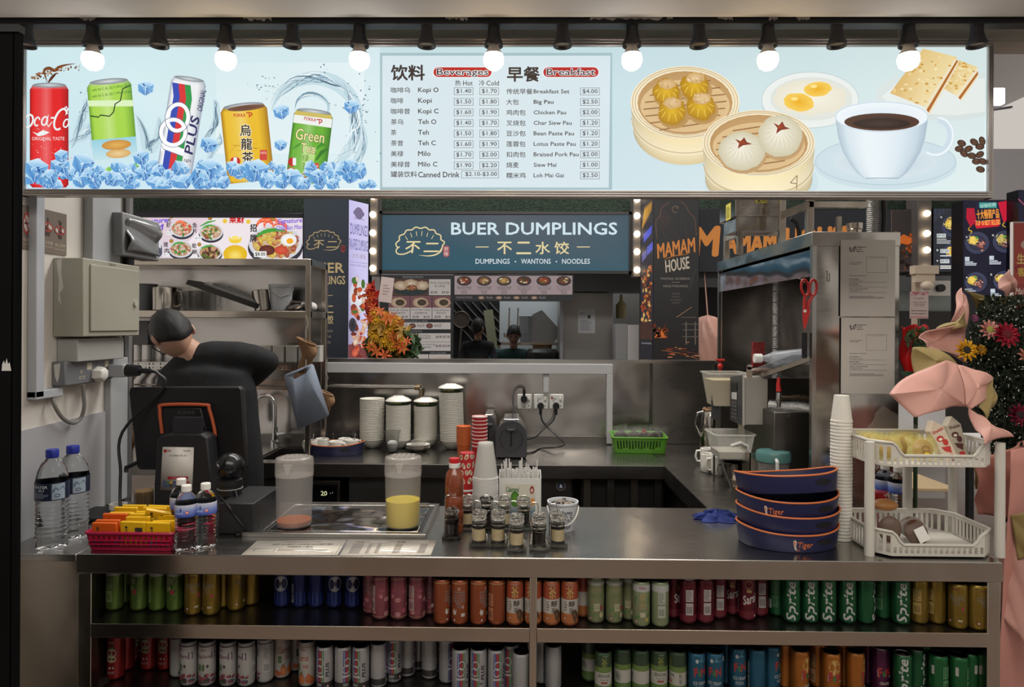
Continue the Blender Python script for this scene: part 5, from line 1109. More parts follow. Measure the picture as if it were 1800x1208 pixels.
outl=[bp(500,663),bp(503,658),bp(547,640),bp(551,642),bp(578,728),bp(575,733),bp(529,753),bp(524,752)]
hole=[bp(515,663),bp(518,657),bp(534,650),bp(541,651),bp(538,656),bp(518,667)]
m=M();n=len(outl);o=len(m.v);
ov=[(p[0],0,p[1])for p in outl];hv=[(p[0],0,p[1])for p in hole]
fs=[(0,1,9,8),(1,2,11,10,9),(2,3,12,11),(3,4,12),(4,5,6,7,13,12),(7,0,8,13)]
m.add(ov+hv,fs);part('board',m,mat('board_grey',(128,138,154),.5),t,solid=.012)
part('hook',M().tube([(0,0,.07),(0,0,.0),(.0,-.015,-.01),(0,-.02,.01)],.003,6),WIRE,t)
p=at(467,790);t=thing('faucet','tall curved chrome faucet with a white wrapped spout at the sink','faucet',(p.x,3.84,ZC))
part('column',M().tube([(0,0,0),(0,0,.22)]+[(-.055+.055*math.cos(a),-.0,.22+.06*math.sin(a))for a in[PI*k/8 for k in range(1,8)]]+[(-.11,-.0,.19)],.011,12),CHROME,t)
part('base_ring',M().lathe([(.024,0),(.024,.02),(.016,.03),(.016,.10),(.0001,.10)],20),CHROME,t);part('lever',M().tube([(.016,0,.06),(.06,-.01,.07)],.009,10),CHROME,t);part('spout_wrap',M().lathe([(.012,-.06),(.018,-.04),(.016,.03),(.012,.04)],16,(-.11,0,.17)),WPL,t)
pp=thing('steel_pipe','thin steel water pipe along the splashback ending in an elbow','pipe',tuple(P(575,680,3.92)))
x2=P(738,684,3.92).x-pp.location.x;part('pipe',M().tube([(0,0,0),(x2-.01,0,-.002),(x2+.006,0,-.01),(x2+.008,0,-.05)],.008,10),WIRE,pp);part('elbow',M().cyl((x2-.03,0,-.002),(x2+.0,0,-.002),.014,12).cyl((x2+.008,0,-.01),(x2+.008,0,-.05),.013,12),mat('brass_fitting',(130,112,88),.35,.9),pp)
# ---------------- bowl stacks ----------------
KAYA=mat('kaya_tin',(46,66,34),.4)
bowl_m={}
def nth(k):
 k+=1;return str(k)+('th' if 10<k%100<14 else{1:'st',2:'nd',3:'rd'}.get(k%10,'th'))
def bowlmesh(r,h):
 k=(r,h)
 if k not in bowl_m:bowl_m[k]=M().lathe([(r*.42,0),(r*.46,.002),(r*.74,h*.32),(r*.95,h*.8),(r,h),(r*.985,h+.0015),(r*.9,h*.78),(r*.7,h*.36),(r*.4,h*.16),(.0001,h*.15)],28).mesh('bowl',MEL)
 return bowl_m[k]
def stack(px,yb,yt,wpx,n,where,inv=None,kaya=False,lean=0,cera=MEL):
 p=at(px,yb);s=sc_at(p);r=wpx*s/2;h=.05;top=up(px,yt,p.y)-ZC;step=(top-h)/(n-1)
 me=bowlmesh(round(r,3),h)
 for k in range(n):
  o=part('bowl',me,None,None,loc=(p.x+lean*k/n+random.uniform(-.0008,.0008),p.y,ZC+.001+k*step))
  last=k==n-1
  tag(o,('topmost upright' if last else nth(k)+' from the bottom')+' white bowl of '+where,'bowl','bowls in '+where)
 z=ZC+.001+(n-1)*step+h*.22
 if kaya:
  t=thing('kaya_tin','green tin lettered Kaya in the top of '+where,'tin',(p.x+lean,p.y,z+.002));rr=r*.84;hh=kaya
  part('tin',M().lathe([(rr*.9,0),(rr*.9,h*.5),(rr,h*.72),(rr,hh),(.0001,hh)],28),KAYA,t)
  A=Art(cyl_map(rr,hh,.0004));w_=24
  for dx in(0,):A.text('Kaya',-36,3,24,16 if hh>.06 else 14,(216,206,130),.03,0,.15)
  A.build('lettering',PR,t)
 if inv:
  zt_=z+(kaya or.02)+.001
  o=ware('bowl','upturned white bowl capping '+where,'bowl',M().lathe([(r*1.04,0),(r*1.02,.004),(r*.8,inv*.55),(r*.45,inv*.9),(r*.42,inv),(.0001,inv*.98)],28),CERA,(p.x+lean,p.y,zt_),group='bowls in '+where)
stack(654,787,701,43,29,'the leftmost bowl stack on the back counter')
stack(700,788,712,44,27,'the second bowl stack with an upturned cap',inv=.028,kaya=.060)
stack(748,786,714,42,26,'the third bowl stack with a Kaya tin',inv=.022,kaya=.064)
stack(795,789,690,43,34,'the tallest bowl stack beside the toasters',inv=.024,kaya=.062,lean=-.01)
p=at(735,793);me=M().lathe([(.03,0),(.034,.003),(.062,.016),(.064,.018),(.03,.006),(.0001,.006)],28).mesh('saucer',CERA)
for k in range(3):tag(part('saucer',me,None,None,loc=(p.x,p.y,ZC+.001+k*.0095)),('bottom','middle','top')[k]+' white saucer of the small stack in front of the bowls','saucer','saucers in front of the bowl stacks')
tag(part('clear_cover',M().lathe([(.04,0),(.042,.012),(.03,.02),(.0001,.022)],24),CLR,None,loc=(p.x,p.y,ZC+.041)),'clear round lid lying on the small saucer stack','lid')
p=at(690,795);t=thing('sugar_cup','clear tapered cup half full of white sugar in front of the second bowl stack','cup',tuple(p))
part('cup',M().lathe([(.024,0),(.025,.002),(.038,.11),(.044,.112),(.044,.116),(.036,.114),(.023,.006),(.0001,.006)],24),CLR,t);part('sugar',M().lathe([(.022,.007),(.027,.035),(.029,.048),(.02,.06),(.0001,.058)],20),mat('sugar',(225,225,222),.8),t)
def oval_tray(name,label,loc,rz,rx,ry,h,group=None,tilt=(0,0),logo=None):
 t=thing(name,label,'tray',tuple(loc),rz,group)
 t.rotation_euler=(tilt[0],tilt[1],rz)
 def prof(k):return[(.93,0),(.945,.003),(1.0,h),(.985,h),(.925,.006)]
 m=M();n=40;pr=prof(0);vs_=[];fs=[]
 def rim(a):return h*(1.0+.25*abs(math.cos(a))**3)
 for i,(rr,z)in enumerate(pr):
  for k in range(n):
   a=2*PI*k/n;zz=z*(rim(a)/h)if z>=h else z;vs_.append((rx*rr*math.cos(a),ry*rr*math.sin(a),zz))
 for i in range(len(pr)-1):
  for k in range(n):fs.append((i*n+k,i*n+(k+1)%n,(i+1)*n+(k+1)%n,(i+1)*n+k))
 fs.append(tuple(range(n-1,-1,-1)));fs.append(tuple(4*n+k for k in range(n)));m.add(vs_,fs);part('tray_body',m,TRAYB,t)
 part('rim',M().tube([(rx*.993*math.cos(2*PI*k/n),ry*.993*math.sin(2*PI*k/n),rim(2*PI*k/n)+.001)for k in range(n)],.003,6,True),ORNG,t)
 for s in(-1,1):
  m=M().grid(lambda u,v:((rx*(.955+.04*((.35+.4*v)))+.0012)*math.cos((u-.5)*.9+(0 if s>0 else PI)),(ry*(.955+.04*(.35+.4*v))+.0012)*math.sin((u-.5)*.9+(0 if s>0 else PI)),h*(.35+.4*v)+h*.12*0),10,1);
 part('hand_slot',M().grid(lambda u,v:((rx*(.945+.055*(.42+.36*v*1)))*1.002*math.cos(-1.05+.42*(u-.5)*math.sqrt(max(.05,1-(2*v-1)**2))),(ry*(.945+.055*(.42+.36*v)))*1.002*math.sin(-1.05+.42*(u-.5)*math.sqrt(max(.05,1-(2*v-1)**2)))-.001,h*(.42+.36*v)),12,6),mat('slot_shadow',(8,8,14),.6),t)
 if logo:
  A=Art(lambda u,v,l:(rx*(1+.0006*l)*(.945+.055*(1-v/h))*math.cos(u),ry*(1+.0006*l)*(.945+.055*(1-v/h))*math.sin(u)-.0008,h-v))
  u0=logo;OC=(206,112,66)
  A.text('Tiger',u0,h*.34,u0+.30,h*.80,OC,.02,0,.1);A.poly([(u0-.09,h*.28),(u0-.05,h*.22),(u0-.02,h*.34),(u0-.035,h*.62),(u0-.01,h*.86),(u0-.06,h*.8),(u0-.08,h*.55)],(196,180,170));A.l=2;A.poly([(u0-.075,h*.34),(u0-.05,h*.3),(u0-.045,h*.5),(u0-.065,h*.6)],OC);A.line([(u0-.03,h*.9),(u0+.02,h*.8),(u0+.05,h*.92)],h*.05,OC,True)
  A.build('printed_emblem',PR,t)
 return t
p=at(584,800);oval_tray('serving_tray','small navy oval tray with orange rim holding mugs on the back counter',(p.x,p.y+.06,ZC),0,.152,.10,.05)
tp=(p.x,p.y+.06)
mm=mug_mesh(.036,.062).mesh('mug',CERA)
for k,(px,dy,rz,lb)in enumerate(((546,-.02,2.6,'leftmost white mug in the small navy tray'),(566,.04,1.5,'white mug at the back left in the small navy tray'),(590,-.04,-.2,'white mug with its handle to the right in the small navy tray'),(606,.05,1.2,'white mug at the back middle in the small navy tray'),(619,.01,.9,'rightmost white mug in the small navy tray'))):
 x=P(px,790,tp[1]+dy).x;o=part('mug',mm,None,None,loc=(x,tp[1]+dy,ZC+.008));o.rotation_euler=(0,0,rz);tag(o,lb,'mug','white mugs in the navy tray')
 if k in(0,1,4):
  sp=part('teaspoon',M().tube([(-.01,0,.012),(.012,.0,.065),(.018,0,.095)],[.002,.002,.0035],6),WIRE,None,loc=(x,tp[1]+dy,ZC+.008));tag(sp,'small steel teaspoon standing in the '+lb.replace(' in the small navy tray',''),'spoon')
gm=M().lathe([(.03,0),(.032,.003),(.034,.075),(.031,.076),(.028,.01),(.0001,.01)],18).mesh('tumbler',CLR)
for k,px in enumerate((612,628,645)):
 q=P(px-14,785,3.86);tag(part('tumbler',gm,None,None,loc=(q.x,3.82,ZC+.001)),ORD[k]+' clear glass tumbler standing behind the navy tray','glass','tumblers behind the navy tray')
def cupstack(name,cat,px,yb,yt,wtop,n,mt,rimmt,inv,label,group,Z=ZC,hcup=.09,taper=.72,Yfix=None,pic=None,seg=24):
 p=at(px,yb,Z);
 if Yfix:q=P(px,yb,Yfix);p=Vector((q.x,Yfix,Z))
 s=p.y/1200;r=wtop*s/2;H=(yb-yt)*s;step=(H-hcup)/(max(1,n-1))
 pts=[(r*taper,0),(r*.98,hcup-.006),(r*.955,hcup-.006),(r*taper*.95,.004),(.0001,.004)]
 rimp=[(r*.975,hcup-.007),(r*1.03,hcup-.005),(r*1.03,hcup),(r*.94,hcup),(r*.94,hcup-.004)]
 if inv:pts=[(a,hcup-b)for a,b in pts];rimp=[(a,hcup-b)for a,b in rimp]
 bm=M().lathe(pts,seg).mesh(name,mt);rm=M().lathe(rimp,seg).mesh('rim',rimmt);out=[]
 for k in range(n):
  o=part(name,bm,None,None,loc=(p.x+random.uniform(-.0006,.0006),p.y,Z+.001+k*step));
  tag(o,('topmost '+label)if k==n-1 else nth(k)+' from the bottom '+label,cat,group);out.append(o)
  part('rim',rm,None,o)
 return out,r,p,step
RED=mat('cup_red',(176,36,38),.4);ORC=mat('cup_orange',(190,92,46),.45)
PINKR=mat('cup_pink_rim',(226,190,186),.5)
cupstack('paper_cup','cup',815,798,736,25,13,ORC,mat('orange_rim',(206,110,60),.4),False,'orange paper cup of the stack left of the red cups','orange paper cups',taper=.8,Yfix=3.42)
cupstack('paper_cup','cup',843,806,723,27,9,RED,PINKR,False,'red paper cup of the stack beside the toaster','red paper cups by the toaster',taper=.8,Yfix=3.37)
TGR=mat('toaster_grey',(66,66,70),.5)
def toaster(px0,px1,yt,yb,Y,label):
 p=P((px0+px1)/2,yb,Y);s=Y/1200;w=(px1-px0)*s/2;h=(yb-yt)*s
 t=thing('toaster',label,'toaster',(p.x,Y,ZC));o=[(-w,.006),(-w,h*.55)]+[(w*math.cos(a),h*.55+h*.40*math.sin(a))for a in[PI-PI*k/10 for k in range(1,10)]]+[(w,h*.55),(w,.006)]
 part('end_shell',M().prism(o,-.012,.02,'y'),TGR,t,bev=.004);part('body',M().prism([(a*.94,b*.985)for a,b in o],.02,.24,'y'),S_FR,t)
 part('slot_top',M().box(-w*.5,w*.5,-.006,.22,h*.93,h*.965),CHROME,t,bev=.004)
 part('end_ring',M().tube([(w*.72*math.cos(2*PI*k/28),-.013,h*.5+w*.72*math.sin(2*PI*k/28))for k in range(28)],.0022,6,True),mat('toaster_line',(44,44,47),.5),t)
 part('lever_slot',M().box(-.004,.004,-.0145,-.012,h*.3,h*.68),mat('slot_shadow',(8,8,14),.6),t);part('lever',M().box(-.022,.022,-.028,-.012,h*.68,h*.74),TGR,t,bev=.003)
 for sx_ in(-1,1):part('foot',M().cyl((sx_*w*.8,.03,0),(sx_*w*.8,.03,.008),.01,10),BLK,t)
 return t
toaster(871,926,727,799,3.50,'dark grey toaster with chrome slots beneath the wall sockets');toaster(845,873,727,797,3.66,'second dark toaster half hidden behind the red paper cups')
for k,(px,lb)in enumerate(((922,'leftmost white wall socket on the splashback with a cable looping up'),(951,'middle white wall socket on the splashback'),(978,'rightmost white wall socket on the splashback with red mark'))):
 c=P(px,706,YB-.001);t=thing('wall_socket',lb,'socket',(c.x,YB-.001,c.z),group='sockets on the splashback')
 part('plate',M().box(-.041,.041,-.012,0,-.043,.043),WPL,t,bev=.004);part('switch',M().box(.018,.03,-.017,-.012,.008,.028),CERA,t,bev=.002)
 A=Art(local_map(1,1,.0004,-.0123));
 for(x,y)in((-.02,-.02),(-.008,-.02),(-.02,-.008),(.0,.026),(-.012,.026),(.022,.02)):A.rect(x,y,x+.005,y+.007,(40,38,36))
 if k==2:A.poly([(-.03,-.03),(-.024,-.03),(-.02,-.02),(-.03,-.014)],(176,50,44))
 A.build('pin_holes',PR,t)
 zz=.018 if k==0 else-.022
 part('plug',M().cyl((-.003,-.012,zz),(-.003,-.045,zz),.019,16).cyl((-.003,-.035,zz-.005),(-.003,-.035,zz-.05 if k else zz+.05),.008,10),BLK,t)
def cable(name,label,pts,r=.004,mt=BLK,cat='cable'):
 o=part(name,M().tube([tuple(q)for q in smooth3(pts)],r,8),mt,None);return tag(o,label,cat)
def smooth3(pts,k=6):
 pts=[Vector(p)for p in pts];out=[];n=len(pts)
 for i in range(n-1):
  p0,p1,p2,p3=pts[max(i-1,0)],pts[i],pts[i+1],pts[min(i+2,n-1)]
  for j in range(k):t=j/k;out.append(.5*((2*p1)+(-p0+p2)*t+(2*p0-5*p1+4*p2-p3)*t*t+(-p0+3*p1-3*p2+p3)*t**3))
 return out+[pts[-1]]
Y_=3.895
cable('cable','black cable looping up from the leftmost splashback socket down behind the toaster',[P(922,688,Y_),P(918,681,Y_),P(908,683,Y_),P(901,700,3.86),P(902,730,3.8),P(885,745,3.75),P(868,775,3.7),at(862,790)+Vector((0,.1,.006))])
cable('cable','black cable from the middle socket crossing down to the counter right of the toaster',[P(951,724,Y_),P(953,740,Y_),P(966,755,3.88),P(985,772,3.82),P(992,782,3.76),P(975,787,3.70),at(950,790)+Vector((0,0,.005)),at(935,797)+Vector((0,0,.005)),at(905,800)+Vector((0,.0,.005))])
cable('cable','black cable from the rightmost socket crossing down to the back of the toaster',[P(977,724,Y_),P(972,740,Y_),P(955,755,3.88),P(942,768,3.8),P(925,773,3.7)])
# ---------------- green basket ----------------
def slotted_basket(name,label,loc,w,d,h,mt,nslots,rz=0,flare=.012,slot=(.25,.8),wallt=.003):
 t=thing(name,label,'basket',tuple(loc),rz);m=M();x0,x1=-w/2+flare,w/2-flare;y0,y1=-d/2+flare,d/2-flare
 m.box(x0,x1,y0,y1,0,wallt)
 def side(a,b,n,nm):
  m=M();a,b=Vector((*a,0)),Vector((*b,0));nv=Vector((*n,0));L_=(b-a).length;u=(b-a).normalized()
  def q(s_,z,k=0):
   fr=z/h;ext=flare*fr;ss=-ext+(L_+2*ext)*s_;return a+u*ss+nv*(ext-k*wallt)+Vector((0,0,z))
  def blk(s0,s1,z0,z1):
   m.add([q(s0,z0),q(s1,z0),q(s1,z0,1),q(s0,z0,1),q(s0,z1),q(s1,z1),q(s1,z1,1),q(s0,z1,1)],[(0,3,2,1),(4,5,6,7),(0,1,5,4),(1,2,6,5),(2,3,7,6),(3,0,4,7)])
  za,zb=h*slot[0],h*slot[1];blk(0,1,0,za);blk(0,1,zb,h)
  ns=max(2,int(nslots*L_/w));
  for i in range(ns+1):
   c=.04+.92*i/ns;hw_=.25*.92/ns
   s0,s1=max(0,c-hw_),min(1,c+hw_)
   if i==0:s0=0
   if i==ns:s1=1
   blk(s0,s1,za,zb)
  part(nm,m,mt,t)
 side((x0,y0),(x1,y0),(0,-1),'front_wall');side((x1,y0),(x1,y1),(1,0),'side_wall');side((x1,y1),(x0,y1),(0,1),'back_wall');side((x0,y1),(x0,y0),(-1,0),'side_wall')
 m2=M().box(x0,x1,y0,y1,0,wallt);part('base',m2,mt,t)
 W_,D_=w/2+.003,d/2+.003;part('rim',M().tube([(a,b,h)for a,b in rrect(-W_,W_,-D_,D_,.012,3)],.0045,6,True),mt,t)
 return t
p=at(1128,799);GB=mat('basket_green',(96,160,48),.4)
gbk=slotted_basket('slotted_basket','bright green slotted basket of wrapped packets on the back counter',(p.x+.0,p.y+.12,ZC+.001),.285,.22,.085,GB,18,rz=-.05)
def packet(name,label,cat,loc,w,h,d,mt,rot=(0,0,0),fill=None,group=None,seed=0,fin=True):
 r_=random.Random(seed)
 def fn(u,v):
  e=min(1,4*min(u,1-u))*min(1,5*min(v,1-v));x=(u-.5)*w;z=v*h;return(x+.004*math.sin(v*14+seed),z)
 m=M();nu,nv=10,10;vs_=[]
 for sgn in(-1,1):
  for j in range(nv+1):
   for i in range(nu+1):
    u,v=i/nu,j/nv;e=(max(0,math.sin(PI*u))**.6)*(max(0,math.sin(PI*min(1,max(0,(v-.06)/.84))))**.6);cr=r_.uniform(-.1,.1)*e
    vs_.append(((u-.5)*w+.003*math.sin(v*12+seed),sgn*d/2*(e+cr)+.002*math.sin(u*20+seed)*(1-e)*.5,v*h))
 fs=[];N=(nu+1)*(nv+1)
 for s_ in(0,1):
  for j in range(nv):
   for i in range(nu):
    a=s_*N+j*(nu+1)+i;f=(a,a+1,a+nu+2,a+nu+1);fs.append(f if s_==0 else f[::-1])
 m.add(vs_,fs);o=part(name,m,mt,None,loc=tuple(loc));o.rotation_euler=rot;tag(o,label,cat,group)
 if fill:
  for nm,mm_,mt_ in fill:part(nm,mm_,mt_,o)
 return o
FILM=mat('clear_film',(230,228,220),.12,alpha=.07,spec=.9,bump=(60,.8,.004));
rb=random.Random(6);nb=0
for k in range(8):
 x=gbk.location.x-.105+k*.03;y=gbk.location.y+(.03 if k%2 else-.035)
 o=packet('snack_packet',ORD[k]+' clear packet of dark snacks from the left in the green basket','packet',(x,y,ZC+.006),.10,.13,.035,FILM,(rb.uniform(-.15,.15),rb.uniform(-.2,.2),rb.uniform(-.3,.3)),[('dark_filling',M().ball((0,0,.052),.043,12,8,(1,.34,1.1)),mat('dark_snack',(46,34,30),.5,bump=(90,.8,.004)))],'snack packets in the green basket',k)
 if k==5:
  A=Art(local_map(1,1,.0005,-.021,0,.09));A.ell(0,-.012,.013,.013,(196,50,44));A.l=2;A.ring(0,-.012,.009,.009,.002,(240,200,190));A.build('round_sticker',PR,o,'red round sticker')
# ---------------- left wall fittings ----------------
BOXG=mat('fuse_box_enamel',(162,160,146),.42,var=(3,.1),bump=(60,.1,.001))
yc0=W(146,500,XL).y
YK=P(92,500,2.0)
ya_=W(92,600,XL).y
X1=P(146,520,ya_).x
yb_=X1*1.0/((245-CX-16)/1200.0)
yb_=W(245,520,X1).y
zb_=P(92,592,ya_).z;zt_=P(92,453,ya_).z
t=thing('fuse_box','beige metal fuse box on the left wall with a flush door','electrical box',(XL+.001,ya_,zb_))
dx,dy,dz=X1-XL-.001,yb_-ya_,zt_-zb_
part('body',M().box(0,dx,0,dy,0,dz),BOXG,t,bev=.003)
part('door',M().box(dx,dx+.006,dy*.10,dy*.97,dz*.07,dz*.93),BOXG,t,bev=.002)
part('latch',M().cyl((dx+.006,dy*.88,dz*.46),(dx+.012,dy*.88,dz*.46),.012,16),mat('latch_grey',(176,176,168),.4),t)
A=Art(quad_map((dx+.001,dy*.4,dz*.985),(dx+.001,dy*.55,dz*.985),(dx+.001,dy*.55,dz*.95),(dx+.001,dy*.4,dz*.95),(1,0,0),1,1,.0005));A.text('DB514',.1,.1,.9,.9,(60,60,60));A.build('printed_code',PR,t)
A=Art(lambda u,v,l:(u,-.0004*l,dz-v));r_=random.Random(2)
A.poly([(.012,.01),(.03,.0),(.028,.05),(.036,.10),(.022,.12),(.03,.16),(.018,.14),(.02,.08)],(200,198,190));A.build('peeled_sticker',PR,t,'torn sticker remains')
part('conduit_tray',M().box(0,dx*.7,.02,dy*.86,-.085,-.006),mat('tray_grey',(168,168,164),.5,var=(4,.1)),t,bev=.003)
def wallplate(px0,py0,px1,py1,name,label,cat,draw,th=.004,c=(120,108,98)):
 y0=W(px0,py0,XL).y;y1=W(px1,py0,XL).y;z1=W(px0,py0,XL).z;z0=W(px0,py1,XL).z
 t=thing(name,label,cat,(XL+.0005,y0,z0));part('plate',M().box(0,th,0,y1-y0,0,z1-z0),mat('plate_'+name,c,.5,var=(6,.2)),t)
 A=Art(quad_map((th,0,z1-z0),(th,y1-y0,z1-z0),(th,y1-y0,0),(th,0,0),(1,0,0),1,1,.0004));draw(A);A.build('printed_symbols',PR,t);return t
def ns(A,cx,cy,r,kind):
 A.l=1;A.ell(cx,cy,r,r*.52,(196,190,182));A.l=2
 if kind=='cig':A.rect(cx-r*.6,cy-.02,cx+r*.5,cy+.03,(50,40,36))
 elif kind=='litter':A.poly([(cx-r*.5,cy+.2),(cx-r*.45,cy-.02),(cx-r*.1,cy-.05),(cx,cy-.22),(cx+r*.2,cy-.2),(cx+r*.15,cy+.05),(cx+r*.5,cy+.08),(cx+r*.45,cy+.2)],(60,48,42))
 else:A.poly([(cx-r*.3,cy+.2),(cx-r*.3,cy),(cx-.02,cy-.12),(cx-.05,cy-.25),(cx+r*.3,cy-.2),(cx+r*.35,cy+.2)],(60,48,42))
 A.l=3;A.ring(cx,cy,r,r*.52,r*.14,(170,60,50));A.line([(cx-r*.66,cy-r*.34),(cx+r*.66,cy+r*.34)],r*.13,(170,60,50))
wallplate(69,366,115,443,'prohibition_sign','brown sign with two red crossed-circle symbols high on the left wall','sign',lambda A:(ns(A,.25,.40,.21,'litter'),ns(A,.73,.42,.21,'dog'),setattr(A,'l',2),A.text('禁止饮食',.05,.72,.46,.80,(196,180,160)),A.text('No eating or drinking',.05,.83,.46,.88,(190,176,160)),A.text('禁止宠物',.54,.74,.94,.82,(196,180,160)),A.text('No pets allowed',.54,.85,.94,.90,(190,176,160))))
wallplate(37,360,49,437,'smoking_sign','brown no-smoking sign partly hidden by the trunking on the left wall','sign',lambda A:(ns(A,.6,.40,.5,'cig'),setattr(A,'l',2),A.text('禁止吸烟',.1,.74,.9,.82,(196,180,160)),A.text('No smoking',.1,.86,.9,.91,(190,176,160))))
t=thing('isolator_box','grey plastic isolator box with shiny dented cover above the fuse box','electrical box',tuple(W(180,448,XL)));yy=W(215,448,XL).y-t.location.y
x_=P(218,420,W(180,448,XL).y+yy*.6).x-XL
part('housing',M().box(0,.075,0,.26,0,up(180,372,t.location.y)-t.location.z),mat('isolator_grey',(138,140,142),.4),t,bev=.006)
hz=up(180,372,t.location.y)-t.location.z
part('cover',M().grid(lambda u,v:(.078+.018*math.sin(6*v+3*u)*math.sin(PI*v)+.006,.02+.22*u,.02+(hz-.04)*v),8,12),mat('isolator_cover',(150,152,154),.15,.4),t,solid=.006)
part('cable_gland',M().cyl((.04,.1,-.0),(.04,.1,-.03),.02,14),BLK,t)
ys0,ys1=W(90,655,XL).y,W(178,655,XL).y;zS0,zS1=W(90,679,XL).z,W(90,636,XL).z
t=thing('double_socket','grey double socket outlet with missing switch covers under the fuse box','socket',(XL+.001,ys0,zS0));w_,h_=ys1-ys0,zS1-zS0
SG_=mat('socket_grey',(112,114,118),.45)
part('left_module',M().box(0,.045,0,w_*.62,0,h_),SG_,t,bev=.004);part('right_module',M().box(0,.045,w_*.63,w_,0.006,h_),SG_,t,bev=.004)
A=Art(quad_map((.0455,0,h_),(.0455,w_,h_),(.0455,w_,0),(.0455,0,0),(1,0,0),1,1,.0004))
CRM=(206,198,178)
for(x,y)in((.31,.48),(.29,.72),(.36,.72),(.78,.62),(.76,.82)):A.rect(x-.02,y-.06,x+.02,y+.06,CRM);A.l=2;A.rect(x-.01,y-.03,x+.01,y+.03,(30,28,26));A.l=1
A.rect(.42,.12,.52,.42,CRM);A.rect(.80,.1,.88,.36,CRM);A.build('switch_rockers',PR,t)
A=Art(lambda u,v,l:(u,-.0004*l,h_-v));A.poly([(.008,.01),(.03,.005),(.026,.05),(.02,.07),(.012,.05)],(196,196,190));A.build('peeled_film',PR,t)
part('plug_top',M().lathe([(.026,0),(.028,.01),(.024,.032),(.018,.036),(.0001,.037)],6),WPL,t,loc=(.046,w_*.6,h_*.36)).rotation_euler=(0,PI/2,0)
part('adaptor',M().box(.045,.105,w_*.86,w_*1.04,.012,.06),mat('adaptor_grey',(150,152,156),.4),t,bev=.005)
part('black_plug',M().cyl((.105,w_*.95,.036),(.150,w_*.95,.036),.024,16,.020).cyl((.15,w_*.95,.036),(.19,w_*.95,.034),.010,12),BLK,t)
GC=mat('grey_cable',(116,114,110),.5)
cable('cable','grey cable looping from the trunking end up to the white plug on the left wall',[W(92,700,XL+.02),W(97,715,XL+.03),W(110,735,XL+.035),W(128,744,XL+.035),W(142,735,XL+.04),W(148,715,XL+.05),W(147,695,XL+.05),W(146,676,XL+.05)],.0065,GC)
q0=t.location+Vector((.19,w_*.95,.034))
cable('cable','black power cable dropping from the adaptor down to the counter',[q0,q0+Vector((.03,.0,-.01)),q0+Vector((.05,0,-.06)),P(215,760,2.46),P(212,830,2.44),P(211,880,2.42),G(214,905,ZC+.004)],.0055)
part('cable_duct',M().tube([(.03,w_*.3,h_),(.03,w_*.3,h_+.03)],.012,10).tube([(.03,w_*.78,h_),(.03,w_*.78,h_+.03)],.012,10),WPL,t)
# ---------------- the man ----------------
CLOTH=mat('black_tshirt',(20,21,24),.85,bump=(26,.25,.01))
YM=3.02
mn=thing('person','man in a black t-shirt with glasses bending his head down, back turned','person',(P(355,700,YM).x,YM,0))
ox,oy=mn.location.x,YM
def mp_(px,py,dy=0):q=P(px,py,YM+dy);return(q.x-ox,YM+dy-oy,q.z)
hc=Vector(mp_(303,588,.0));
ho,HR=head(mn,hc,1.0,math.radians(222),.50,hairlen=-.02,face=True)
roll=Matrix.Translation(hc)@Matrix.Rotation(math.radians(-24),4,'Y')@Matrix.Translation(-hc)
for ch in[c for c in mn.children]:ch.matrix_local=roll@ch.matrix_local if ch.name.startswith(('head','hair'))else ch.matrix_local
m=M();m.T=HR
for s_ in(-1,1):
 m.tube([(s_*.030+.021*math.cos(2*PI*k/14),-.104,.002+.016*math.sin(2*PI*k/14))for k in range(14)],.0022,5,True);m.tube([(s_*.052,-.103,.008),(s_*.082,-.06,.008),(s_*.086,.01,.004)],.0024,5)
m.tube([(-.01,-.105,.006),(0,-.108,.008),(.01,-.105,.006)],.002,5);part('glasses',m,BLK,ho)
blob('neck',M().tube([mp_(310,598),mp_(326,612,.01),mp_(346,632,.02)],[.050,.054,.070],16),SKIN,mn,.009,3)
m=M()
for(cx,py,hw,ry)in():pass
rings=[(364,640,34,.07),(364,652,76,.10),(364,685,88,.12),(366,740,90,.13),(372,820,92,.13),(380,905,84,.12)]
vs_=[];fs=[]
for cx,py,hw,ry in rings:
 c=mp_(cx,py,.02)
 for k in range(24):a=2*PI*k/24;vs_.append((c[0]+hw*YM/1200*math.cos(a),c[1]+ry*math.sin(a),c[2]))
for i in range(len(rings)-1):
 for k in range(24):fs.append((i*24+k,(i+1)*24+k,(i+1)*24+(k+1)%24,i*24+(k+1)%24))
fs.append(tuple(range(24)));fs.append(tuple(5*24+k for k in range(23,-1,-1)));m.add(vs_,fs)
m.tube([mp_(306,664,.03),mp_(338,637,.03),mp_(375,629,.03),mp_(418,627,.04)],[.066,.078,.078,.070],18)
m.ball(mp_(418,627,.04),.070,18,12);m.ball(mp_(306,664,.03),.068,18,12)
m.tube([mp_(418,627,.04),mp_(448,629,.06),mp_(470,636,.09)],[.069,.060,.053],16);m.ball(mp_(470,636,.09),.053,16,10);m.tube([mp_(470,636,.09),mp_(452,654,.15),mp_(440,664,.18)],[.053,.053,.054],16)
m.tube([mp_(306,664,.03),mp_(298,690,.06),mp_(296,712,.09)],[.067,.062,.058],16)
blob('tshirt',m,CLOTH,mn,.011,5)
m=M()
for k in range(4):m.tube([mp_(395+k*14,640+k*3,-.035-.012*k),mp_(400+k*10,680,-.10),mp_(404+k*7,720,-.11)],.0035,6)
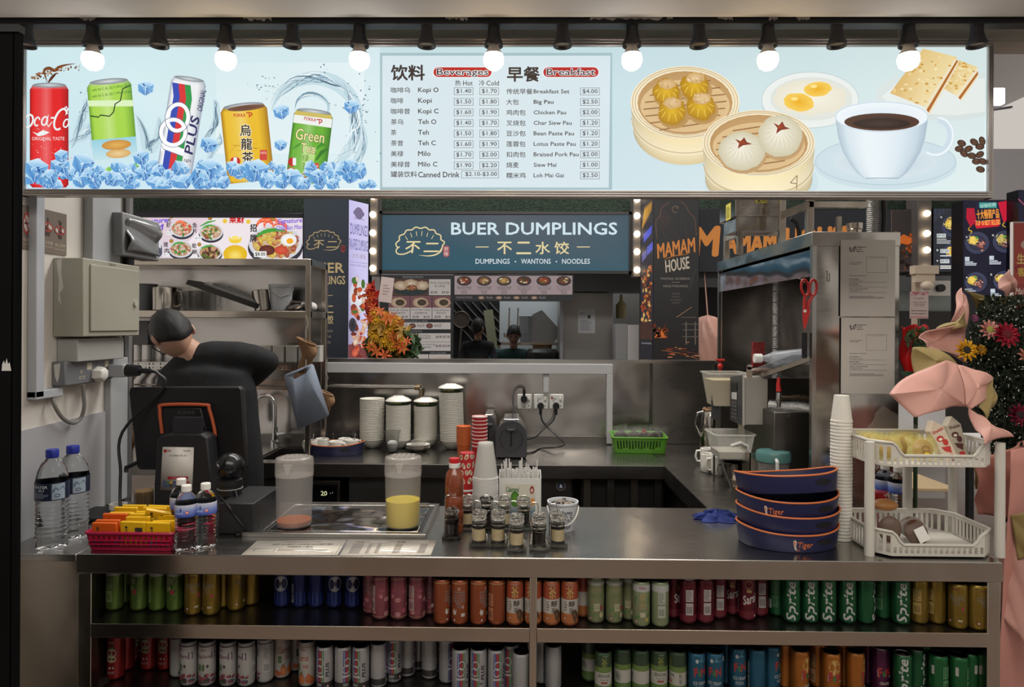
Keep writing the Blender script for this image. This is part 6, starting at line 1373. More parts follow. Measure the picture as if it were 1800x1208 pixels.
def arm(name,pts,dirv,side,s=1.0):
 """forearm plus hand; pts: elbow, wrist; dirv: direction of the fingers"""
 e,w_=Vector(pts[0]),Vector(pts[1]);d=Vector(dirv).normalized();sd_=d.cross(Vector((0,0,1))).normalized()*side
 palm=w_+d*.05*s
 f=[[(*e,.045*s),(*((e+w_)/2),.038*s),(*w_,.027*s),(*palm,(.036*s,.017*s))]]
 for q_,L_ in zip((-1.5,-.5,.5,1.5),(.062,.075,.070,.055)):
  b_=palm+d*.035*s+sd_*q_*.019*s;f.append([(*palm,(.036*s,.017*s)),(*b_,.0095*s),(*(b_+d*L_*.5*s+Vector((0,0,-.008))),.0085*s),(*(b_+d*L_*.85*s+Vector((0,0,-.028))),.007*s)])
 tb=w_+d*.03*s-sd_*.038*s;f.append([(*w_,.027*s),(*tb,.0115*s),(*(tb+d*.04*s-sd_*.01*s),.0095*s)])
 skin_mesh(name,f,SKIN,mn)
arm('right_arm',(mp_(456,652,.15),mp_(418,690,.27)),(-.6,.7,-.2),1);arm('left_arm',(mp_(293,705,.09),mp_(310,730,.26)),(.5,.8,-.2),-1)
skin_mesh('trousers',[[(.03,.02,1.0,(.17,.12)),(.03,.02,.88,(.17,.12)),(-.07,.02,.50,.08),(-.08,.03,.10,.06)],[(.03,.02,.88,(.17,.12)),(.13,.02,.50,.08),(.14,.03,.10,.06)]],mat('dark_trousers',(30,30,34),.8),mn)
for x in(-.08,.14):part('shoe',M().ball((x,.07,.045),.05,14,8,(1,2.4,.9)),BLK,mn)
# ---------------- point of sale ----------------
Yp=2.52
pos=thing('pos_monitor','black touch screen till seen from behind with orange trim loop','monitor',(P(326,800,Yp).x,Yp,ZC))
def pq(px,py,Y=Yp):q=P(px,py,Y);return(q.x-pos.location.x,q.z-ZC)
o=[pq(241,820),pq(227,690),pq(230,681),pq(421,680),pq(426,685),pq(433,822),pq(429,826),pq(246,826)]
part('screen_shell',M().prism(o,-.004,.03,'y'),mat('till_shell',(24,24,26),.38),pos,bev=.005)
loop=[pq(285,762,Yp-.02),pq(281,722,Yp-.02),pq(288,712,Yp-.02),pq(360,712,Yp-.02),pq(368,720,Yp-.02),pq(378,762,Yp-.02),pq(372,774,Yp-.02),pq(362,774,Yp-.02)]
lp3=smooth3([(a,-.02,b)for a,b in loop],5);m=M()
for i in range(len(lp3)-1):pass
part('orange_trim',M().tube(lp3,.0062,8),mat('till_orange',(180,84,48),.45),pos,'matt orange loop round the stand mount')
part('mount_block',M().prism([pq(288,775),pq(290,716),pq(357,716),pq(372,775)],-.018,-.003,'y'),BLK,pos,bev=.004)
A=Art(lambda u,v,l:(pq(u,v,Yp-.02)[0],-.0185-.0003*l,pq(u,v,Yp-.02)[1]));A.text('SUNMI',312,723,341,728,(70,70,72),.02);A.rect(303,736,351,775,(34,34,37));A.build('printed_name',PR,pos)
part('neck',M().bar((0,.0,.0),(0,.01,.16),.10,.05),BLK,pos,bev=.006);part('foot_plate',M().box(-.11,.11,-.012,.05,0,.012),BLK,pos,bev=.004)
part('cable_arm',M().tube([(pq(244,812)[0],.0,pq(244,812)[1]),(pq(232,818)[0],.0,pq(232,818)[1]),(pq(222,822)[0],.0,pq(222,822)[1]),(pq(216,830)[0],.02,pq(216,830)[1])],.008,8),BLK,pos)
pb=at(326,893);Yq=2.455
pr_=thing('receipt_printer','black receipt printer tower with rounded shoulders below the till screen','printer',(P(322,890,Yq).x,Yq-.035,ZC))
def rq(px,py):q=P(px,py,Yq-.04);return(q.x-pr_.location.x,q.z-ZC)
o=[(rq(269,890)[0],.0005),(rq(269,890)[0],rq(269,852)[1]),rq(274,776),rq(279,767),rq(300,763),rq(352,763),rq(363,770),rq(372,852),(rq(372,890)[0],.0005)]
part('housing',M().prism(o,0,.075,'y'),mat('printer_shell',(32,32,35),.5),pr_,bev=.006)
part('paper_slot',M().box(rq(300,760)[0],rq(350,760)[0],.01,.03,rq(300,763)[1],rq(300,735)[1]),mat('dark_receipt_flap',(38,38,42),.4),pr_)
part('seam',M().box(rq(270,850)[0],rq(370,850)[0],-.001,.001,rq(300,852)[1],rq(300,851)[1]),BLK,pr_)
cd=thing('payment_card','white payment notice stuck on the receipt printer','notice',(pr_.location.x,pr_.location.y-.0015,ZC))
def cq(u,v,l=0):q=P(u,v,Yq-.04);return(q.x-cd.location.x,-.0004*l,q.z-ZC)
m=M();m.add([cq(281,862),cq(337,864),cq(340,787),cq(285,786)],[(0,1,2,3)]);part('sheet',m,mat('card_white',(206,202,196),.5),cd,solid=.001)
A=Art(lambda u,v,l:(cq(u,v)[0],-.0012-.0003*l,cq(u,v)[2]));A.ell(290,793,3,3,(170,40,40));A.text('SGQR',294,791,300,795,(150,50,50),.02);A.text('Payment accepted here',322,791,334,795,(90,90,90));A.text('ST CLEMENT PTE. LTD.',297,800,328,802.6,(60,60,60),.01)
A.rect(294,838,330,843,(160,36,50));A.l=2;A.text('SCAN TO PAY',303,839.3,321,841.6,(230,190,190));A.l=1
r_=random.Random(8)
for j in range(2):
 for k in range(8 if j==0 else 6):A.rr(286+k*5.9,846+j*6,290.6+k*5.9,850.4+j*6,.7,r_.choice([(170,60,50),(60,80,130),(60,120,70),(190,150,60),(60,60,60),(130,90,150)]))
A.build('printed_notice',PR,cd)
bxp=at(408,952);t=thing('cash_box','plain black metal box behind the water bottles','box',(0,0,ZC));
X0,X1_=P(384,950,2.18).x,P(441,900,2.5).x
t.location=(P(400,950,2.2).x,2.2,ZC)
part('case',M().box(P(384,950,2.2).x-t.location.x,.085,0,.24,.0005,.10),mat('cashbox',(34,34,36),.4),t,bev=.003)
sb=thing('ball_scanner','round black scanner on a cylindrical base with looping cables','scanner',(P(400,860,2.3).x,2.32,ZC+.101))
part('base',M().lathe([(.038,0),(.038,.03),(.040,.032),(.040,.05),(.028,.056),(.0001,.056)],28),BLK,sb);part('ball',M().ball((0,0,.094),.047,28,18),mat('gloss_black',(20,20,22),.22),sb);part('collar_ring',M().tube([(.040*math.cos(2*PI*k/24),.04*math.sin(2*PI*k/24),.02)for k in range(24)],.0025,6,True),GC,sb)
part('window',M().cyl((-.028,-.036,.094),(-.032,-.042,.094),.016,18),BLK,sb)
cable('cable','black cable looping off the scanner base to the counter beside the steel tray',[sb.location+Vector((.03,-.03,.02)),sb.location+Vector((.06,-.05,-.04)),P(430,890,2.3),P(458,925,2.25),G(452,933,ZC+.005),G(430,938,ZC+.005),G(415,941,ZC+.005)],.0035)
cable('cable','thinner black cable curving over the front of the black metal box',[sb.location+Vector((-.02,-.045,.01)),P(400,888,2.19),P(412,905,2.19),P(428,925,2.19),G(440,936,ZC+.004),G(462,936,ZC+.004)],.003)
cp=thing('cable_coil','small coil of black cable between the black metal box and the tray','cable',tuple(G(432,937,ZC+.004)))
part('coil',M().tube([(.035*math.cos(2*PI*k/20)*(1+.1*math.sin(k)),.02*math.sin(2*PI*k/20),.003+.002*math.sin(k*1.3))for k in range(60)],.003,5),BLK,cp)
# ---------------- things on the serving counter ----------------
BLUEC=mat('cap_blue',(36,52,150),.4)
def bottle_big(px,yb,yt,label):
 p=at(px,yb);s=p.y/1200;H=(CAMZ-(yt-CY)*s)-ZC;R=26.5*s
 t=thing('water_bottle',label,'bottle',(p.x,p.y+R,ZC+.001),group='large water bottles');k=H/.30
 pr=[(.030,0),(.041,.006),(.044,.02)];
 for i in range(9):z=.028+i*.0135;pr+=[(.044,z),(.0415,z+.006)]
 pr+=[(.044,.150),(.0445,.158),(.0445,.200),(.044,.206),(.043,.214),(.039,.236),(.030,.256),(.018,.270),(.0145,.275),(.0145,.284)]
 pr=[(a*R/.0445,b*k)for a,b in pr]
 part('body',M().lathe(pr,32),GLASS,t)
 part('cap',M().lathe([(.0165,.274),(.0175,.276),(.0175,.296),(.016,.299),(.0001,.299)],24).mesh('cap',BLUEC)if abs(k-1)<.001 else M().lathe([(a*R/.0445,b*k)for a,b in[(.0165,.274),(.0175,.276),(.0175,.296),(.016,.299),(.0001,.299)]],24),BLUEC,t)
 A=Art(cyl_map(R*1.012,H,.0003),maxseg=12);z0=(.300-.205)*k*1000;z1=(.300-.153)*k*1000
 A.rect(-180,z0,180,z1,(34,42,62));A.l=2;A.text('WATER',-36,z0+7,20,z0+15,(214,220,226),.03);A.text('4U',-14,z0+17,8,z0+25,(190,200,206),.02);A.tlines(-36,z0+29,26,z0+45,4,(120,130,146),.5)
 A.rect(34,z0+3,80,z1-3,(150,170,186));A.l=3;A.poly([(36,z0+20),(46,z0+12),(58,z0+22),(70,z0+10),(78,z0+18),(78,z0+26),(36,z0+30)],(90,112,134));A.ring(52,z0+38,10,5,2,(40,50,70));
 A.build('label_wrap',PRG,t)
bottle_big(73,974,801,'large clear water bottle with blue cap nearest the viewer at the left wall');bottle_big(110,957,794,'large clear water bottle with blue cap behind the front one at the left wall')
def bottle_small(px,yb,yt,label,rz=0,base=None):
 p=base or at(px,yb);s=p.y/1200;H=.195;R=.0315
 t=thing('small_water_bottle',label,'bottle',(p.x,p.y,p.z+.001),rz,'small water bottles')
 pr=[(.022,0),(.029,.004),(.0315,.014)]
 for i in range(8):z=.02+i*.0105;pr+=[(.0315,z),(.0295,z+.005)]
 pr+=[(.0315,.106),(.0315,.142),(.030,.150),(.025,.162),(.016,.172),(.012,.176),(.012,.182)]
 part('body',M().lathe(pr,28),GLASS,t);part('cap',M().lathe([(.0135,.177),(.0145,.178),(.0145,.194),(.013,.196),(.0001,.196)],20),WPL,t)
 A=Art(cyl_map(.0320,.196,.0003),maxseg=12);A.add([(-180,54),(-180,90)],[],BLACK)
 for i in range(30):
  a=-180+i*12;A.add([(a,54),(a+12,54),(a+12,72),(a,72)],[(0,1,2,3)],[(206,210,220),(206,210,220),(120,140,200),(120,140,200)]);A.add([(a,72),(a+12,72),(a+12,90),(a,90)],[(0,1,2,3)],[(120,140,200),(120,140,200),(44,66,160),(44,66,160)])
 A.l=2;A.poly([(-8,70),(-2,60),(4,70),(-2,74)],(60,84,150));A.ell(30,76,9,5,(226,180,170));A.ring(30,76,9,5,2,(190,60,50));A.text('pure',-30,76,10,83,(210,220,240));A.build('label_wrap',PRG,t);return t
bottle_small(327,968,855,'small water bottle with blue band, nearest the viewer of the three');bottle_small(361,963,852,'small water bottle with blue band, right one of the three by the black box');bottle_small(318,952,850,'small water bottle with blue band, hidden behind the nearest of the three',.6)
p=at(222,972);BR=mat('basket_crimson',(168,28,66),.4)
s=p.y/1200
rbk=slotted_basket('sachet_basket','crimson plastic basket full of drink sachets on the left of the counter',(P(225,972,p.y).x,p.y+.115,ZC+.001),.262,.215,.055,BR,17,rz=-.0,flare=.010,slot=(.2,.8))
bx,by=rbk.location.x,rbk.location.y
m=M();
for z in(.022,.033):m.box(-.122,.122,-.1075-.004,-.1045,z-.0016,z+.0016).box(.1245,.128,-.1,.1,z-.0016,z+.0016).box(-.128,-.1245,-.1,.1,z-.0016,z+.0016)
part('lattice',m,BR,rbk)
cols=[(206,96,30),(222,176,30),(216,170,36),(70,150,176)]
def sachet(name,loc,w,h,d,c,c2,label,rot,txt=None):
 m=M();m.prism([(-w/2,0),(w/2,0),(w/2,h),(-w/2,h)],-d/2,d/2,'y');mt=mat('sachet_%d'%sum(c),c,.35,bump=(60,.5,.002))
 o=part(name,m,mt,None,loc=loc,bev=.0018);o.rotation_euler=rot;tag(o,label,'sachet','drink sachets in the crimson basket')
 A=Art(local_map(1,1,.0003,-d/2-.0002,0,0));A.rect(-w/2,-h*.35,w/2,0,c2);A.l=2
 if txt:A.text(txt,-w*.1,-h*.5,w*.42,-h*.12,(196,40,40),.03,-60,.2);
 A.ell(-w*.25,-h*.8,.004,.004,(60,60,60));A.tlines(-w*.3,-h*.72,-w*.15,-h*.4,4,(90,70,40),.5)
 if txt is None:A.rect(w*.1,-h*.8,w*.4,-h*.5,(60,60,56))
 A.build('printed_front',PRG,o);return o
rs=random.Random(3);n_=0
for col_,(x0,cname,c,c2,txt)in enumerate(((-.085,'orange',(206,92,28),(70,90,130),'Boh'),(-.002,'yellow',(220,176,32),(216,170,36),None),(.083,'yellow and blue',(224,176,24),(70,150,176),'Boru'))):
 for k in range(6):
  y=-.083+k*.031;hgt=.078+rs.uniform(-.003,.006)+k*.003
  if col_==0 and k>=3:cc,c22,cn,tx=(220,176,32),(216,170,36),'yellow',None
  else:cc,c22,cn,tx=c,c2,cname,txt
  sachet('drink_sachet',(bx+x0+rs.uniform(-.004,.004),by+y,ZC+.006),.074,hgt,.011,cc,c22,nth(k)+' '+cn+' sachet from the front in the '+('left','middle','right')[col_]+' row of the crimson basket',(rs.uniform(.08,.2),rs.uniform(-.03,.03),rs.uniform(-.05,.05)),tx)
sachet('drink_sachet',(bx+.035,by-.02,ZC+.062),.075,.05,.010,(230,184,40),(70,150,176),'loose yellow sachet lying tilted on top of the others in the crimson basket',(.5,.25,.3),None)
p=at(253,899);t=thing('toothpick_holder','clear round holder packed with wooden toothpicks beside the printer','holder',(p.x,p.y,ZC))
part('cup',M().lathe([(.032,0),(.033,.002),(.033,.076),(.031,.076),(.031,.004),(.0001,.004)],24),CLR,t)
m=M()
for k in range(110):a=rs.uniform(0,2*PI);r=.0285*math.sqrt(rs.random())if k%2 else.0285;m.cyl((r*math.cos(a),r*math.sin(a),.004),(r*math.cos(a),r*math.sin(a),.078+rs.uniform(-.002,.003)),.0013,4)
part('toothpicks',m,mat('toothpick_wood',(206,176,130),.6),t,kind='stuff')
t=thing('cable_tray','flat black tray and tape beside the wall behind the crimson basket','tray',(P(165,905,2.42).x,2.42,ZC));part('tray_body',M().box(-.06,.14,-.10,.06,.0005,.012),BLK,t,bev=.003);part('tape_roll',M().lathe([(.018,.012),(.03,.012),(.03,.030),(.018,.030),(.018,.012)],24,(.07,.03,0)),WPL,t)
A_=G(424,944,ZC);B_=G(770,947,ZC);C_=G(770,884,ZC);D_=G(488,884,ZC)
t=thing('steel_drop_tray','raised steel drop-in tray with dark seam under the two juice jugs','tray',(0,0,ZC))
def ringmesh(out,inn,z0,z1):
 m=M();n=4;m.add([(p_[0],p_[1],z0)for p_ in out]+[(p_[0],p_[1],z1)for p_ in out]+[(p_[0],p_[1],z1)for p_ in inn]+[(p_[0],p_[1],z0)for p_ in inn],[(i,(i+1)%n,(i+1)%n+n,i+n)for i in range(n)]+[(i+n,(i+1)%n+n,(i+1)%n+2*n,i+2*n)for i in range(n)]+[(i+2*n,(i+1)%n+2*n,(i+1)%n+3*n,i+3*n)for i in range(n)]);return m
xa,xb=A_.x,C_.x+.015;ya2,yb2=A_.y,2.55
t.location=(0,0,ZC);out=[(xa,ya2),(xb,ya2),(xb,yb2),(xa,yb2)];i1=G(463,934,ZC+.012);i2=G(741,936,ZC+.012);inn=[(i1 .x,i1 .y),(i2 .x,i1 .y),(i2 .x+.0,yb2-.03),(i1 .x,yb2-.03)]
part('outer_rim',ringmesh(out,inn,.0005,.014),S_TOP,t,bev=.003)
part('gasket',ringmesh([(a+.002*(1 if k in(0,3)else-1),b+.002*(1 if k<2 else-1))for k,(a,b)in enumerate(inn)],[(a+.012*(1 if k in(0,3)else-1),b+.010*(1 if k<2 else-1))for k,(a,b)in enumerate(inn)],.001,.010),BLKM,t)
part('lid_panel',M().box(inn[0][0]+.013,inn[1][0]-.013,inn[0][1]+.011,inn[2][1]-.011,.001,.012),steel('wet_panel',(180,178,174),.1,.5,(3,30,3),.06,5),t,bev=.002)
part('handle_gap',M().box(inn[0][0]+.02,inn[1][0]-.02,yb2-.028,yb2-.014,.014,.020),S_TOP,t)
ZT=ZC+.0125
def jug(px,yb,wpx,yt,liq,lvl,label,lvl_top=None):
 p=G(px,yb,ZT);p=Vector((P(px,yb,p.y+.055).x,p.y+.055,ZT));s=p.y/1200;R=wpx*s/2;H=CAMZ-(yt-CY)*s-ZT
 t=thing('juice_jug',label,'jug',(p.x,p.y,ZT+.0005),group='juice jugs')
 part('body',M().lathe([(R*.80,0),(R*.88,.003),(R*.91,.012),(R*.97,H*.78),(R*.96,H*.78),(R*.895,.014),(R*.86,.006),(.0001,.006)],36),FROST,t)
 part('lid',M().lathe([(R*.99,H*.72),(R*1.0,H*.73),(R*1.0,H*.93),(R*.96,H*.97),(R*.8,H*.985),(R*.78,H*.965),(.0001,H*.965)],36),mat('frosted_lid',(206,200,194),.15,alpha=.3,spec=.8),t)
 m=M()
 for k in range(5):x=(k-2)*R*.26;m.box(x-R*.04,x+R*.04,-R*.5,R*.5,H*.967,H*.992)
 part('lid_ribs',m,mat('frosted_lid'),t,kind='stuff');part('spout',M().prism([(-R*.22,H*.92),(R*.22,H*.92),(R*.05,H*.79),(-R*.05,H*.79)],-R*1.12,-R*.94,'y'),mat('frosted_lid'),t)
 part('juice',M().lathe([(R*.84,.0065),(R*.885,.014),(R*(.89+.05*lvl),H*lvl),(.0001,H*lvl)],32),liq,t)
 return t
jug(517,933,66,804,mat('orange_tea',(186,96,40),.2,alpha=.9),.09,'frosted jug with a little orange tea, left one on the steel tray')
jug(708,934,65,801,mat('yellow_juice',(240,212,8),.25),.375,'frosted jug one third full of yellow juice, right one on the steel tray')
def sheet(q4,label,draw):
 pts=[G(x,y,ZC+.001)for x,y in q4];o=pts[0];t=thing('laminated_sheet',label,'notice',tuple(o));L4=[tuple(p_-o)for p_ in pts]
 m=M();m.add([L4[3],L4[2],L4[1],L4[0]],[(0,1,2,3)]);part('sheet',m,mat('laminate',(206,200,188),.12,coat=.5),t,solid=.0012)
 A=Art(quad_map(*[Vector(v)+Vector((0,0,.0008))for v in L4],(0,0,1),1,1,.0002));draw(A);A.build('printed_text',PRG,t)
def s1(A):
 c=(90,80,74);A.frame(.02,.03,.98,.97,.008,(150,140,130));A.text('ATTENTION DEAR CUSTOMER',.32,.09,.74,.17,c);A.text('NO 5-CENT COINS ACCEPTED',.22,.24,.88,.34,c,.02);A.text('不接受五分硬币',.40,.42,.68,.52,c,.01);A.frame(.08,.6,.3,.78,.006,c);A.tlines(.33,.58,.9,.8,3,(130,120,110),.4);A.rect(.05,.86,.95,.875,(150,140,130))
def s2(A):
 c=(96,88,84);A.text('饮料',.10,.10,.20,.22,c,.02);A.rect(.26,.10,.46,.2,(150,140,140));A.text('早餐',.56,.10,.66,.22,c,.02);A.rect(.72,.10,.92,.18,(150,140,140))
 for k in range(8):y=.28+k*.08;A.rect(.08,y,.2,y+.035,c);A.rect(.26,y,.3,y+.035,c);A.rect(.36,y,.40,y+.035,c);A.rect(.56,y,.64,y+.035,c);A.rect(.84,y,.92,y+.035,c)
sheet(((452,951),(609,950),(593,976),(424,976)),'laminated notice about coins lying before the steel tray',s1);sheet(((613,949),(768,950),(757,976),(597,977)),'laminated price list lying beside the coin notice',s2)
p=at(798,938);t=thing('sauce_bottle','tall clear bottle of brown-red chilli sauce with red and white cap','bottle',tuple(p));s=p.y/1200
SAU=mat('chilli_sauce',(126,58,30),.25,var=(30,.3),coat=.6)
H=CAMZ-(806-CY)*s-ZC;R=16.5*s;k=H/.245
part('body',M().lathe([(a*R/.031,b*k)for a,b in[(.026,0),(.030,.005),(.031,.03),(.0285,.036),(.031,.042),(.031,.075),(.029,.08),(.031,.085),(.031,.12),(.0285,.125),(.031,.13),(.031,.175),(.026,.198),(.015,.213),(.014,.222)]],28),SAU,t)
part('cap',M().lathe([(a*R/.031,b*k)for a,b in[(.0165,.229),(.0175,.231),(.0165,.2445),(.0001,.245)]],24),mat('cap_red',(190,34,38),.4),t);part('cap_collar',M().lathe([(a*R/.031,b*k)for a,b in[(.0175,.214),(.018,.216),(.018,.228),(.0165,.2295)]],24),WPL,t)
outc,r_c,pc_,st=cupstack('patterned_cup','cup',820,905,796,29,6,RED,WPL,True,'red paper cup printed with food pictures, behind the sauce bottle','patterned red cups',hcup=.135,taper=.86)
for o in outc[-1:]:
 A=Art(lambda u,v,l:((r_c*(.86+.12*v/135)+.0004+.00015*l)*math.cos(math.radians(u-90)),(r_c*(.86+.12*v/135)+.0004+.00015*l)*math.sin(math.radians(u-90)),.135-v/1000))
 rr_=random.Random(4)
 for k in range(22):
  cx,cy=-80+(k%5)*40+rr_.uniform(-6,6)+(20 if(k//5)%2 else 0),14+(k//5)*27+rr_.uniform(-3,3);A.l=1;A.ell(cx,cy,17,10,(226,214,196),(214,196,176),rr_.uniform(-40,40),n=7,wob=.35,seed=k);A.l=2;A.ell(cx,cy,10,5.5,rr_.choice([(190,130,60),(120,140,80),(170,170,176),(206,170,100)]),(150,100,60),rr_.uniform(-40,40),n=8,wob=.4,seed=k+9)
 A.build('food_pictures',PR,o)
MILK=mat('milky_plastic',(222,220,214),.3,alpha=.4);
cupstack('clear_cup','cup',853,915,778,44,22,MILK,mat('milky_rim',(226,224,220),.3,alpha=.75),True,'upturned clear plastic cup of the tall front stack','clear plastic cups',hcup=.125,taper=.60)
p=at(914,905);t=thing('straw_box','white open box of clear straws with a lime picture label','box',tuple(p));s=p.y/1200;w_=74*s/2;H=CAMZ-(836-CY)*s-ZC
WB=mat('white_card',(216,214,208),.5)
part('front_wall',M().box(-w_,w_,-.002,.0,0,H*.93),WB,t);part('back_wall',M().box(-w_,w_,.07,.072,0,H*1.05),WB,t);part('side_wall',M().prism([(0,0),(.07,0),(.07,H*1.05),(0,H*.93)],-w_,-w_+.002,'x'),WB,t);part('side_wall',M().prism([(0,0),(.07,0),(.07,H*1.05),(0,H*.93)],w_-.002,w_,'x'),WB,t);part('base',M().box(-w_,w_,0,.07,0,.002),WB,t)
A=Art(lambda u,v,l:(-w_+u*2*w_,-.0024-.0003*l,H-v*H))
A.rect(.14,.22,.86,1.0,(206,200,184));A.l=2;A.add([(.14,.55),(.86,.55),(.86,1.0),(.14,1.0)],[(0,1,2,3)],[(206,200,184),(206,200,184),(70,120,140),(70,120,140)]);A.text('Calamansi',.17,.28,.48,.42,(50,110,60),.02,0,.2)
A.l=3;A.ell(.38,.60,.11,.20,(96,150,50),(60,110,30));A.ell(.56,.72,.09,.12,(150,190,80),(110,150,60));A.l=4;A.ring(.56,.72,.08,.11,.015,(220,230,170));A.poly([(.45,.5),(.58,.56),(.52,.66)],(50,100,40));A.ell(.78,.36,.05,.10,(150,44,40));A.ell(.80,.66,.05,.09,(214,140,50));A.l=5;A.ell(.78,.37,.025,.05,(220,200,190))
A.build('printed_label',PR,t)
m=M()
for k in range(150):
 x=rs.uniform(-w_+.008,w_-.006);y=rs.uniform(.006,.064);tp_=H*rs.uniform(.98,1.16)+(.03 if k%9==0 else 0);lx=rs.uniform(-.012,.012)
 m.cyl((x,y,.01),(max(-w_,min(w_,x+lx)),y+rs.uniform(-.004,.004),tp_),.0028,6)
part('straws',m,mat('clear_straw',(226,224,220),.25,alpha=.6),t,kind='stuff')
ACR=mat('faceted_acrylic',(240,238,232),.04,trans=1.0,ior=1.38,bump=(90,.5,.003))
SOY=mat('soy_sauce',(18,12,10),.15,coat=.5);PEP=mat('pepper_powder',(176,160,124),.8,var=(80,.15))
jb=M().lathe([(.020,0),(.022,.002),(.022,.010),(.0195,.013),(.0195,.048),(.022,.050),(.022,.055),(.0205,.058),(.0205,.061),(.022,.063),(.022,.067),(.017,.070),(.0001,.070)],24).mesh('jar_body',ACR)
jl=M().lathe([(.013,.070),(.015,.072),(.021,.075),(.023,.080),(.023,.086),(.019,.090),(.013,.091),(.012,.088),(.0001,.088)],8).mesh('stopper',ACR)
fillm={k:M().lathe([(.0201,.0135),(.0201,h_),(.0190,h_),(.0190,.0135)],24).mesh('filling',mt)for k,mt,h_ in(('s',SOY,.043),('p',PEP,.049))}
def cruet(hx,hy_top,jx,jy,kind,k,lab):
 p=at(jx,jy);base=(p.x,p.y+.022,ZC+.0005)
 t=thing('cruet_set',lab,'condiment set',base,group='condiment sets on the counter')
 part('base_tray',M().prism(rrect(-.030,.030,-.026,.072,.01),0,.004).prism(rrect(-.030,.030,-.026,.072,.01),.004,.016)if False else M().prism(rrect(-.030,.030,-.026,.072,.01),0,.012),ACR,t)
 hxx=P(hx,hy_top,p.y+.045).x-p.x;zt_=CAMZ-(hy_top-CY)*(p.y+.045)/1200-ZC;w_=.0125
 pts=[(hxx-w_,.023,.008),(hxx-w_,.023,zt_-.0125)]+[(hxx-w_*math.cos(PI*i/8),.023,zt_-.0125+.0125*math.sin(PI*i/8))for i in range(1,8)]+[(hxx+w_,.023,zt_-.0125),(hxx+w_,.023,.008)]
 part('wire_handle',M().tube(pts,.0019,6),WIRE,t)
 for j,(yy,kd)in enumerate(((0,kind),(.046,'p' if kind=='s' else 's'))):
  o=part('jar',jb,None,t,loc=(0,yy,.004));part('stopper',jl,None,o);part('filling',fillm[kd],None,o,'dark soy sauce' if kd=='s' else 'pale pepper powder')
 return t
k=0
for a in((789,872,793,950,'s','leftmost condiment set with dark sauce in front'),(838,881,841,962,'p','front condiment set of pale powder left of the middle, second from the left'),(871,882,875,962,'p','front condiment set of pale powder at the middle, third from the left'),(903,881,908,970,'p','frontmost condiment set with pale powder'),(939,883,948,968,'s','front condiment set with dark sauce second from the right'),(973,885,981,963,'p','rightmost condiment set of pale powder before the white pail'),(823,870,820,932,'p','rear condiment set behind the second from the left'),(854,871,853,932,'s','rear condiment set before the clear cup stack'),(887,870,886,932,'p','rear condiment set before the straw box'),(921,871,920,932,'s','rear condiment set left of the pail')):
 cruet(a[0],a[1],a[2],a[3],a[4],k,a[5]);k+=1
p=at(990,936);s=p.y/1200;t=thing('creamer_pail','white pail with a tiger head print full of sugar sticks','pail',(p.x,p.y+.03,ZC+.0005));
R=.045;H=CAMZ-(880-CY)*(p.y+.03)/1200-ZC
part('body',M().lathe([(R*.82,0),(R*.84,.003),(R*1.08,H*.93),(R*1.16,H*.935),(R*1.16,H),(R*1.08,H),(R*1.02,H*.9),(R*.8,.006),(.0001,.006)],36),PAIL,t)
part('bail_handle',M().tube([(R*1.15*math.cos(a),R*1.18*math.sin(a)-.002,H*.86-.055*math.sin(-a)**1.2*1.0)for a in[-.05-(PI-.1)*i/16 for i in range(17)]],.0026,6),WPL,t)
A=Art(lambda u,v,l:((R*(1.08-.24*v)+.0006+.0002*l)*math.cos(math.radians(u-90)),(R*(1.08-.24*v)+.0006+.0002*l)*math.sin(math.radians(u-90)),H*.93*(1-v)))
A0=A.mp;A.mp=lambda u,v,l:A0(u,v/100,l)
BK=(44,48,56)
for sgn in(-1,1):
 X=lambda x:22+sgn*x
 for pts in([(16,.28),(19,.34),(15,.40),(17,.46),(13,.52)],[(12,.26),(14,.33),(11,.38)],[(3,.30),(8,.27),(12,.30)],[(3,.36),(9,.34),(12,.37)],[(4,.43),(8,.44),(11,.42)],[(2,.50),(6,.52),(10,.50)],[(1.5,.56),(6,.60),(11,.57)],[(5,.66),(10,.70),(14,.66)],[(3,.72),(8,.78),(12,.73)],[(1,.80),(6,.84),(9,.80)]):
  A.line([(X(a),b*100)for a,b in pts],2.2,BK,True)
A.l=2
for sgn in(-1,1):A.poly([(22+sgn*4,40),(22+sgn*9,38.5),(22+sgn*8,42)],BK);A.poly([(22+sgn*12,24),(22+sgn*18,22),(22+sgn*17,30)],BK);A.poly([(22+sgn*2,24),(22+sgn*6,20),(22+sgn*9,24),(22+sgn*4,27)],BK);A.poly([(22+sgn*13,45),(22+sgn*18,42),(22+sgn*15,58)],BK);A.poly([(22,92),(22+sgn*8,76),(22+sgn*11,66),(22+sgn*5,80)],BK)
A.poly([(18,50),(26,50),(22,56)],BK);A.poly([(19,24),(25,24),(22,33)],BK);A.build('printed_tiger',PR,t)
for k in range(26):
 a=rs.uniform(0,2*PI);r=R*.8*math.sqrt(rs.random());h_=H*rs.uniform(.88,1.02)
 o=part('sugar_stick',M().bar((r*math.cos(a)*.5,r*math.sin(a)*.5,.03),(r*math.cos(a),r*math.sin(a),h_),.012,.003),mat('stick_'+('a','b')[k%2],((170,160,150),(66,62,60))[k%2],.4),t)
p=G(1262,912,ZC);t=part('blue_cloth',M().grid(lambda u,v:((.085*math.cos(2*PI*u)*v+.012*math.sin(9*u*2*PI)*v**2),(.055*math.sin(2*PI*u)*v+.01*math.sin(7*u*2*PI+1)*v),.026*(1-v**2.2)+.006*math.sin(14*v+6*math.sin(2*PI*u*2))*(1-v**3)+.0015),60,18),mat('cloth_blue',(28,44,108),.85,bump=(70,.5,.004)),None,loc=(p.x,p.y,ZC));tag(t,'crumpled blue cleaning cloth at the back edge of the counter','cloth')
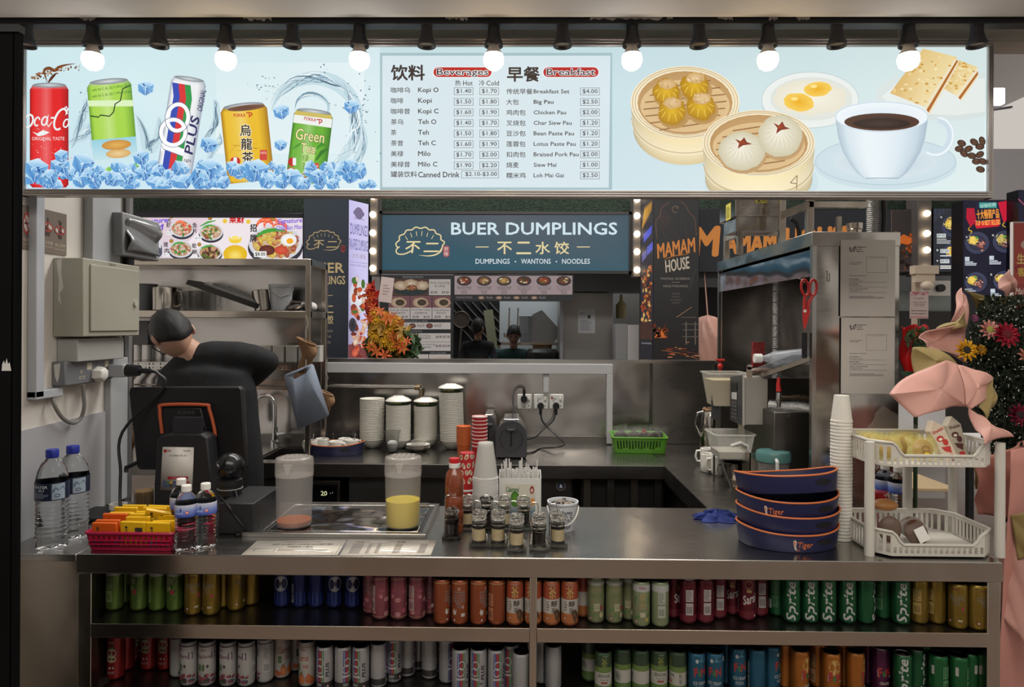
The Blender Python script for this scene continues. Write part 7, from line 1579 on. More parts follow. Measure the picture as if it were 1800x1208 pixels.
p=at(1383,968);Yt=p.y+.085;xt=P(1383,960,Yt).x
for k,(z,rz,tl,lg)in enumerate(((0,.02,(0,0),-1.66),(.052,-.03,(0,.01),None),(.098,.05,(0,-.01),-2.25),(.148,.0,(-.15,-.05),None))):
 oval_tray('serving_tray',('lowest navy oval tray of the stack, orange tiger emblem in front','second navy oval tray from the bottom of the stack','third navy oval tray of the stack with hand slot','topmost tilted navy oval tray of the stack')[k],(xt,Yt,ZC+.001+z+(.014 if k==3 else 0)),rz,.158,.118,.052,'stacked navy trays',tl,lg)
WC=mat('white_paper_cup',(214,210,200),.5)
cupstack('white_cup','cup',1478,948,697,35,36,WC,WC,True,'upturned white paper cup of the tall stack beside the rack','white paper cups by the rack',hcup=.085,taper=.70)
# ---------------- two tier rack ----------------
RK=mat('rack_grey_white',(196,192,182),.4)
fl_=Vector(P(1528,975,2.05));fr_=Vector(P(1757,977,2.05));xl2,xr2=fl_.x,fr_.x;yf,ybk=2.05,2.27
rk=thing('two_tier_rack','two-tier grey-white plastic rack holding wrapped buns and bread','rack',((xl2+xr2)/2,2.16,ZC))
cx_=rk.location.x;hx_=(xr2-xl2)/2;hy_=.11
ztop=CAMZ-(772-CY)*2.05/1200-ZC;zup=CAMZ-(813-CY)*2.05/1200-ZC;zlo=CAMZ-(968-CY)*2.05/1200-ZC+.0;
for(x,y)in((-hx_,-hy_),(hx_,-hy_),(-hx_,hy_),(hx_,hy_),(0.06,hy_+.03)):part('post',M().cyl((x,y,0.0005),(x,y,ztop),.0145,16,.0135),RK,rk)
def tier(z0,z1,zd,nm):
 """octagonal basket: z0 bottom, z1 rim height, zd dipped rim at front"""
 c=.045;X,Y=hx_-.012,hy_+.02
 part(nm+'_floor',M().prism([(-X+c,-Y+.01),(X-c,-Y+.01),(X-.01,-Y+c),(X-.01,Y-c),(X-c,Y-.01),(-X+c,Y-.01),(-X+.01,Y-c),(-X+.01,-Y+c)],z0,z0+.004),RK,rk)
 pts=[(-X+c,-Y),(X-c,-Y),(X,-Y+c),(X,Y-c),(X-c,Y),(-X+c,Y),(-X,Y-c),(-X,-Y+c)]
 for i in range(8):
  a,b=Vector((*pts[i],0)),Vector((*pts[(i+1)%8],0));L_=(b-a).length;u=(b-a).normalized();nv=Vector((u.y,-u.x,0));m=M();frt=i==0
  hr=(lambda s_:z1 if not frt else(zd if.13<s_<.87 else(z1+(zd-z1)*(1-math.cos(PI*min(1,min(s_,1-s_)/.13)))/2)))
  def blk(s0,s1,za,zb,zb2=None):
   p0,p1=a+u*L_*s0,a+u*L_*s1;zb2=zb if zb2 is None else zb2
   m.add([(p0 .x,p0 .y,za),(p1 .x,p1 .y,za),(p1 .x-nv.x*.003,p1 .y-nv.y*.003,za),(p0 .x-nv.x*.003,p0 .y-nv.y*.003,za),(p0 .x,p0 .y,zb),(p1 .x,p1 .y,zb2),(p1 .x-nv.x*.003,p1 .y-nv.y*.003,zb2),(p0 .x-nv.x*.003,p0 .y-nv.y*.003,zb)],[(0,3,2,1),(4,5,6,7),(0,1,5,4),(1,2,6,5),(2,3,7,6),(3,0,4,7)])
  low,up_=z0,z0+.007
  slot_top=(zd-.006)if frt else z1-.012
  blk(0,1,low,up_)
  ns=max(3,int(L_/.0165))
  for k in range(ns+1):cc=k/ns;hw=.22/ns;blk(max(0,cc-hw),min(1,cc+hw),up_,slot_top if not frt else min(slot_top,hr(cc)-.002))
  nn=30 if frt else 1
  for k in range(nn):blk(k/nn,(k+1)/nn,slot_top if not frt else slot_top,hr(k/nn),hr((k+1)/nn))
  part(nm+'_wall',m,RK,rk)
 rim=[]
 for i in range(8):
  a,b=pts[i],pts[(i+1)%8]
  for k in range(24 if i==0 else 2):
   s_=k/(24 if i==0 else 2);z=z1
   if i==0:z=zd if.13<s_<.87 else z1+(zd-z1)*(1-math.cos(PI*min(1,min(s_,1-s_)/.13)))/2
   rim.append((a[0]+(b[0]-a[0])*s_,a[1]+(b[1]-a[1])*s_,z))
 part(nm+'_rim',M().tube(rim,.0045,6,True),RK,rk)
zA=CAMZ-(773-CY)*2.04/1200-ZC;zAd=CAMZ-(795-CY)*2.04/1200-ZC
tier(zup,zA,zAd,'upper_basket')
tier(.006,CAMZ-(928-CY)*2.04/1200-ZC,CAMZ-(950-CY)*2.04/1200-ZC,'lower_basket')
BUN=mat('bun_crust',(176,122,70),.45,var=(14,.3));YW=mat('yellow_film',(216,206,120),.15,alpha=.34,spec=.9,bump=(70,.9,.004))
zU=ZC+zup+.005
def bun(px,Y,label,w_=.085,z=zU,sz=1.0,tilt=-.25,seed=0):
 x=P(px,780,Y).x
 return packet('wrapped_bun',label,'bun',(x,Y,z),w_,.078*sz,.032,YW,(tilt,0,0),[('bread_bun',M().ball((0,0,.036*sz),.030*sz,18,10,(1.05,.42,1.0)),BUN)],'wrapped buns on the rack',seed)
bun(1625,2.10,'yellow wrapped round bun at the front middle of the upper rack tier',.095,seed=1)
A=Art(local_map(1,1,.0004,-.018,0,.03));A.ell(.0,.012,.008,.006,(214,190,50));A.ring(0,-.004,.012,.010,.002,(140,90,50));b1=bpy.data.objects['wrapped_bun'];A.build('yellow_sticker',PR,b1,'yellow oval sticker')
bun(1562,2.11,'yellow wrapped bun at the front left of the upper rack tier',.09,seed=2)
bun(1585,2.16,'yellow wrapped bun, second row behind the front left one',.085,seed=3);bun(1540,2.15,'yellow wrapped bun, half hidden at the left end of the upper rack tier',.07,seed=4);bun(1530,2.19,'yellow wrapped bun in the back left corner of the upper rack tier',.07,seed=5);bun(1600,2.21,'yellow wrapped bun in the back row behind the others',.09,seed=6)
packet('silver_packet','crumpled clear bread bag at the back of the upper rack tier','packet',(P(1555,770,2.245).x,2.245,zU+.03),.15,.10,.04,FILM,(.1,.5,.1),None,None,9)
def carton(px,Y,c,label,tilt,ink):
 x=P(px,780,Y).x;t=thing('snack_carton',label,'carton',(x,Y,zU));t.rotation_euler=(-.15,tilt,0)
 part('box',M().prism([(-.022,0),(.022,0),(.022,.10),(.0,.128),(-.022,.10)],-.016,.016,'y'),mat('carton_%d'%sum(c),c,.4),t,bev=.002)
 A=Art(local_map(1,1,.0004,-.0163));A.text('Shalab',-.018,-.100,.018,-.090,ink,.03,-8);A.ell(-.004,-.07,.011,.009,ink);A.l=2;A.ell(-.004,-.068,.006,.004,(236,220,200));A.ell(.006,-.055,.008,.01,ink);A.poly([(-.012,-.045),(.014,-.04),(.01,-.02),(-.006,-.03)],ink);A.ell(.004,-.01,.009,.007,(200,50,44));A.build('printed_label',PR,t)
carton(1668,2.12,(206,190,168),'slim cream and red carton leaning at the right of the upper rack tier',-.38,(186,50,44));carton(1685,2.17,(186,178,160),'slim cream and brown carton behind the red one on the rack',-.15,(90,50,44))
bt=bottle_small(1578,0,0,'small water bottle seen through the rack, right one',.3,Vector((P(1578,900,2.40).x,2.40,ZC)));dup(bt,None,(P(1555,900,2.44).x,2.44,ZC+.001),1.0,'small water bottle seen through the rack, left one behind the can')
dup(bt,None,(P(1548,900,2.52).x,2.52,ZC+.001),2.0,'small water bottle farthest back behind the rack')
zL=ZC+.011
packet('bread_packet','wrapped dark brown bread with white label on the lower rack tier','bread',(P(1622,950,2.12).x,2.12,zL),.085,.085,.045,FILM,(-.3,-.35,.2),[('dark_bread',M().ball((0,0,.04),.034,14,8,(1.1,.5,1.15)),mat('dark_bread',(84,48,26),.6,var=(20,.3))),('paper_label',M().box(-.018,.018,-.0225,-.0215,.012,.055),WPL)],None,3)
packet('bread_packet','clear packet of dark bread at the left of the lower rack tier','bread',(P(1562,950,2.13).x,2.13,zL),.08,.10,.045,FILM,(-.1,.1,-.2),[('dark_bread',M().ball((0,0,.045),.034,14,8,(1.0,.5,1.2)),mat('dark_bread'))],None,4)
packet('bread_packet','flat clear packet of dark bread behind the labelled one','bread',(P(1596,950,2.18).x,2.18,zL),.10,.09,.04,FILM,(.1,.2,0),[('dark_bread',M().ball((0,0,.04),.034,14,8,(1.2,.45,1.0)),mat('dark_bread'))],None,6)
ware('bread_roll','golden bread roll resting on the packets below the dented can','bread',M().ball((0,0,.018),.035,18,10,(1.2,.8,.55)),BUN,(P(1555,880,2.22).x,2.22,ZC+.09))
t=thing('dented_can','red soft drink can standing behind the rack at the left','drink can',(P(1547,900,2.36).x,2.36,ZC));part('body',M().lathe([(.022,0),(.026,.006),(.0285,.014),(.0285,.105),(.024,.118),(.0001,.116)],28),mat('can_red_body',(150,26,30),.3,.6),t)
A=Art(cyl_map(.0288,.12,.0003));A.text('Coca-Cola',-60,36,60,80,(226,214,206),.02,-70,.3);A.build('lettering',PRG,t)
# ---------------- hood over the side worktop ----------------
YN=2.66;XH=1.131;xH2=P(1580,600,YN).x
zt0=P(1500,408,YN).z;zt1=P(1500,433,YN).z
hd=thing('steel_hood','tall stainless hood cabinet standing on the side worktop with two notices','hood',(XH,YN,ZC))
def lph(m,name,mt,**k):return lp(m,name,mt,hd,**k)
Yfar=3.93
lph(M().box(XH,xH2,YN,YN+.006,ZC+.001,zt1),'front_panel',S_HOOD)
lph(M().box(XH-.008,xH2+.002,YN-.005,Yfar,zt1,zt0),'top_fascia',S_HOOD,bev=.002)
zq=P(1500,450,YN).z
lph(M().box(XH,XH+.004,YN+.004,Yfar,zt1-.115,zt1-.012),'side_band',steel('mirror_band',(180,184,190),.07,.10,(3,3,40),.04,3))
lph(M().box(XH-.004,XH+.012,YN-.003,YN+.02,ZC+.001,zt1),'corner_post',S_TOP);lph(M().box(XH-.004,XH+.012,Yfar-.02,Yfar,ZC+.001,zt1),'corner_post',S_TOP)
lph(M().box(xH2-.004,xH2,YN+.006,Yfar,ZC+.001,zt1),'outer_side',S_BACK);lph(M().box(XH+.02,xH2,Yfar-.004,Yfar,ZC+.001,zt1),'rear_panel',S_BACK)
lph(M().box(XH+.004,xH2-.005,YN+.01,Yfar-.005,zt1-.02,zt1-.012),'inner_ceiling',S_DK)
fp_=M()
for k in range(12):fp_.cyl((XH+.10,3.30,ZC+.36+k*.055),(XH+.10,3.30,ZC+.36+k*.055+.05),.022,12)
lph(fp_,'flue_pipe',mat('foil_duct',(170,170,168),.25,.9,bump=(160,1,.004)))
lph(M().cyl((XH+.2,3.1,ZC+.3),(XH+.2,3.1,zt1-.02),.012,8),'conduit',S_FR)
for i in range(2):
 p=P(1404+0*i,482,YN-.003)
def notice(name,label,x0,y0,x1,y1):
 t,A=panel(name,label,'notice',x0,y0,x1,y1,YN-.0078,.002,mat('notice_paper',(190,184,176),.35,coat=.25),pname='sheet')
 c=(60,58,58);w_,h_=x1-x0,y1-y0;X=lambda u:x0+w_*u;Yv=lambda v:y0+h_*v
 A.l=1
 A.poly([(X(.165),Yv(.09)),(X(.195),Yv(.105)),(X(.215),Yv(.15)),(X(.19),Yv(.16)),(X(.165),Yv(.13))],c);A.poly([(X(.275),Yv(.075)),(X(.225),Yv(.11)),(X(.225),Yv(.155)),(X(.26),Yv(.145)),(X(.28),Yv(.11))],c);A.l=2;A.poly([(X(.18),Yv(.11)),(X(.20),Yv(.125)),(X(.2),Yv(.145)),(X(.18),Yv(.13))],(190,184,176));A.poly([(X(.265),Yv(.095)),(X(.24),Yv(.12)),(X(.24),Yv(.145)),(X(.262),Yv(.125))],(190,184,176));A.l=1
 A.text('Singapore',X(.29),Yv(.08),X(.47),Yv(.106),c,.01);A.text('Food',X(.29),Yv(.112),X(.38),Yv(.13),c,.01);A.text('Agency',X(.29),Yv(.138),X(.42),Yv(.162),c,.01)
 A.text('Licence Number:',X(.16),Yv(.29),X(.40),Yv(.302),c,.01);A.text('CWB27988W',X(.16),Yv(.312),X(.34),Yv(.322),c)
 A.frame(X(.47),Yv(.22),X(.85),Yv(.43),.5,(120,118,116));A.text('Scan to verify licence',X(.52),Yv(.232),X(.80),Yv(.242),(90,88,86))
 A.text('This licence is issued to:',X(.16),Yv(.462),X(.48),Yv(.474),c,.015)
 for k,tx in enumerate(('Licensee Name:','Business Name:','Address of Licensed Premises:')):
  y=Yv(.505+.065*k);A.text(tx,X(.16),y,X(.34+.16*(k==2)),y+2.0,c,.01);A.rect(X(.16),y+6.5,X(.85),y+7,(130,126,124));A.text('ST CLEMENT FOOD',X(.16),y+3.6,X(.40),y+5.6,(110,108,106))
 A.rect(X(.16),Yv(.70),X(.85),Yv(.702),(130,126,124));A.tlines(X(.16),Yv(.735),X(.85),Yv(.775),3,(120,116,114),.45)
 A.build('printed_text',PR,t)
notice('licence_notice','upper of two white licence notices on the steel hood',1477,422,1574,556);notice('licence_notice','lower of two white licence notices on the steel hood',1478,559,1573,692)
tg=Art(lambda u,v,l:(lambda q:(q.x,YN-.0006-.0003*l,q.z))(P(u,v,YN)));tg.line([(1454,477),(1454,492)],1.0,(70,66,62));tg.line(smooth([(1458,480),(1458,492),(1456,495),(1452,492)],4),1.0,(80,76,72));tg.line([(1452,477),(1455,477)],1,(80,76,70));tag(tg.build('scratched_mark',PR),'dark scratched hook mark on the steel hood panel beside the notices','mark')
sx=thing('scissors','red handled scissors hanging from the corner of the hood','scissors',tuple(P(1421,520,YN-.04)))
def sq(px,py,dy=0):q=P(px,py,YN-.04);return(q.x-sx.location.x,dy,q.z-sx.location.z)
RS=mat('scissor_red',(186,38,36),.4)
for s_,cx0 in((-1,1415),(1,1429)):
 part('grip',M().tube([sq(cx0+6.5*math.cos(a)+(1.5 if s_<0 else-1)*math.sin(a)*1,506+14*math.sin(a))for a in[2*PI*k/20 for k in range(20)]],.0052,8,True).tube([sq(cx0,519),sq(1418+s_*3.5,532),sq(1416+s_*2.5,548)],[.006,.007,.005],8),RS,sx)
part('blade_sheath',M().prism([sq(1411,545)[::2],sq(1424,543)[::2],sq(1419,566)[::2],sq(1414,580)[::2],sq(1412,566)[::2]],-.004,.004,'y'),RS,sx);part('blade_tip',M().prism([sq(1413.5,572)[::2],sq(1416.5,570)[::2],sq(1413.6,584)[::2]],-.0015,.0015,'y'),S_FR,sx);part('pivot',M().cyl(sq(1414,547,-.006),sq(1414,547,.0),.006,16),WPL,sx);part('hook',M().tube([sq(1412,488,.045),sq(1412,492,.0),sq(1414,497,.0)],.002,6),WIRE,sx)
tag(part('knife_guard',M().box(0,.02,0,.004,-.10,0),BLK,None,loc=tuple(P(1410,585,YN+.03))),'black plastic strip hanging below the scissors','guard')
# ---- frames and boxes on top of the hood
zh=zt0
tr=thing('roof_frame','square tube steel stand on top of the hood','frame',(XH,YN,zh));
def fb(m,name,mt=S_FR,**k):return lp(m,name,mt,tr,**k)
def px_at(px,Y):return P(px,400,Y).x
Y1=2.80;Y2=3.15;Y3=3.62
xa1,xb1=px_at(1419,Y1),px_at(1445,Y1)
for(px,Y)in((1419,Y1),(1371,Y2),(1297,3.50),(1274,3.8)):
 x=px_at(px,Y);ztp=P(px,300 if Y<3.3 else(400 if px==1297 else 410),Y).z;fb(M().box(x,x+.028,Y,Y+.028,zh,ztp),'upright',bev=.002)
x1=px_at(1419,Y1);x2=px_at(1371,Y2)
fb(M().box(px_at(1419,Y1),px_at(1526,Y1),Y1,Y1+.03,P(1419,364,Y1).z,P(1419,354,Y1).z),'cross_tube')
fb(M().bar((px_at(1372,Y2)+.01,Y2,P(1372,378,Y2).z),(px_at(1414,Y1)+.01,Y1,P(1414,362,Y1).z),.02,.03),'side_tube')
fb(M().box(px_at(1304,3.50),px_at(1368,3.50),3.5,3.52,P(1304,414,3.5).z,P(1304,407,3.5).z),'cross_tube')
fb(M().bar((px_at(1275,3.8)+.01,3.8,P(1275,420,3.8).z),(px_at(1297,3.5)+.01,3.5,P(1297,411,3.5).z),.02,.028),'side_tube')
eb=thing('exhaust_box','shiny steel exhaust box with yellow warning labels above the hood','exhaust',(px_at(1294,3.3),3.3,P(1294,406,3.3).z))
w_=px_at(1368,3.3)-px_at(1294,3.3)
h1=P(1294,381,3.3).z-eb.location.z;h2=P(1294,338,3.3).z-eb.location.z
part('lower_duct',M().box(0,w_,0,.2,0.002,h1),S_HOOD,eb);part('upper_box',M().box(-.01,w_+.01,-.02,.24,h1,h2+.1),S_HOOD,eb,bev=.003);part('access_panel',M().box(.012,w_-.008,-.026,-.02,h1+.04,h2+.06),S_HOOD,eb,bev=.002)
A=Art(lambda u,v,l:(lambda q:(q.x-eb.location.x,-.0265-.0004*l,q.z-eb.location.z))(P(u,v,3.3-.0265)));A.rect(1328,340,1348,357,(190,176,70));A.l=2;A.poly([(1331,355),(1334,350),(1337,355)],(60,56,30));A.text('WARNING',1338,351,1347,355,(60,56,30));A.build('warning_label',PR,eb,'yellow warning label')
A=Art(lambda u,v,l:(-.0105-.0004*l,.05+.08*(1-u),h2-.04-.08*v));A.rect(0,0,1,1,(200,190,80));A.l=2;A.tlines(.15,.2,.85,.9,7,(90,80,40),.4);A.build('warning_label',PR,eb,'tall yellow label')
for k,(px,Y)in enumerate(((1475,2.84),(1500,3.0))):
 x=px_at(px,Y);
dk=thing('corrugated_duct','ribbed foil duct with a black cable rising from the hood top','duct',(px_at(1534,2.95),2.95,zh));m=M()
pr=[];
for k in range(30):pr+=[(.022,k*.009),(.0265,k*.009+.0045)]
part('foil_hose',m.lathe(pr,20),mat('foil_duct'),dk);part('black_cable',M().tube([(.045,0,0),(.05,0,.10),(.046,0,.2),(.045,0,.35)],.012,8),BLK,dk)
cable('cable','thick black cable curving down behind the steel stand on the hood',[P(1390,384,3.3),P(1400,392,3.3),P(1405,410,3.3),Vector((P(1405,420,3.3).x,3.3,zh+.0))],.012)
t=thing('steel_canister','small steel canister on top of the hood','canister',(px_at(1502,3.1),3.1,zh));part('body',M().lathe([(.03,0),(.03,.07),(.034,.075),(.034,.1),(.0001,.1)],20),S_FR,t)
t=thing('steel_canister','narrow steel bracket bar standing on the hood top','bracket',(px_at(1474,3.1),3.1,zh));part('bar',M().box(-.01,.01,-.01,.01,0,.13),S_FR,t)
# ---------------- drinks machine and wares on the side worktop ----------------
GRY=mat('controller_grey',(158,154,146),.45)
Ym=2.95
cb=thing('control_box','pale grey controller box with a black keypad door on a stand','controller',(P(1317,750,Ym).x,Ym,ZC))
def kq(px,py,Y=Ym):q=P(px,py,Y);return q.x-cb.location.x,q.z-ZC
a=kq(1309,747);b=kq(1350,664)
part('housing',M().box(a[0],b[0],0,.12,a[1],b[1]),GRY,cb,bev=.003)
def wedge(x0,x1,yt0,yt1,yb0,yb1,Y0,Y1_):
 p0,p1=P(x0,yt0,Y0),P(x1,yt1,Y1_);q0,q1=P(x0,yb0,Y0),P(x1,yb1,Y1_);o=Vector((cb.location.x,Ym,ZC));m=M();n=Vector((.012,.012,0))
 m.add([q0-o,q1-o,p1-o,p0-o,q0-o+n,q1-o+n,p1-o+n,p0-o+n],[(0,1,2,3),(7,6,5,4),(0,4,5,1),(1,5,6,2),(2,6,7,3),(3,7,4,0)]);return m
part('keypad_door',wedge(1283,1305,662,659,739,749,3.10,2.96),mat('keypad_black',(60,60,62),.35),cb,bev=.003)
part('hinge_strip',wedge(1305,1309,660,664,750,747,2.955,2.945),GRY,cb)
A=Art(quad_map(*[Vector(P(*v))-cb.location+Vector((-.001,-.0025,0))for v in((1284,665,3.098),(1303,662,2.965),(1303,745,2.965),(1284,737,3.098))],(-.7,-.7,0),1,1,.0005))
A.rect(.1,.12,.6,.30,(30,34,34));A.rect(.1,.34,.6,.50,(190,190,186));
for j in range(5):
 for k in range(3):A.rr(.1+k*.18,.55+j*.085,.22+k*.18,.60+j*.085,.01,(100,98,96))
A.build('keypad',PR,cb);part('stand_leg',M().bar((.0,.05,.0),(-.02,.05,a[1]),.02,.02),S_FR,cb);part('stand_foot',M().box(-.07,.07,0,.12,0.0005,.012),S_FR,cb);part('lug',M().box(-.012,.012,.0,.004,b[1],b[1]+.045).cyl((0,0,b[1]+.045),(0,.004,b[1]+.045),.012,14),S_FR,cb)
part('second_keypad',M().prism([kq(1250,735,3.15),kq(1262,740,3.15),kq(1262,688,3.15),kq(1250,683,3.15)],.18,.2,'y'),mat('keypad_black'),cb)
TUB=mat('tub_clear',(206,204,196),.12,alpha=.38,spec=.8)
def tub(px,Y,ybot,ytop,wpx,label,fill=None,filltop=None,fillmt=None,dd=.16):
 z0=CAMZ-(ybot-CY)*Y/1200;z1=CAMZ-(ytop-CY)*Y/1200;w_=wpx*Y/1200/2;t=thing('clear_tub',label,'tub',(P(px,ytop,Y).x,Y,z0));H=z1-z0
 m=M();b=[(-w_*.72,0),(w_*.72,0),(w_*.72,dd*.8),(-w_*.72,dd*.8)];tp=[(-w_*.92,-dd*.05),(w_*.92,-dd*.05),(w_*.92,dd),(-w_*.92,dd)]
 m.add([(x,y,0)for x,y in b]+[(x,y,H)for x,y in tp],[(3,2,1,0),(0,1,5,4),(1,2,6,5),(2,3,7,6),(3,0,4,7)]);part('tub_body',m,TUB,t)
 part('rim',M().tube([(x,y,H)for x,y in rrect(-w_,w_,-dd*.1,dd*1.05,.02)],.004,6,True),TUB,t)
 if fill:
  f=fill;part('contents',M().add([(x*.97,y*.97+.002,.003)for x,y in b]+[((x0+(x1-x0)*f)*.97,(y0+(y1-y0)*f)*.97+.002,H*f)for(x0,y0),(x1,y1)in zip(b,tp)],[(3,2,1,0),(4,5,6,7),(0,1,5,4),(1,2,6,5),(2,3,7,6),(3,0,4,7)]),fillmt,t)
 return t
CREAM=mat('cream_batter',(196,180,140),.4)
tb=tub(1283,3.10,712,655,72,'clear tub of cream liquid above the controller keypad',.8,None,CREAM);part('bracket',M().bar((.0,.18,-.0),(.0,.18,-(tb.location.z-ZC)),.02,.02),S_FR,tb)
tb2=tub(1292,2.92,805,762,72,'lower clear tub with a thin layer of milky liquid and hose',.3,None,mat('milk_liquid',(196,190,176),.3));part('hose',M().tube([(-.02,-.01,.06),(.02,-.015,.075),(.05,-.015,.06),(.06,-.015,.02)],.006,8),mat('milky_rim'),tb2);part('rest_frame',M().bar((-.06,0,0),(-.02,-.02,-(tb2 .location.z-ZC)),.008).bar((.06,0,0),(.06,-.0,-(tb2 .location.z-ZC)),.008).bar((-.06,.1,0),(-.06,.1,-(tb2 .location.z-ZC)),.008),S_DK,tb2)
cs=thing('clear_bottle','large clear bottle with white cap lying on the steel rails inside the hood','bottle',tuple(P(1336,630,3.0)))
L_=P(1424,626,2.85)-P(1336,630,3.0);part('body',M().tube([(0,0,0),(.02,0,0),(.04,0,.0),(.06,-.01,0),tuple(L_)],[.012,.014,.022,.032,.034],16),mat('dusty_clear',(196,200,206),.15,alpha=.4,spec=.8),cs);part('cap',M().cyl((-.025,0,0),(.006,0,0),.020,18),WPL,cs);part('support_rail',M().bar((-.0,.02,-.06),tuple(L_+Vector((0,.02,-.035))),.10,.004),S_FR,cs)
rc=thing('rail_frame','slanting steel rails and clear covers inside the hood below the bottle','rail',tuple(P(1340,660,2.95)))
e_=P(1426,630,2.72)-rc.location;part('rail',M().bar((0,0,0),tuple(e_),.012,.02),S_FR,rc);part('rail',M().bar((.0,.15,-.03),tuple(e_+Vector((0,.15,-.03))),.012,.02),S_DK,rc);part('clear_cover',M().bar((.01,.05,.012),tuple(e_+Vector((0,.05,.012))),.16,.002),mat('dusty_clear'),rc)
part('shelf_panel',M().box(-.0,.30,.1,.12,-.16,-.02),S_DK,rc);part('bracket',M().box(.26,.29,.0,.9,-.06,-.04),S_DK,rc)
tag(part('red_carton',M().box(-.026,.026,0,.02,0,.11),mat('carton_red',(150,40,40),.5,var=(60,.6)),None,loc=tuple(P(1334,645,3.06))),'small red and white carton standing inside the hood','carton')
tag(part('red_clamp',M().tube([(.0,0,0),(0,0,.05),(-.02,0,.06),(.02,0,.06)],.006,6).ball((0,0,.03),.014,10,8),RS,None,loc=tuple(P(1266,655,3.3))),'small red handled clamp at the far left inside the hood','clamp')
tag(part('chilli_bag',M().ball((0,0,0),.03,14,8,(1.8,.8,.5)),mat('chilli_red',(150,120,100),.4,alpha=.8,bump=(90,1,.006)),None,loc=tuple(P(1340,652,2.98))),'clear bag with red sealed ends on the tub','bag')
tp_=thing('red_tap','steel tap with tall red handle on a brass pipe','tap',tuple(P(1370,690,2.85)));tx=lambda px,py:(lambda q:(q.x-tp_.location.x,0,q.z-tp_.location.z))(P(px,py,2.85))
part('body',M().tube([tx(1369,716),tx(1369,704),tx(1369,690)],[.007,.012,.010],14),CHROME,tp_);part('red_handle',M().tube([tx(1369,688),tx(1368,676),tx(1369,664)],[.011,.008,.006],12),RS,tp_);part('pipe',M().tube([tx(1372,698),tx(1400,700),tx(1424,700)],.008,12).cyl(tx(1392,699),tx(1406,699),.012,12).cyl(tx(1410,700),tx(1416,700),.014,6),mat('brass_dull',(130,116,96),.35,.9),tp_)
hs=thing('foil_hose','silver braided foil hose running under the tap into the hood side','hose',tuple(P(1352,712,2.95)));pts=[(0,0,0),(.05,-.03,-.006),(.10,-.06,-.004),(.15,-.1,-.010),(.20,-.15,-.03)]
part('hose',M().tube(smooth3(pts),.026,18),mat('foil_duct'),hs)
wb=thing('water_boiler','dark steel boiler cabinet beside the teal lidded jug','boiler',(P(1360,850,2.82).x,2.82,ZC));q1=P(1427,725,2.82);part('cabinet',M().box(0,q1 .x-wb.location.x,0,.4,.0005,q1 .z-ZC),S_DK,wb,bev=.003);part('screw',M().cyl((.06,-.003,q1 .z-ZC-.015),(.06,.001,q1 .z-ZC-.015),.005,12),S_FR,wb)
bx2=thing('steel_bracket_box','folded steel bracket box between the lower tub and the boiler','bracket',(P(1318,822,2.86).x,2.86,ZC));part('plate',M().box(0,.085,0,.004,.02,.155).box(0,.004,0,.10,.02,.155),S_FR,bx2);part('leg',M().bar((.0,0,.02),(-.02,-.02,0),.008),S_DK,bx2);part('leg',M().bar((.085,0,.02),(.095,-.02,0),.008),S_DK,bx2)
p=at(1359,866);t=thing('teal_lid_jug','frosted jug with teal lid and white handle on the side worktop','jug',tuple(p));s=p.y/1200;H=CAMZ-(788-CY)*s-ZC;R=28*s
part('body',M().lathe([(R*.8,0),(R*.86,.004),(R*.98,H*.78),(R*.95,H*.78),(R*.82,.008),(.0001,.008)],32),FROST,t);part('lid',M().lathe([(R*1.0,H*.74),(R*1.05,H*.76),(R*1.05,H*.92),(R*.98,H*.98),(R*.6,H),(.0001,H*.99)],32),mat('teal_lid',(84,128,124),.35,alpha=.85),t)
part('handle',M().tube([(-.01,-R*.9,H*.85),(-.02,-R*1.5,H*.82),(-.02,-R*1.5,H*.35),(-.01,-R*.9,H*.28)],.007,8),mat('milky_rim'),t);part('water',M().lathe([(R*.81,.009),(R*.88,H*.4),(.0001,H*.4)],28),mat('grey_water',(150,150,146),.2,alpha=.4),t)
p=at(1345,872);t=thing('twine_bag','clear bag with green twine beside the teal lidded jug','bag',tuple(p));part('film',M().ball((0,0,.022),.032,16,10,(1.5,.8,.7)).ball((.04,.01,.03),.02,12,8,(.9,.8,1.3)),FILM,t)
m=M()
for k in range(16):a=rs.uniform(0,PI);m.tube([(.026*math.cos(2*PI*i/12)*math.cos(a)-.012,.02*math.sin(2*PI*i/12),.022+.016*math.cos(2*PI*i/12)*math.sin(a))for i in range(12)],.0014,4,True)
part('green_twine',m,mat('twine_green',(30,120,76),.6),t,kind='stuff');part('tissue',M().ball((.03,.012,.036),.02,12,8,(1,.8,1)),mat('white_tissue',(206,206,202),.8,bump=(60,1,.01)),t)
mg=mug_mesh(.034,.085).mesh('tall_mug',CERA)
for k,(px,yb,rz,lb)in enumerate(((1244,829,-.9,'white mug with its handle forward at the left of the side worktop'),(1243,818,2.9,'white mug hidden behind the left one on the side worktop'),(1263,834,2.8,'white mug with handle to the left beside the steel mug'))):
 p=at(px,yb);o=part('mug',mg,None,None,loc=(p.x,p.y,ZC+.0005));o.rotation_euler=(0,0,rz);tag(o,lb,'mug','white mugs on the side worktop')
p=at(1290,846);t=thing('steel_mug','dark shiny steel mug with a wire handle on the side worktop','mug',(p.x,p.y,ZC+.0005),math.radians(180));part('body',M().lathe([(.040,0),(.042,.003),(.043,.082),(.045,.084),(.041,.084),(.039,.006),(.0001,.006)],28),mat('dark_mug_steel',(120,114,110),.15,1.0),t);part('handle',M().tube([(.042,0,.07),(.068,0,.072),(.072,0,.05),(.066,0,.02)],.003,6),WIRE,t)
p=at(1250,798);t=thing('tall_steel_flask','tall steel pouring flask with a heavy curved handle','flask',(p.x,p.y,ZC));H=CAMZ-(716-CY)*p.y/1200-ZC
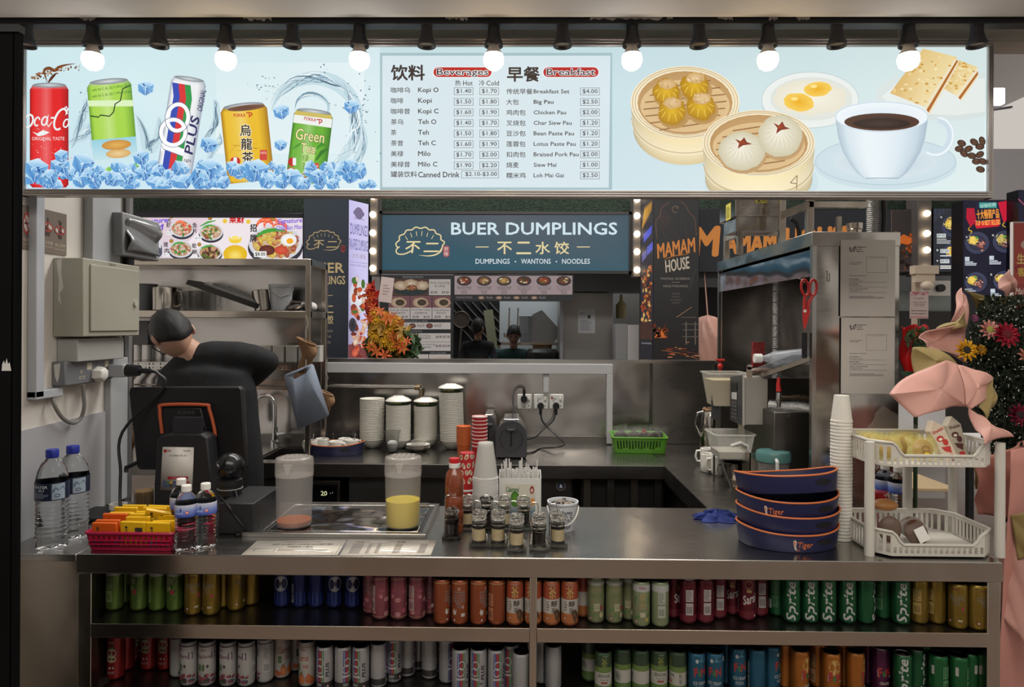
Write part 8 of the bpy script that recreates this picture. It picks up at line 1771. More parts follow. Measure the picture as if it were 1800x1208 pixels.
part('body',M().lathe([(.058,0),(.06,.004),(.052,H*.80),(.046,H*.93),(.040,H*.97),(.0001,H*.98)],32),S_HOOD,t);part('handle',M().tube([(-.045,-.01,H*.93),(-.075,-.01,H*.9),(-.085,-.01,H*.66),(-.062,-.01,H*.45),(-.052,-.01,H*.40)],.009,10),CHROME,t);part('rim_cloth',M().tube([(.04*math.cos(2*PI*k/16),.04*math.sin(2*PI*k/16),H*.98+.004*math.sin(k*2.3))for k in range(16)],.008,6,True),SOCK,t)
# ---------------- bouquet stand on the right ----------------
PK=mat('pink_wrap',(192,144,132),.6,var=(3,.12),bump=(6,.3,.01));TAN=mat('olive_wrap',(140,122,76),.65);PKD=mat('rose_wrap',(190,132,120),.6,var=(3,.15),bump=(5,.4,.02))
bq=thing('flower_stand','big bouquet on a stand wrapped in pink and olive paper at the right','bouquet',(P(1790,800,2.35).x,2.35,0))
ob=bq.location
def wp(px,py,Y):return Vector(P(px,py,Y))-ob
def sheetp(name,corners,mt,mt2=None,curl=.03,seed=0,lab=None,n=18,edge=None):
 """crumpled paper sheet through 4 pixel corners with depths, puffed by curl"""
 a,b,c,d=[wp(*q)for q in corners];r_=random.Random(seed);ph=[r_.uniform(0,6)for _ in range(4)]
 nv=(b-a).cross(d-a).normalized()
 if nv.y>0:nv=-nv
 def fn(u,v):
  p=(a*(1-u)+b*u)*(1-v)+(d*(1-u)+c*u)*v;k=curl*math.sin(PI*u)*(1-.5*v)+curl*.35*math.sin(5*u+3*v+ph[0])+curl*.25*abs(math.sin(7*u-5*v+ph[1]));return tuple(p+nv*k)
 o=part(name,M().grid(fn,n,n),mt,bq,lab,angle=180,solid=.0022);return o
sheetp('pink_tail',((1768,790,2.16),(1850,760,2.3),(1860,1260,2.3),(1742,1300,2.12)),PKD,curl=.03,seed=1);sheetp('pink_tail',((1760,940,2.22),(1838,900,2.1),(1850,1190,2.08),(1764,1080,2.14)),PK,curl=.03,seed=2)
sheetp('olive_fold',((1775,905,2.14),(1850,880,2.10),(1850,960,2.08),(1790,985,2.13)),TAN,curl=.02,seed=3);sheetp('pink_roll',((1700,800,2.30),(1800,770,2.34),(1790,905,2.34),(1722,905,2.30)),PKD,curl=.06,seed=4)
sheetp('olive_fold',((1700,790,2.38),(1770,800,2.36),(1760,860,2.36),(1715,860,2.38)),TAN,curl=.04,seed=14)
def psheet(name,pts,mt,curl=.02,seed=0,folds=3):
 r_=random.Random(seed);B=[];n=len(pts)
 for i in range(n):
  a,b=wp(*pts[i]),wp(*pts[(i+1)%n]);K=10
  for k in range(K):t_=k/K;B.append(a.lerp(b,t_)+Vector((0,-.012*math.sin(PI*t_)*(1 if i%2 else-1),.004*math.sin(PI*t_))))
 c=sum(B,Vector())/len(B);nb=len(B);R_=9;vs_=[c+Vector((0,-curl,0))];fs=[];ang=[r_.uniform(0,PI)for _ in range(folds)];ph=[r_.uniform(0,6)for _ in range(folds)]
 for j in range(1,R_+1):
  t_=j/R_
  for q in B:
   p=c.lerp(q,t_);d=-curl*(1-t_*t_)
   for an,h_ in zip(ang,ph):x=(p.x*math.cos(an)+p.z*math.sin(an))*34+h_;d-=.006*(abs((x/PI)%2-1)-.5)*(1-t_**3*.6)
   vs_.append(p+Vector((0,d,0)))
 for k in range(nb):fs.append((0,1+k,1+(k+1)%nb))
 for j in range(R_-1):
  for k in range(nb):a=1+j*nb;fs.append((a+k,a+nb+k,a+nb+(k+1)%nb,a+(k+1)%nb))
 return part(name,M().add(vs_,fs),mt,bq,angle=28,solid=.0022)
psheet('olive_fold',[(1695,510,2.47),(1722,528,2.46),(1749,524,2.46),(1782,520,2.46),(1772,545,2.5),(1716,543,2.5)],TAN,.02,1)
psheet('pink_fold',[(1756,508,2.45),(1764,484,2.45),(1773,474,2.44),(1782,488,2.44),(1784,512,2.45),(1767,526,2.46)],PK,.02,2)
psheet('pink_fold',[(1690,506,2.44),(1698,520,2.43),(1700,574,2.40),(1672,566,2.42),(1680,530,2.44)],PK,.012,3)
psheet('olive_fold',[(1644,578,2.36),(1680,566,2.37),(1698,545,2.38),(1700,576,2.36),(1675,579,2.35)],TAN,.01,4)
psheet('pink_fold',[(1615,594,2.30),(1640,580,2.33),(1700,572,2.38),(1700,640,2.34),(1676,622,2.30),(1630,612,2.27)],PK,-.045,5)
psheet('olive_fold',[(1604,611,2.27),(1650,615,2.25),(1686,644,2.22),(1650,650,2.22),(1607,657,2.26)],TAN,.02,6)
psheet('pink_fold',[(1562,693,2.10),(1610,655,2.15),(1662,634,2.2),(1686,642,2.2),(1700,715,2.12),(1660,720,2.09),(1608,734,2.08)],PK,.035,7,4)
psheet('pink_fold',[(1684,642,2.19),(1712,650,2.17),(1746,665,2.17),(1735,700,2.14),(1706,720,2.11),(1697,714,2.11)],PK,.02,8)
psheet('olive_fold',[(1746,665,2.16),(1751,690,2.16),(1746,715,2.14),(1732,742,2.11),(1720,716,2.12)],TAN,.012,9)
psheet('pink_fold',[(1703,718,2.11),(1718,728,2.10),(1732,741,2.10),(1752,752,2.06),(1782,768,2.02),(1730,782,2.0),(1714,756,2.05)],PK,.025,10)
def leafcloud(name,n,box,Yr,size,mt,seed,parent=bq,org=None):
 r_=random.Random(seed);m=M();org=org or ob
 for k in range(n):
  px=r_.uniform(box[0],box[1]);py=r_.uniform(box[2],box[3]);Y=r_.uniform(*Yr)
  ex=(px-(box[0]+box[1])/2)/((box[1]-box[0])/2);ey=(py-(box[2]+box[3])/2)/((box[3]-box[2])/2)
  if px<1750 and ex*ex+ey*ey>1.12:continue
  c=Vector(P(px,py,Y))-org;s_=size*r_.uniform(.6,1.3);M3=Euler((r_.uniform(0,6),r_.uniform(0,6),r_.uniform(0,6))).to_matrix()
  m.add([c+M3@Vector(v)*s_ for v in((-1,0,0),(-.2,.4,.1),(1,0,0),(-.2,-.4,.1))],[(0,1,2),(0,2,3)])
 return part(name,m,mt,parent,smooth=False,kind='stuff')
leafcloud('foliage',5200,(1698,1815,520,775),(2.30,2.55),.011,mat('dark_leaf',(30,38,26),.75,spec=.2),1);leafcloud('small_buds',420,(1698,1810,525,765),(2.26,2.40),.0042,mat('pale_bud',(196,196,186),.7),2)
leafcloud('foliage',700,(1725,1790,735,800),(2.28,2.45),.010,mat('dark_leaf'),3);leafcloud('foliage',900,(1768,1815,740,905),(2.30,2.5),.011,mat('dark_leaf'),4)
def flower(name,px,py,Y,R,n,rgb,crgb,lab,parent=None,loc=None,two=True,tiltx=-.2,tz=0):
 t=bpy.data.objects.new(name,None);col.objects.link(t);t.parent=parent if parent is not None else bq;t.location=wp(px,py,Y)if loc is None else loc;t['label']=lab;t.rotation_euler=(tiltx,0,tz)
 pm=mat('petal_%d_%d_%d'%rgb,rgb,.6);
 mesh_=M().add([(0,0,0),(R*.14,-.004,R*.35),(R*.10,-.008,R*.8),(0,-.004,R),(-.10*R,-.008,R*.8),(-R*.14,-.004,R*.35)],[(0,1,2,3),(0,3,4,5)]).mesh('petal',pm,False)
 for k in range(n):
  o=part('petal',mesh_,None,t);o.rotation_euler=(0,2*PI*k/n,0)
  if two and k%2:o.scale=(.9,2.2,.75)
 part('flower_centre',M().ball((0,-.006,0),R*.36,16,8,(1,.45,1)),mat('centre_%d_%d_%d'%crgb,crgb,.8,bump=(200,1,.004)),t);return t
flower('sunflower',1697,616,2.24,.040,22,(206,156,24),(34,24,18),'golden sunflower head with dark centre')
flower('gerbera',1738,580,2.27,.036,22,(206,150,140),(150,150,70),'pale pink gerbera with green centre');flower('gerbera',1768,589,2.25,.046,24,(150,20,46),(90,10,26),'crimson gerbera')
flower('gerbera',1791,730,2.2,.040,24,(110,14,44),(30,10,16),'dark red gerbera low at the right edge');flower('gerbera',1802,625,2.22,.03,18,(206,150,130),(170,120,70),'pale peach flower at the right edge');flower('sunflower',1722,616,2.30,.022,16,(190,140,30),(120,90,30),'small yellow flower beside the sunflower');flower('gerbera',1712,560,2.3,.014,12,(150,80,120),(110,60,90),'tiny purple flower',two=False)
part('foliage_backing',M().ball(tuple(wp(1775,650,2.5)),.13,16,12,(1.1,.6,1.7)),mat('backing_green',(16,20,14),.9,spec=.05),bq);part('stand_pole',M().cyl((0,.05,0),(0,.05,1.25),.02,12),BLKM,bq)  # dark ball added behind the leaves to darken the bright gaps; stand pole
for k in range(3):a=2*PI*k/3;part('leg',M().cyl((0,.05,.45),(.22*math.cos(a),.05+.22*math.sin(a),.0),.012,8),BLKM,bq)
rq_=thing('red_bouquet','smaller bouquet in bright red wrap behind the pink paper','bouquet',tuple(P(1610,650,2.75)));rq_.location.z=0
o2=rq_.location.copy();o2=Vector((o2 .x,o2 .y,0))
def wq(px,py,Y):return Vector(P(px,py,Y))-o2
RW=mat('red_wrap',(190,24,26),.4,bump=(8,.5,.02))
def fan(u,v):
 a=PI*(1.15-1.3*u);p0=wq(1612,662,2.72);r=.03+.075*v;return(p0 .x+r*math.cos(a)*(1.1),p0 .y-.05*math.sin(PI*u)*v+.02*math.sin(u*24)*v,p0 .z+.13*v+r*math.sin(a)*.5-.02*math.sin(u*18)*v)
part('red_wrap',M().grid(lambda u,v:tuple(wq(1584+46*u+4*math.sin(v*9),573+98*v+3*math.sin(u*14),2.72)+Vector((0,-.03*math.sin(PI*u)+.01*math.sin(12*u+5*v),0))),24,24),RW,rq_,solid=.002)
part('stem_bundle',M().cyl((0,0,.0),(0,0,wq(1610,660,2.75).z),.008,8),mat('stem_green',(50,70,40),.7),rq_)
flower('gerbera',1606,587,2.66,.016,14,(206,120,60),(190,90,50),'small orange flower',rq_,wq(1606,587,2.66),False);flower('gerbera',1596,602,2.66,.018,14,(190,90,110),(150,60,80),'small pink flower',rq_,wq(1596,602,2.66),False)
leafcloud('foliage',260,(1592,1640,578,612),(2.62,2.70),.012,mat('leaf_mid',(60,84,50),.6),7,rq_,o2);
for(px,py)in((1592,655),(1600,668),(1640,670)):
 c=wq(px,py,2.66);part('leaf',M().grid(lambda u,v:(c.x+.07*(u-.3),c.y-.02*math.sin(PI*u),c.z+.03*(v-.5)*math.sin(PI*(.05+.9*u))-.02*u),8,4),mat('big_leaf',(36,72,44),.4),rq_)
t,A=panel('greeting_card','white and pink greeting card on a stick above the red bouquet','card',1599,513,1632,560,2.7,.002,mat('card_pale',(206,190,186),.5),pname='card')
rr_=random.Random(5)
for k in range(26):A.l=1+k%3;A.ell(1600.5+k*1.2,515+rr_.uniform(-1,2.5),2.2,2.0,rr_.choice([(206,140,150),(190,110,126),(226,180,186)]),n=8)
A.l=1;A.text('Congrats',1608,523,1624,526.5,(110,70,76));
for k,tx in enumerate(('Business Opening','& Best Wishes','to your Success')):A.text(tx,1605+k,530+k*3.4,1627-k,532.4+k*3.4,(110,70,76))
A.text('Big Plaza Manufacturing',1602,545,1629,548,(70,30,36),.02);A.text('& Food Processing Pte Ltd',1602,550,1629,553,(70,30,36),.02);A.add([(1600,556),(1631,556),(1631,559.5),(1600,559.5)],[(0,1,2,3)],(206,150,156));A.build('printed_text',PR,t)
part('stick',M().cyl((.037,.004,-.14),(.037,.004,.0),.003,6),mat('stem_green'),t)
fb_=thing('opening_flowers','orange and yellow opening bouquet standing by the dumpling price board','flowers',tuple(P(680,637,5.4)));ofb=fb_.location.copy()
def wf(px,py,Y=5.4):return Vector(P(px,py,Y))-ofb
r_=random.Random(11)
part('stand',M().cyl((0,0,-1.25),(0,0,.1),.02,8),BLKM,fb_);leafcloud('foliage',900,(646,735,580,640),(5.35,5.6),.05,mat('leaf_mid'),9,fb_,ofb);leafcloud('gold_grass',350,(650,715,560,625),(5.25,5.5),.05,mat('gold_grass',(170,130,50),.5),10,fb_,ofb)
YF_=mat('petal_206_150_30',(214,160,30),.6);OF_=mat('petal_orange_far',(214,96,44),.6)
ym=M();
for k in range(10):a=2*PI*k/10;ym.add([(0,0,0),(.035*math.cos(a-.2),-.01,.035*math.sin(a-.2)),(.055*math.cos(a),-.005,.055*math.sin(a)),(.035*math.cos(a+.2),-.01,.035*math.sin(a+.2))],[(0,1,2,3)])
ym.ball((0,-.01,0),.015,8,6);yme=ym.mesh('daisy',YF_);om=M()
for k in range(6):a=2*PI*k/6;om.add([(0,0,0),(.05*math.cos(a-.3),-.03,.05*math.sin(a-.3)),(.10*math.cos(a),-.01,.10*math.sin(a)),(.05*math.cos(a+.3),-.03,.05*math.sin(a+.3))],[(0,1,2,3)])
ome=om.mesh('lily',OF_)
for k in range(60):q=wf(r_.uniform(650,706),r_.uniform(548,612),5.3+r_.uniform(-.05,.1));o=part('daisy',yme,None,fb_,loc=q);s_=r_.uniform(.5,.9);o.scale=(s_,)*3
for(px,py)in((649,505),(652,520),(650,532),(655,540),(668,548),(680,560),(692,556),(704,566),(652,610),(662,618),(690,590),(700,605),(708,612),(716,600),(648,560),(676,625)):
 o=part('lily',ome,None,fb_,loc=wf(px,py,5.25));o.rotation_euler=(r_.uniform(-.5,.5),r_.uniform(0,6),r_.uniform(-.5,.5));s_=r_.uniform(.4,.65);o.scale=(s_,)*3
leafcloud('red_bits',120,(646,662,500,560),(5.3,5.5),.05,mat('red_petals',(176,40,34),.6),12,fb_,ofb)
t,A=panel('message_slip','tilted white message slip above the orange opening flowers','card',665,486,688,530,5.3,.005,mat('card_pale'),pname='paper');A.tlines(670,500,683,520,4,(150,120,116),.3);A.build('printed_text',PR,t);t.rotation_euler=(0,.12,0)
# ---------------- canned drinks ----------------
CR,CH=.0255,.1335
LIDM=mat('can_lid',(150,148,146),.3,.9);LIDD=mat('can_lid_dark',(34,32,32),.35,.7)
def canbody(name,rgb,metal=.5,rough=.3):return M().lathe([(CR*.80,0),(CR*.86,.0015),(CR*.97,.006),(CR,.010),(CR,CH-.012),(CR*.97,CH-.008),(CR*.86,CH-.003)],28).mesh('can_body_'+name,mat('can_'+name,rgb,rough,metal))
lidm=M().lathe([(CR*.86,CH-.0032),(CR*.89,CH-.001),(CR*.88,CH),(CR*.82,CH-.0005),(CR*.80,CH-.003),(.0001,CH-.003)],24).box(-.004,.004,-.010,.008,CH-.003,CH-.0018)
lidL=lidm.mesh('lid',LIDM);lidD=lidm.mesh('lid_dark',LIDD)
def C():
 f=cyl_map(CR,CH,.0002);return Art(lambda u,v,l:f(u,min(max(v,10),123),l),maxseg=14)
def nutri(A,u,c=(190,186,180),ink=(70,66,64),v0=30,v1=105):
 A.l=6;A.rect(u-24,v0,u+24,(v0+v1)/2-2,c);A.rect(u-24,(v0+v1)/2+2,u+24,v1,c);A.l=7;A.tlines(u-20,v0+3,u+20,(v0+v1)/2-4,8,ink,.35,3)
 for k in range(9):A.rect(u-18+k*4,v1-26,u-16.4+k*4,v1-6,ink)
def small(A,u,v,c=(190,60,56)):A.l=6;A.ring(u,v,9,4.2,1.4,c);A.l=7;A.ell(u,v,6,3,(220,210,200))
KINDS={}
def kind(key,label,rgb,lid,draw,metal=.5):
 A=C();draw(A);KINDS[key]=(label,canbody(key,mixc(rgb,(52,48,46),.38),metal),lidD if lid else lidL,A);A.c=[mixc(c_,(52,48,46),.36)for c_ in A.c]  # body and label colours blended darker, painting in the shade of the dim shelf
def green_tea(A):
 A.rect(-180,8,180,26,(206,206,200));A.l=2;A.text('GREEN',-42,30,40,50,(206,214,150),.03);A.text('TEA',-26,53,28,70,(206,214,150),.03);A.text('绿茶',-12,74,14,96,(60,100,40),.0)
 for(a,b,c,d)in((30,60,70,30),(30,84,66,70),(-60,92,-30,74),(40,104,60,90)):A.line([(a,b),((a+c)/2,(b+d)/2-6),(c,d)],9,(46,92,40),True)
 small(A,-36,118);A.rr(24,66,48,80,3,(176,50,60));nutri(A,150,(120,150,84),(60,90,40));A.text('POKKA',-24,12,16,20,(150,50,50),.02)
def oolong(A):
 A.rect(-180,6,180,9,(60,40,20));A.l=2;A.text('OOLONG',-44,34,44,50,(226,214,180),.05);A.text('TEA',-22,52,22,64,(226,214,180),.05);A.l=4;A.text('OOLONG',-43,34.5,43,49.5,(70,44,16),.0);A.text('TEA',-21,52.5,21,63.5,(70,44,16),.0)
 for k in range(5):A.l=2;A.line(smooth([(-50+k*22,96-k*3),(-40+k*22,84),(-34+k*22,92),(-22+k*22,80)],4),1.3,(120,84,24),True)
 A.l=2;A.ell(38,72,9,6,(176,50,60));small(A,-34,112);A.rect(10,104,36,110,(206,196,160));A.rect(-180,124,180,126,(120,84,30));nutri(A,150,(190,160,80),(90,64,24))
 A.text('POKKA',-20,14,18,20,(150,40,30),.02)
def pepsi(A):
 A.l=2
 for u0 in(0,):
  n=28;A.ell(u0,58,46,24,(226,228,232),n=36);A.l=3
  def cap(sg,c):A.poly([(u0+43*math.cos(math.radians(a)),58+sg*(-22)*math.sin(math.radians(a)))for a in range(24,157,7)],c)
  cap(1,(196,40,50));cap(-1,(22,44,130));A.l=4;A.text('PEPSI',u0-40,51,u0+40,65,(16,18,34),.05)
 for k in range(12):A.l=1;A.rect(-170+k*29,84,-164+k*29,126,(44,70,170))
 nutri(A,150,(150,156,176),(40,50,90),60,118)
def peach(A):
 A.l=1
 for k in range(26):A.ell(rn6 .uniform(-170,170),rn6 .uniform(16,124),rn6 .uniform(8,22),rn6 .uniform(3,8),rn6 .choice([(206,110,120),(186,80,100),(214,140,140),(170,70,90)]),n=9)
 A.rect(-180,6,180,12,(206,186,130));A.l=3;A.text('PEACH',-40,30,36,46,(236,214,214),.04);A.text('OOLONG',-44,49,40,65,(236,214,214),.04);A.text('TEA',-20,68,18,80,(236,214,214),.04);A.l=5;A.text('PEACH',-39,31,35,45,(90,40,44));A.text('OOLONG',-43,50,39,64,(90,40,44));A.text('TEA',-19,69,17,79,(90,40,44));A.rect(10,98,38,108,(226,220,214));A.rect(-180,122,180,126,(206,186,130));nutri(A,150,(190,150,150),(90,50,56))
def lychee(A):
 A.rect(-180,6,180,12,(206,176,110));A.l=2;A.text('LYCHEE',-40,34,40,48,(230,216,204),.05);A.text('OOLONG',-44,51,42,66,(230,216,204),.05);A.text('TEA',-20,69,20,82,(230,216,204),.05);A.l=4;A.text('LYCHEE',-39,35,39,47,(90,40,36));A.text('OOLONG',-43,52,41,65,(90,40,36));A.text('TEA',-19,70,19,81,(90,40,36));A.l=3
 A.ell(0,26,9,5,(226,206,190));A.l=5;A.ell(0,26,5,3,(196,60,50));A.l=3;A.poly([(-44,96),(-36,84),(-26,92),(-16,86),(-22,102),(-34,104)],(230,220,210));A.poly([(18,80),(32,72),(28,86)],(226,196,180));A.rect(14,98,40,108,(226,220,214));small(A,-30,118);A.rect(-180,124,180,127,(206,176,110));nutri(A,150,(200,120,80),(90,44,30),40,118)
def houji(A):
 A.rect(-180,6,180,54,(176,66,34));A.rect(-180,54,180,98,(214,208,196));A.l=2;A.text('茶',-24,16,24,52,(222,182,104),.03);A.text('POKKA',-26,9,22,14,(226,214,200),.03);A.text('焙茶',-10,58,34,74,(50,40,34),.02);A.text('焙',-8,58,26,76,(50,40,34),.01);A.text('茶',-8,78,26,96,(50,40,34),.01);A.tlines(-40,62,-20,90,4,(110,90,80))
 A.rect(-180,96,180,130,(196,110,52));A.l=4
 for k in range(5):A.ell(22+k%3*16,92+(k//2)*10,15,7,(56,40,32),(90,64,46),k*25)
 small(A,-34,110);nutri(A,150)
def jasmine(A):
 A.rect(-180,6,180,20,(196,200,190));A.l=2;A.text('JASMINE',-44,26,40,40,(160,150,110),.03);A.text('GREEN TEA',-46,44,44,58,(120,140,80),.03);A.rr(-30,62,34,70,2,(180,60,60));A.rect(-18,74,20,96,(206,200,160));A.text('茉莉',-14,76,16,92,(90,110,60))
 for(a,b,c,d)in((-60,100,-20,90),(30,96,70,84),(-40,116,10,108),(40,50,66,34)):A.line([(a,b),((a+c)/2,(b+d)/2-5),(c,d)],10,(90,140,70),True)
 A.ell(34,108,14,8,(214,196,90),(226,220,190));small(A,-40,118);nutri(A,150,(190,196,180),(90,110,80));A.rr(26,80,48,92,2,(176,60,64))
def jasmine2(A):
 A.rect(-180,6,180,30,(206,208,204));A.l=2;A.text('POKKA',-24,14,20,22,(170,50,50),.03);A.text('绿',-18,32,18,56,(196,176,110),.03);A.text('茶',-18,58,18,80,(196,176,110),.03);A.rr(-32,78,36,88,2,(176,60,56));A.rect(-16,90,18,104,(214,206,170))
 for(a,b,c,d)in((-60,70,-40,44),(36,64,60,40),(-56,112,-20,104),(30,110,56,92)):A.line([(a,b),((a+c)/2,(b+d)/2-5),(c,d)],9,(80,130,60),True)
 A.ell(30,112,12,6,(214,190,80));small(A,-40,118);nutri(A,150,(200,206,190),(90,110,80))
def sarsi(A):
 A.l=1;A.rect(-180,104,180,128,(110,14,30));A.l=2;A.text('Sarsi',-44,52,44,80,(226,214,214),.04,-8);A.ring(-6,24,26,12,2,(214,170,110));A.text('F&N',-20,38,12,48,(226,206,120),.05);small(A,36,116);nutri(A,110,(196,190,188),(90,60,64));nutri(A,-110,(196,190,188),(90,60,64));A.line([(-40,86),(0,82),(40,76)],2,(190,40,40))
def sprite(A):
 A.l=2
 cx,cy=0,70
 vs_,fs=glyphs('Sprite',0,2,.18);ax=min(v[0]for v in vs_);bx=max(v[0]for v in vs_);ay=min(v[1]for v in vs_);by=max(v[1]for v in vs_)
 for l_,g,c in((2,1.12,(226,230,226)),):
  for ox,oy in((0,0),(2.2,0),(-2.2,0),(0,1.3),(0,-1.3),(1.5,1),(-1.5,-1)):
   pts=[(-38+(by-v[1])/(by-ay)*76+ox,128-(v[0]-ax)/(bx-ax)*120+oy)for v in vs_];A.l=l_+abs(ox)*.02+abs(oy)*.03;A.add(pts,fs,c)
 A.l=2;nutri(A,160,(60,130,80),(20,60,34));A.rect(112,84,142,112,(200,206,200));small(A,100,40,(206,210,206))
def sprite_plain(A):A.l=2;nutri(A,20,(70,150,90),(30,90,50));A.rr(-70,30,-52,56,3,(206,206,200));A.l=3;A.rect(-66,36,-56,50,(60,60,60));A.text('Sprite',90,40,170,90,(226,230,226),.05,-80)
def strawb(A):
 A.l=1;A.rect(-180,6,180,12,(120,20,26));A.ell(0,50,38,20,(96,120,66),(70,96,50));A.l=2;A.ell(0,50,32,15,(206,200,170));A.l=3;A.text('GREEN',-26,42,26,50,(150,40,36),.04);A.text('TEA',-16,52,16,58,(60,100,40),.04);A.ell(0,68,32,10,(206,196,150));A.l=4;A.text('APPLE',-24,64,24,72,(120,60,40),.03);A.text('POKKA',-20,14,20,20,(226,206,200),.03);A.rr(-16,92,18,98,1,(226,200,196));A.text('MUSCAT',-24,106,24,113,(226,200,196));A.line([(0,34),(6,28),(14,26)],4,(60,120,50));nutri(A,150,(190,120,116),(90,30,30))
def berries(A):
 A.rect(-180,4,180,14,(76,40,66));A.l=2;A.text('POKKA',-22,20,16,26,(170,50,60),.03);A.text('Mixed Berries',-48,36,48,48,(120,56,60),.02);A.rr(50,30,80,52,3,(90,60,100));A.rr(-42,66,-18,86,4,(70,110,60));A.rr(-10,66,6,86,4,(70,110,60));A.ell(26,72,9,5,(60,60,60))
 for k in range(70):A.l=3+k%4;c=rn6 .choice([(110,24,40),(44,46,70),(30,30,46),(150,40,56),(60,30,50),(176,60,70)]);A.ell(rn6 .uniform(-90,90),rn6 .uniform(98,130),rn6 .uniform(6,13),rn6 .uniform(3,6.5),mixc(c,WHITE,.15),c,n=8)
 A.l=8;A.line([(-10,126),(10,116),(30,122)],6,(60,100,50),True);nutri(A,140,(206,202,196),(90,90,96),24,100)
def carrot(A):
 A.rect(-180,4,180,12,(190,96,40));A.rr(-60,16,-20,44,2,(206,96,60));A.l=2;A.text('POKKA',-12,16,26,22,(170,50,60),.03);A.text('Carrot',-40,34,46,54,(176,70,36),.02);A.rr(-40,62,-16,84,4,(70,110,60));A.text('100',10,64,44,76,(190,80,50),.03)
 for k in range(16):A.l=3+k%3;c=rn6 .choice([(206,90,30),(226,120,50),(180,70,30),(200,60,40)]);A.ell(rn6 .uniform(-80,80),rn6 .uniform(100,128),rn6 .uniform(14,24),rn6 .uniform(7,11),mixc(c,WHITE,.2),c,rn6 .uniform(0,60),n=10)
 A.l=7;A.line([(-20,100),(-8,90),(6,86)],5,(70,120,50),True);nutri(A,140,(206,202,196),(120,90,80),24,100)
def plus(zero):
 def f(A):
  A.l=1
  for c,a in(((36,60,150),-46),((180,44,50),-28),((50,120,60),-10)):
   A.add([(a,6),(a+18,6),(a+18,104 if zero else 128),(a,104 if zero else 128)],[(0,1,2,3)],c)
  A.l=3;A.ring(-16,46,24,14,4.2,(214,214,216));A.ring(-24,66,26,14,4.2,(214,214,216));A.rect(-52,84,6,90,(214,214,216));A.l=4;A.ring(-16,46,24.5,14.4,.7,(70,70,80));A.ring(-24,66,26.5,14.4,.7,(70,70,80))
  A.l=3;vs_,fs=glyphs('PLUS',0,2,.1);ax=min(v[0]for v in vs_);bx=max(v[0]for v in vs_);by=max(v[1]for v in vs_)
  for oy in(0,.8,-.8):A.l=3+abs(oy)*.1;A.add([(20+(by-v[1])/by*22,88-(v[0]-ax)/(bx-ax)*42+oy)for v in vs_],fs,(40,40,60))
  if zero:A.l=2;A.rect(-180,104,180,130,(34,34,36));A.l=3;A.text('ZERO',-46,108,-6,116,(214,214,214),.04);A.text('SUGAR',-46,118,-10,123,(190,190,190),.02);small(A,34,116)
  else:A.text('F&N',10,96,30,102,(60,60,60),.03);small(A,20,114)
  nutri(A,120,(196,196,194),(70,70,74),24,100)
 return f
def sencha(A):
 A.rect(-180,4,180,44,(32,60,36));A.l=2;A.text('茶',-18,16,22,46,(150,160,70),.02);A.text('POKKA',-10,8,26,13,(200,200,190),.03);A.rect(-180,44,180,60,(104,140,60));A.rect(-180,60,180,98,(206,204,192));A.l=3;A.text('SENCHA',-42,64,40,74,(60,80,50),.03);A.text('Green Tea',-26,77,26,83,(100,110,80));A.rect(-20,86,22,92,(170,70,60));A.text('煎',70,62,94,78,(40,50,36));A.text('茶',70,79,94,95,(40,50,36));A.rect(-180,98,180,130,(90,130,60));A.l=4;A.ell(30,106,22,9,(60,110,50),(130,170,80));small(A,-30,112);nutri(A,150,(200,200,190),(70,90,60),62,98)
def fnice(A):
 A.l=1;A.ell(10,14,60,10,(70,140,170));A.l=2;A.rr(-40,44,44,66,6,(200,190,190));A.l=3;A.text('F',-40,42,-14,68,(190,40,44),.07,-8);A.text('&',-14,48,8,66,(60,130,60),.06);A.text('N',6,40,44,66,(190,40,44),.07,-8);A.text('ICE CREAM',-44,82,44,92,(206,220,226),.03);A.text('SODA',-28,96,28,106,(206,220,226),.03);A.ell(-20,22,10,6,(206,214,220));A.rr(60,8,80,24,3,(200,206,210));small(A,40,124);nutri(A,140,(150,180,190),(40,80,100),40,118)
def fnor(A,purple=False):
 if not purple:
  A.l=1;A.ell(0,40,44,24,(236,190,110),(226,140,50));A.l=2
  for k in range(10):a=math.radians(36*k);A.poly([(6*math.cos(a),40+3*math.sin(a)),(38*math.cos(a-.24),40+20*math.sin(a-.24)),(38*math.cos(a+.24),40+20*math.sin(a+.24))],(240,200,120)if k%2 else(232,160,60))
 A.l=4;A.rr(-44,56,46,84,7,(206,196,190));A.l=5;A.text('F',-40,54,-14,84,(190,40,44),.07,-8);A.text('&',-14,62,8,80,(60,130,60),.06);A.text('N',6,52,44,80,(190,40,44),.07,-8);A.text('ORANGE' if not purple else 'GRAPE',-30,96,32,105,(236,220,200),.03);small(A,34,118);nutri(A,140,(214,160,110),(110,60,30),30,118)
rn6=random.Random(66)
kind('gt','green tea can with pale green lettering',(104,144,50),0,green_tea);kind('oo','gold oolong tea can with outlined lettering',(176,140,44),1,oolong,.7);kind('pe','blue cola can with red and white roundel',(20,38,120),0,pepsi)
kind('pk','pink peach oolong tea can',(176,84,100),1,peach);kind('ly','orange lychee oolong tea can',(186,84,44),1,lychee);kind('ho','rust and white roasted tea can',(184,90,44),1,houji,.2);kind('ja','pale green jasmine tea can',(150,160,110),0,jasmine,.3);kind('jb','pale green and white tea can with gold characters',(150,166,120),1,jasmine2,.2)
kind('sa','dark red sarsaparilla can',(110,16,34),0,sarsi);kind('sp','green soda can with big sideways white lettering',(18,104,54),0,sprite);kind('sq','bright green soda can turned to its back',(20,116,54),1,sprite_plain)
kind('st','bright red fruit tea can with green oval',(176,28,32),0,strawb);kind('be','white mixed berries juice can with purple top',(206,204,200),1,berries,.1);kind('ca','white carrot juice can with orange fruit',(208,202,194),0,carrot,.1)
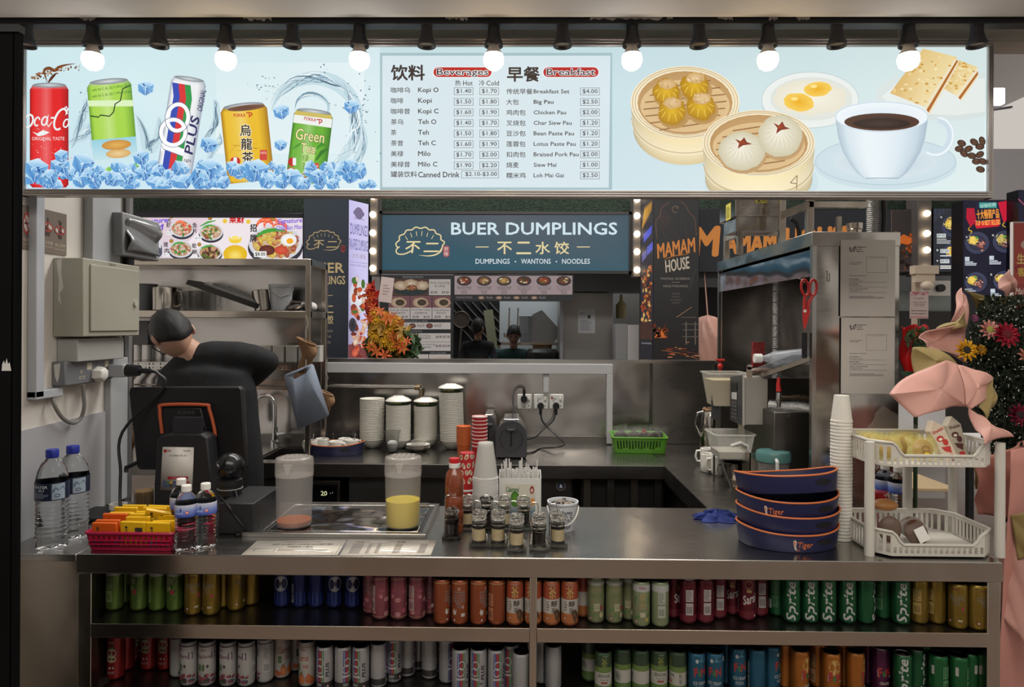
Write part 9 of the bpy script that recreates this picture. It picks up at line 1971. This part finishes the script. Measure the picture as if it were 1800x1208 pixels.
kind('hz','white and black sports drink can with striped rings',(206,206,206),1,plus(True),.3);kind('hp','white sports drink can with coloured stripes',(200,200,202),1,plus(False),.3);kind('se','dark green and white green tea can',(40,80,44),1,sencha,.2)
kind('fi','turquoise ice cream soda can',(30,108,146),1,fnice);kind('fo','orange soda can with orange slice',(214,118,30),1,fnor);kind('fg','purple grape soda can',(96,24,76),0,lambda A:fnor(A,True))
LM={}
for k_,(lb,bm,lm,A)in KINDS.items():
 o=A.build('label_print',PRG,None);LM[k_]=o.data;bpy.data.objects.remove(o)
UP=[('gt',185,1083,200),('gt',215,1083,60),('gt',245,1083,-40),('gt',277,1083,170),('gt',308,1083,-30),('oo',340,1090,20),('oo',371,1090,-10),('oo',392,1079,120),('oo',415,1081,60),('oo',441,1072,150),('pe',496,1074,8),('pe',527,1074,160),('pe',556,1074,130),('pe',588,1074,18),('pe',620,1074,14),('pe',641,1072,170),('pk',653,1087,10),('pk',669,1094,160),('pk',701,1094,110),('pk',733,1094,175),('pk',756,1089,5),('ly',777,1101,70),('ly',808,1102,0),('ly',841,1102,55),('ly',873,1102,165),('ho',905,1102,0),('ho',937,1102,-20),('ho',969,1102,5),('ho',1001,1102,0),('ho',1024,1095,90),('ja',1047,1096,0),('ja',1079,1096,15),('ja',1106,1096,-20),('jb',1127,1105,0),('jb',1160,1105,-150),('sa',1183,1093,40),('sa',1209,1096,108),('sa',1239,1095,112),('sa',1262,1086,110),('sa',1287,1081,-12),('sa',1313,1089,0),('sa',1335,1081,-110),('sp',1366,1080,160),('sp',1391,1092,-15),('sp',1423,1092,-12),('sp',1454,1092,-14),('sp',1489,1092,-10),('sp',1521,1092,60),('sp',1551,1090,150),('sp',1583,1093,-12),('oo',1615,1091,170),('oo',1646,1091,140),('oo',1683,1100,-40),('oo',1716,1107,15)]
LO=[('st',178,1206,0),('st',206,1196,-30),('st',235,1188,40),('st',262,1188,0),('st',292,1188,0),('be',314,1200,120),('be',332,1215,-30),('be',364,1215,0),('be',401,1215,-30),('be',433,1215,-60),('be',466,1208,-110),('ca',496,1203,30),('ca',520,1198,60),('ca',540,1214,-20),('hz',571,1222,0),('hz',603,1222,60),('hz',634,1222,0),('hz',665,1215,110),('hz',692,1205,20),('hz',716,1205,100),('hz',736,1190,80),('hz',755,1198,110),('hz',776,1195,0),('hp',786,1205,60),('hp',809,1224,30),('hp',841,1224,0),('hp',872,1224,30),('hp',897,1215,0),('hp',916,1232,110),('hp',952,1215,60),('hp',972,1216,130),('se',1037,1200,160),('se',1060,1226,0),('se',1094,1220,170),('se',1126,1222,120),('se',1158,1222,0),('se',1191,1224,-75),('fi',1224,1226,10),('fi',1256,1226,-15),('fi',1277,1212,90),('fi',1296,1216,0),('fi',1330,1218,125),('fi',1356,1212,45),('fo',1380,1212,60),('fo',1406,1220,35),('fo',1437,1205,160),('fo',1461,1224,0),('fo',1484,1204,120),('fo',1503,1222,60),('fg',1525,1212,40),('fg',1547,1214,0),('sp',1586,1226,-14),('sp',1609,1216,40),('sq',1622,1214,90),('sq',1649,1226,0),('sq',1685,1228,20),('sq',1718,1228,60)]
def place(rows,zsurf,shelf,ymax):
 cnt={}
 placed=[]
 for(k_,px,yb,rot)in sorted(rows,key=lambda r:(-r[2],r[1])):
  Y=max(2.012+CR,min(ymax,(CAMZ-zsurf)*1200/(yb-CY)+CR));
  for it in range(60):
   x=min(max(P(px,yb,Y).x,xl0+.0205+CR),xr0-.0205-CR);hit=[q for q in placed if(q[0]-x)**2+(q[1]-Y)**2<(2*CR)**2]
   if not hit:break
   Y+=.004
  placed.append((x,Y,k_,px,rot))
 placed.sort(key=lambda q:q[0]);tot={}
 for q in placed:tot[q[2]]=tot.get(q[2],0)+1
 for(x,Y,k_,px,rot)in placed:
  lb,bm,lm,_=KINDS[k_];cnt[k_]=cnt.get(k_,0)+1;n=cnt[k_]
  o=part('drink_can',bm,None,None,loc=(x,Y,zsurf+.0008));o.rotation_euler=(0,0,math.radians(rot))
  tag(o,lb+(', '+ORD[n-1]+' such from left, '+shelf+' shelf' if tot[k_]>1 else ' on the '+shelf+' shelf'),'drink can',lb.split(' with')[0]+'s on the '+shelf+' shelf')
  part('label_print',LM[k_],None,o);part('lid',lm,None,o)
place(UP,zs1+.001,'upper',2.44);place(LO,zs2+.001,'lower',2.44)
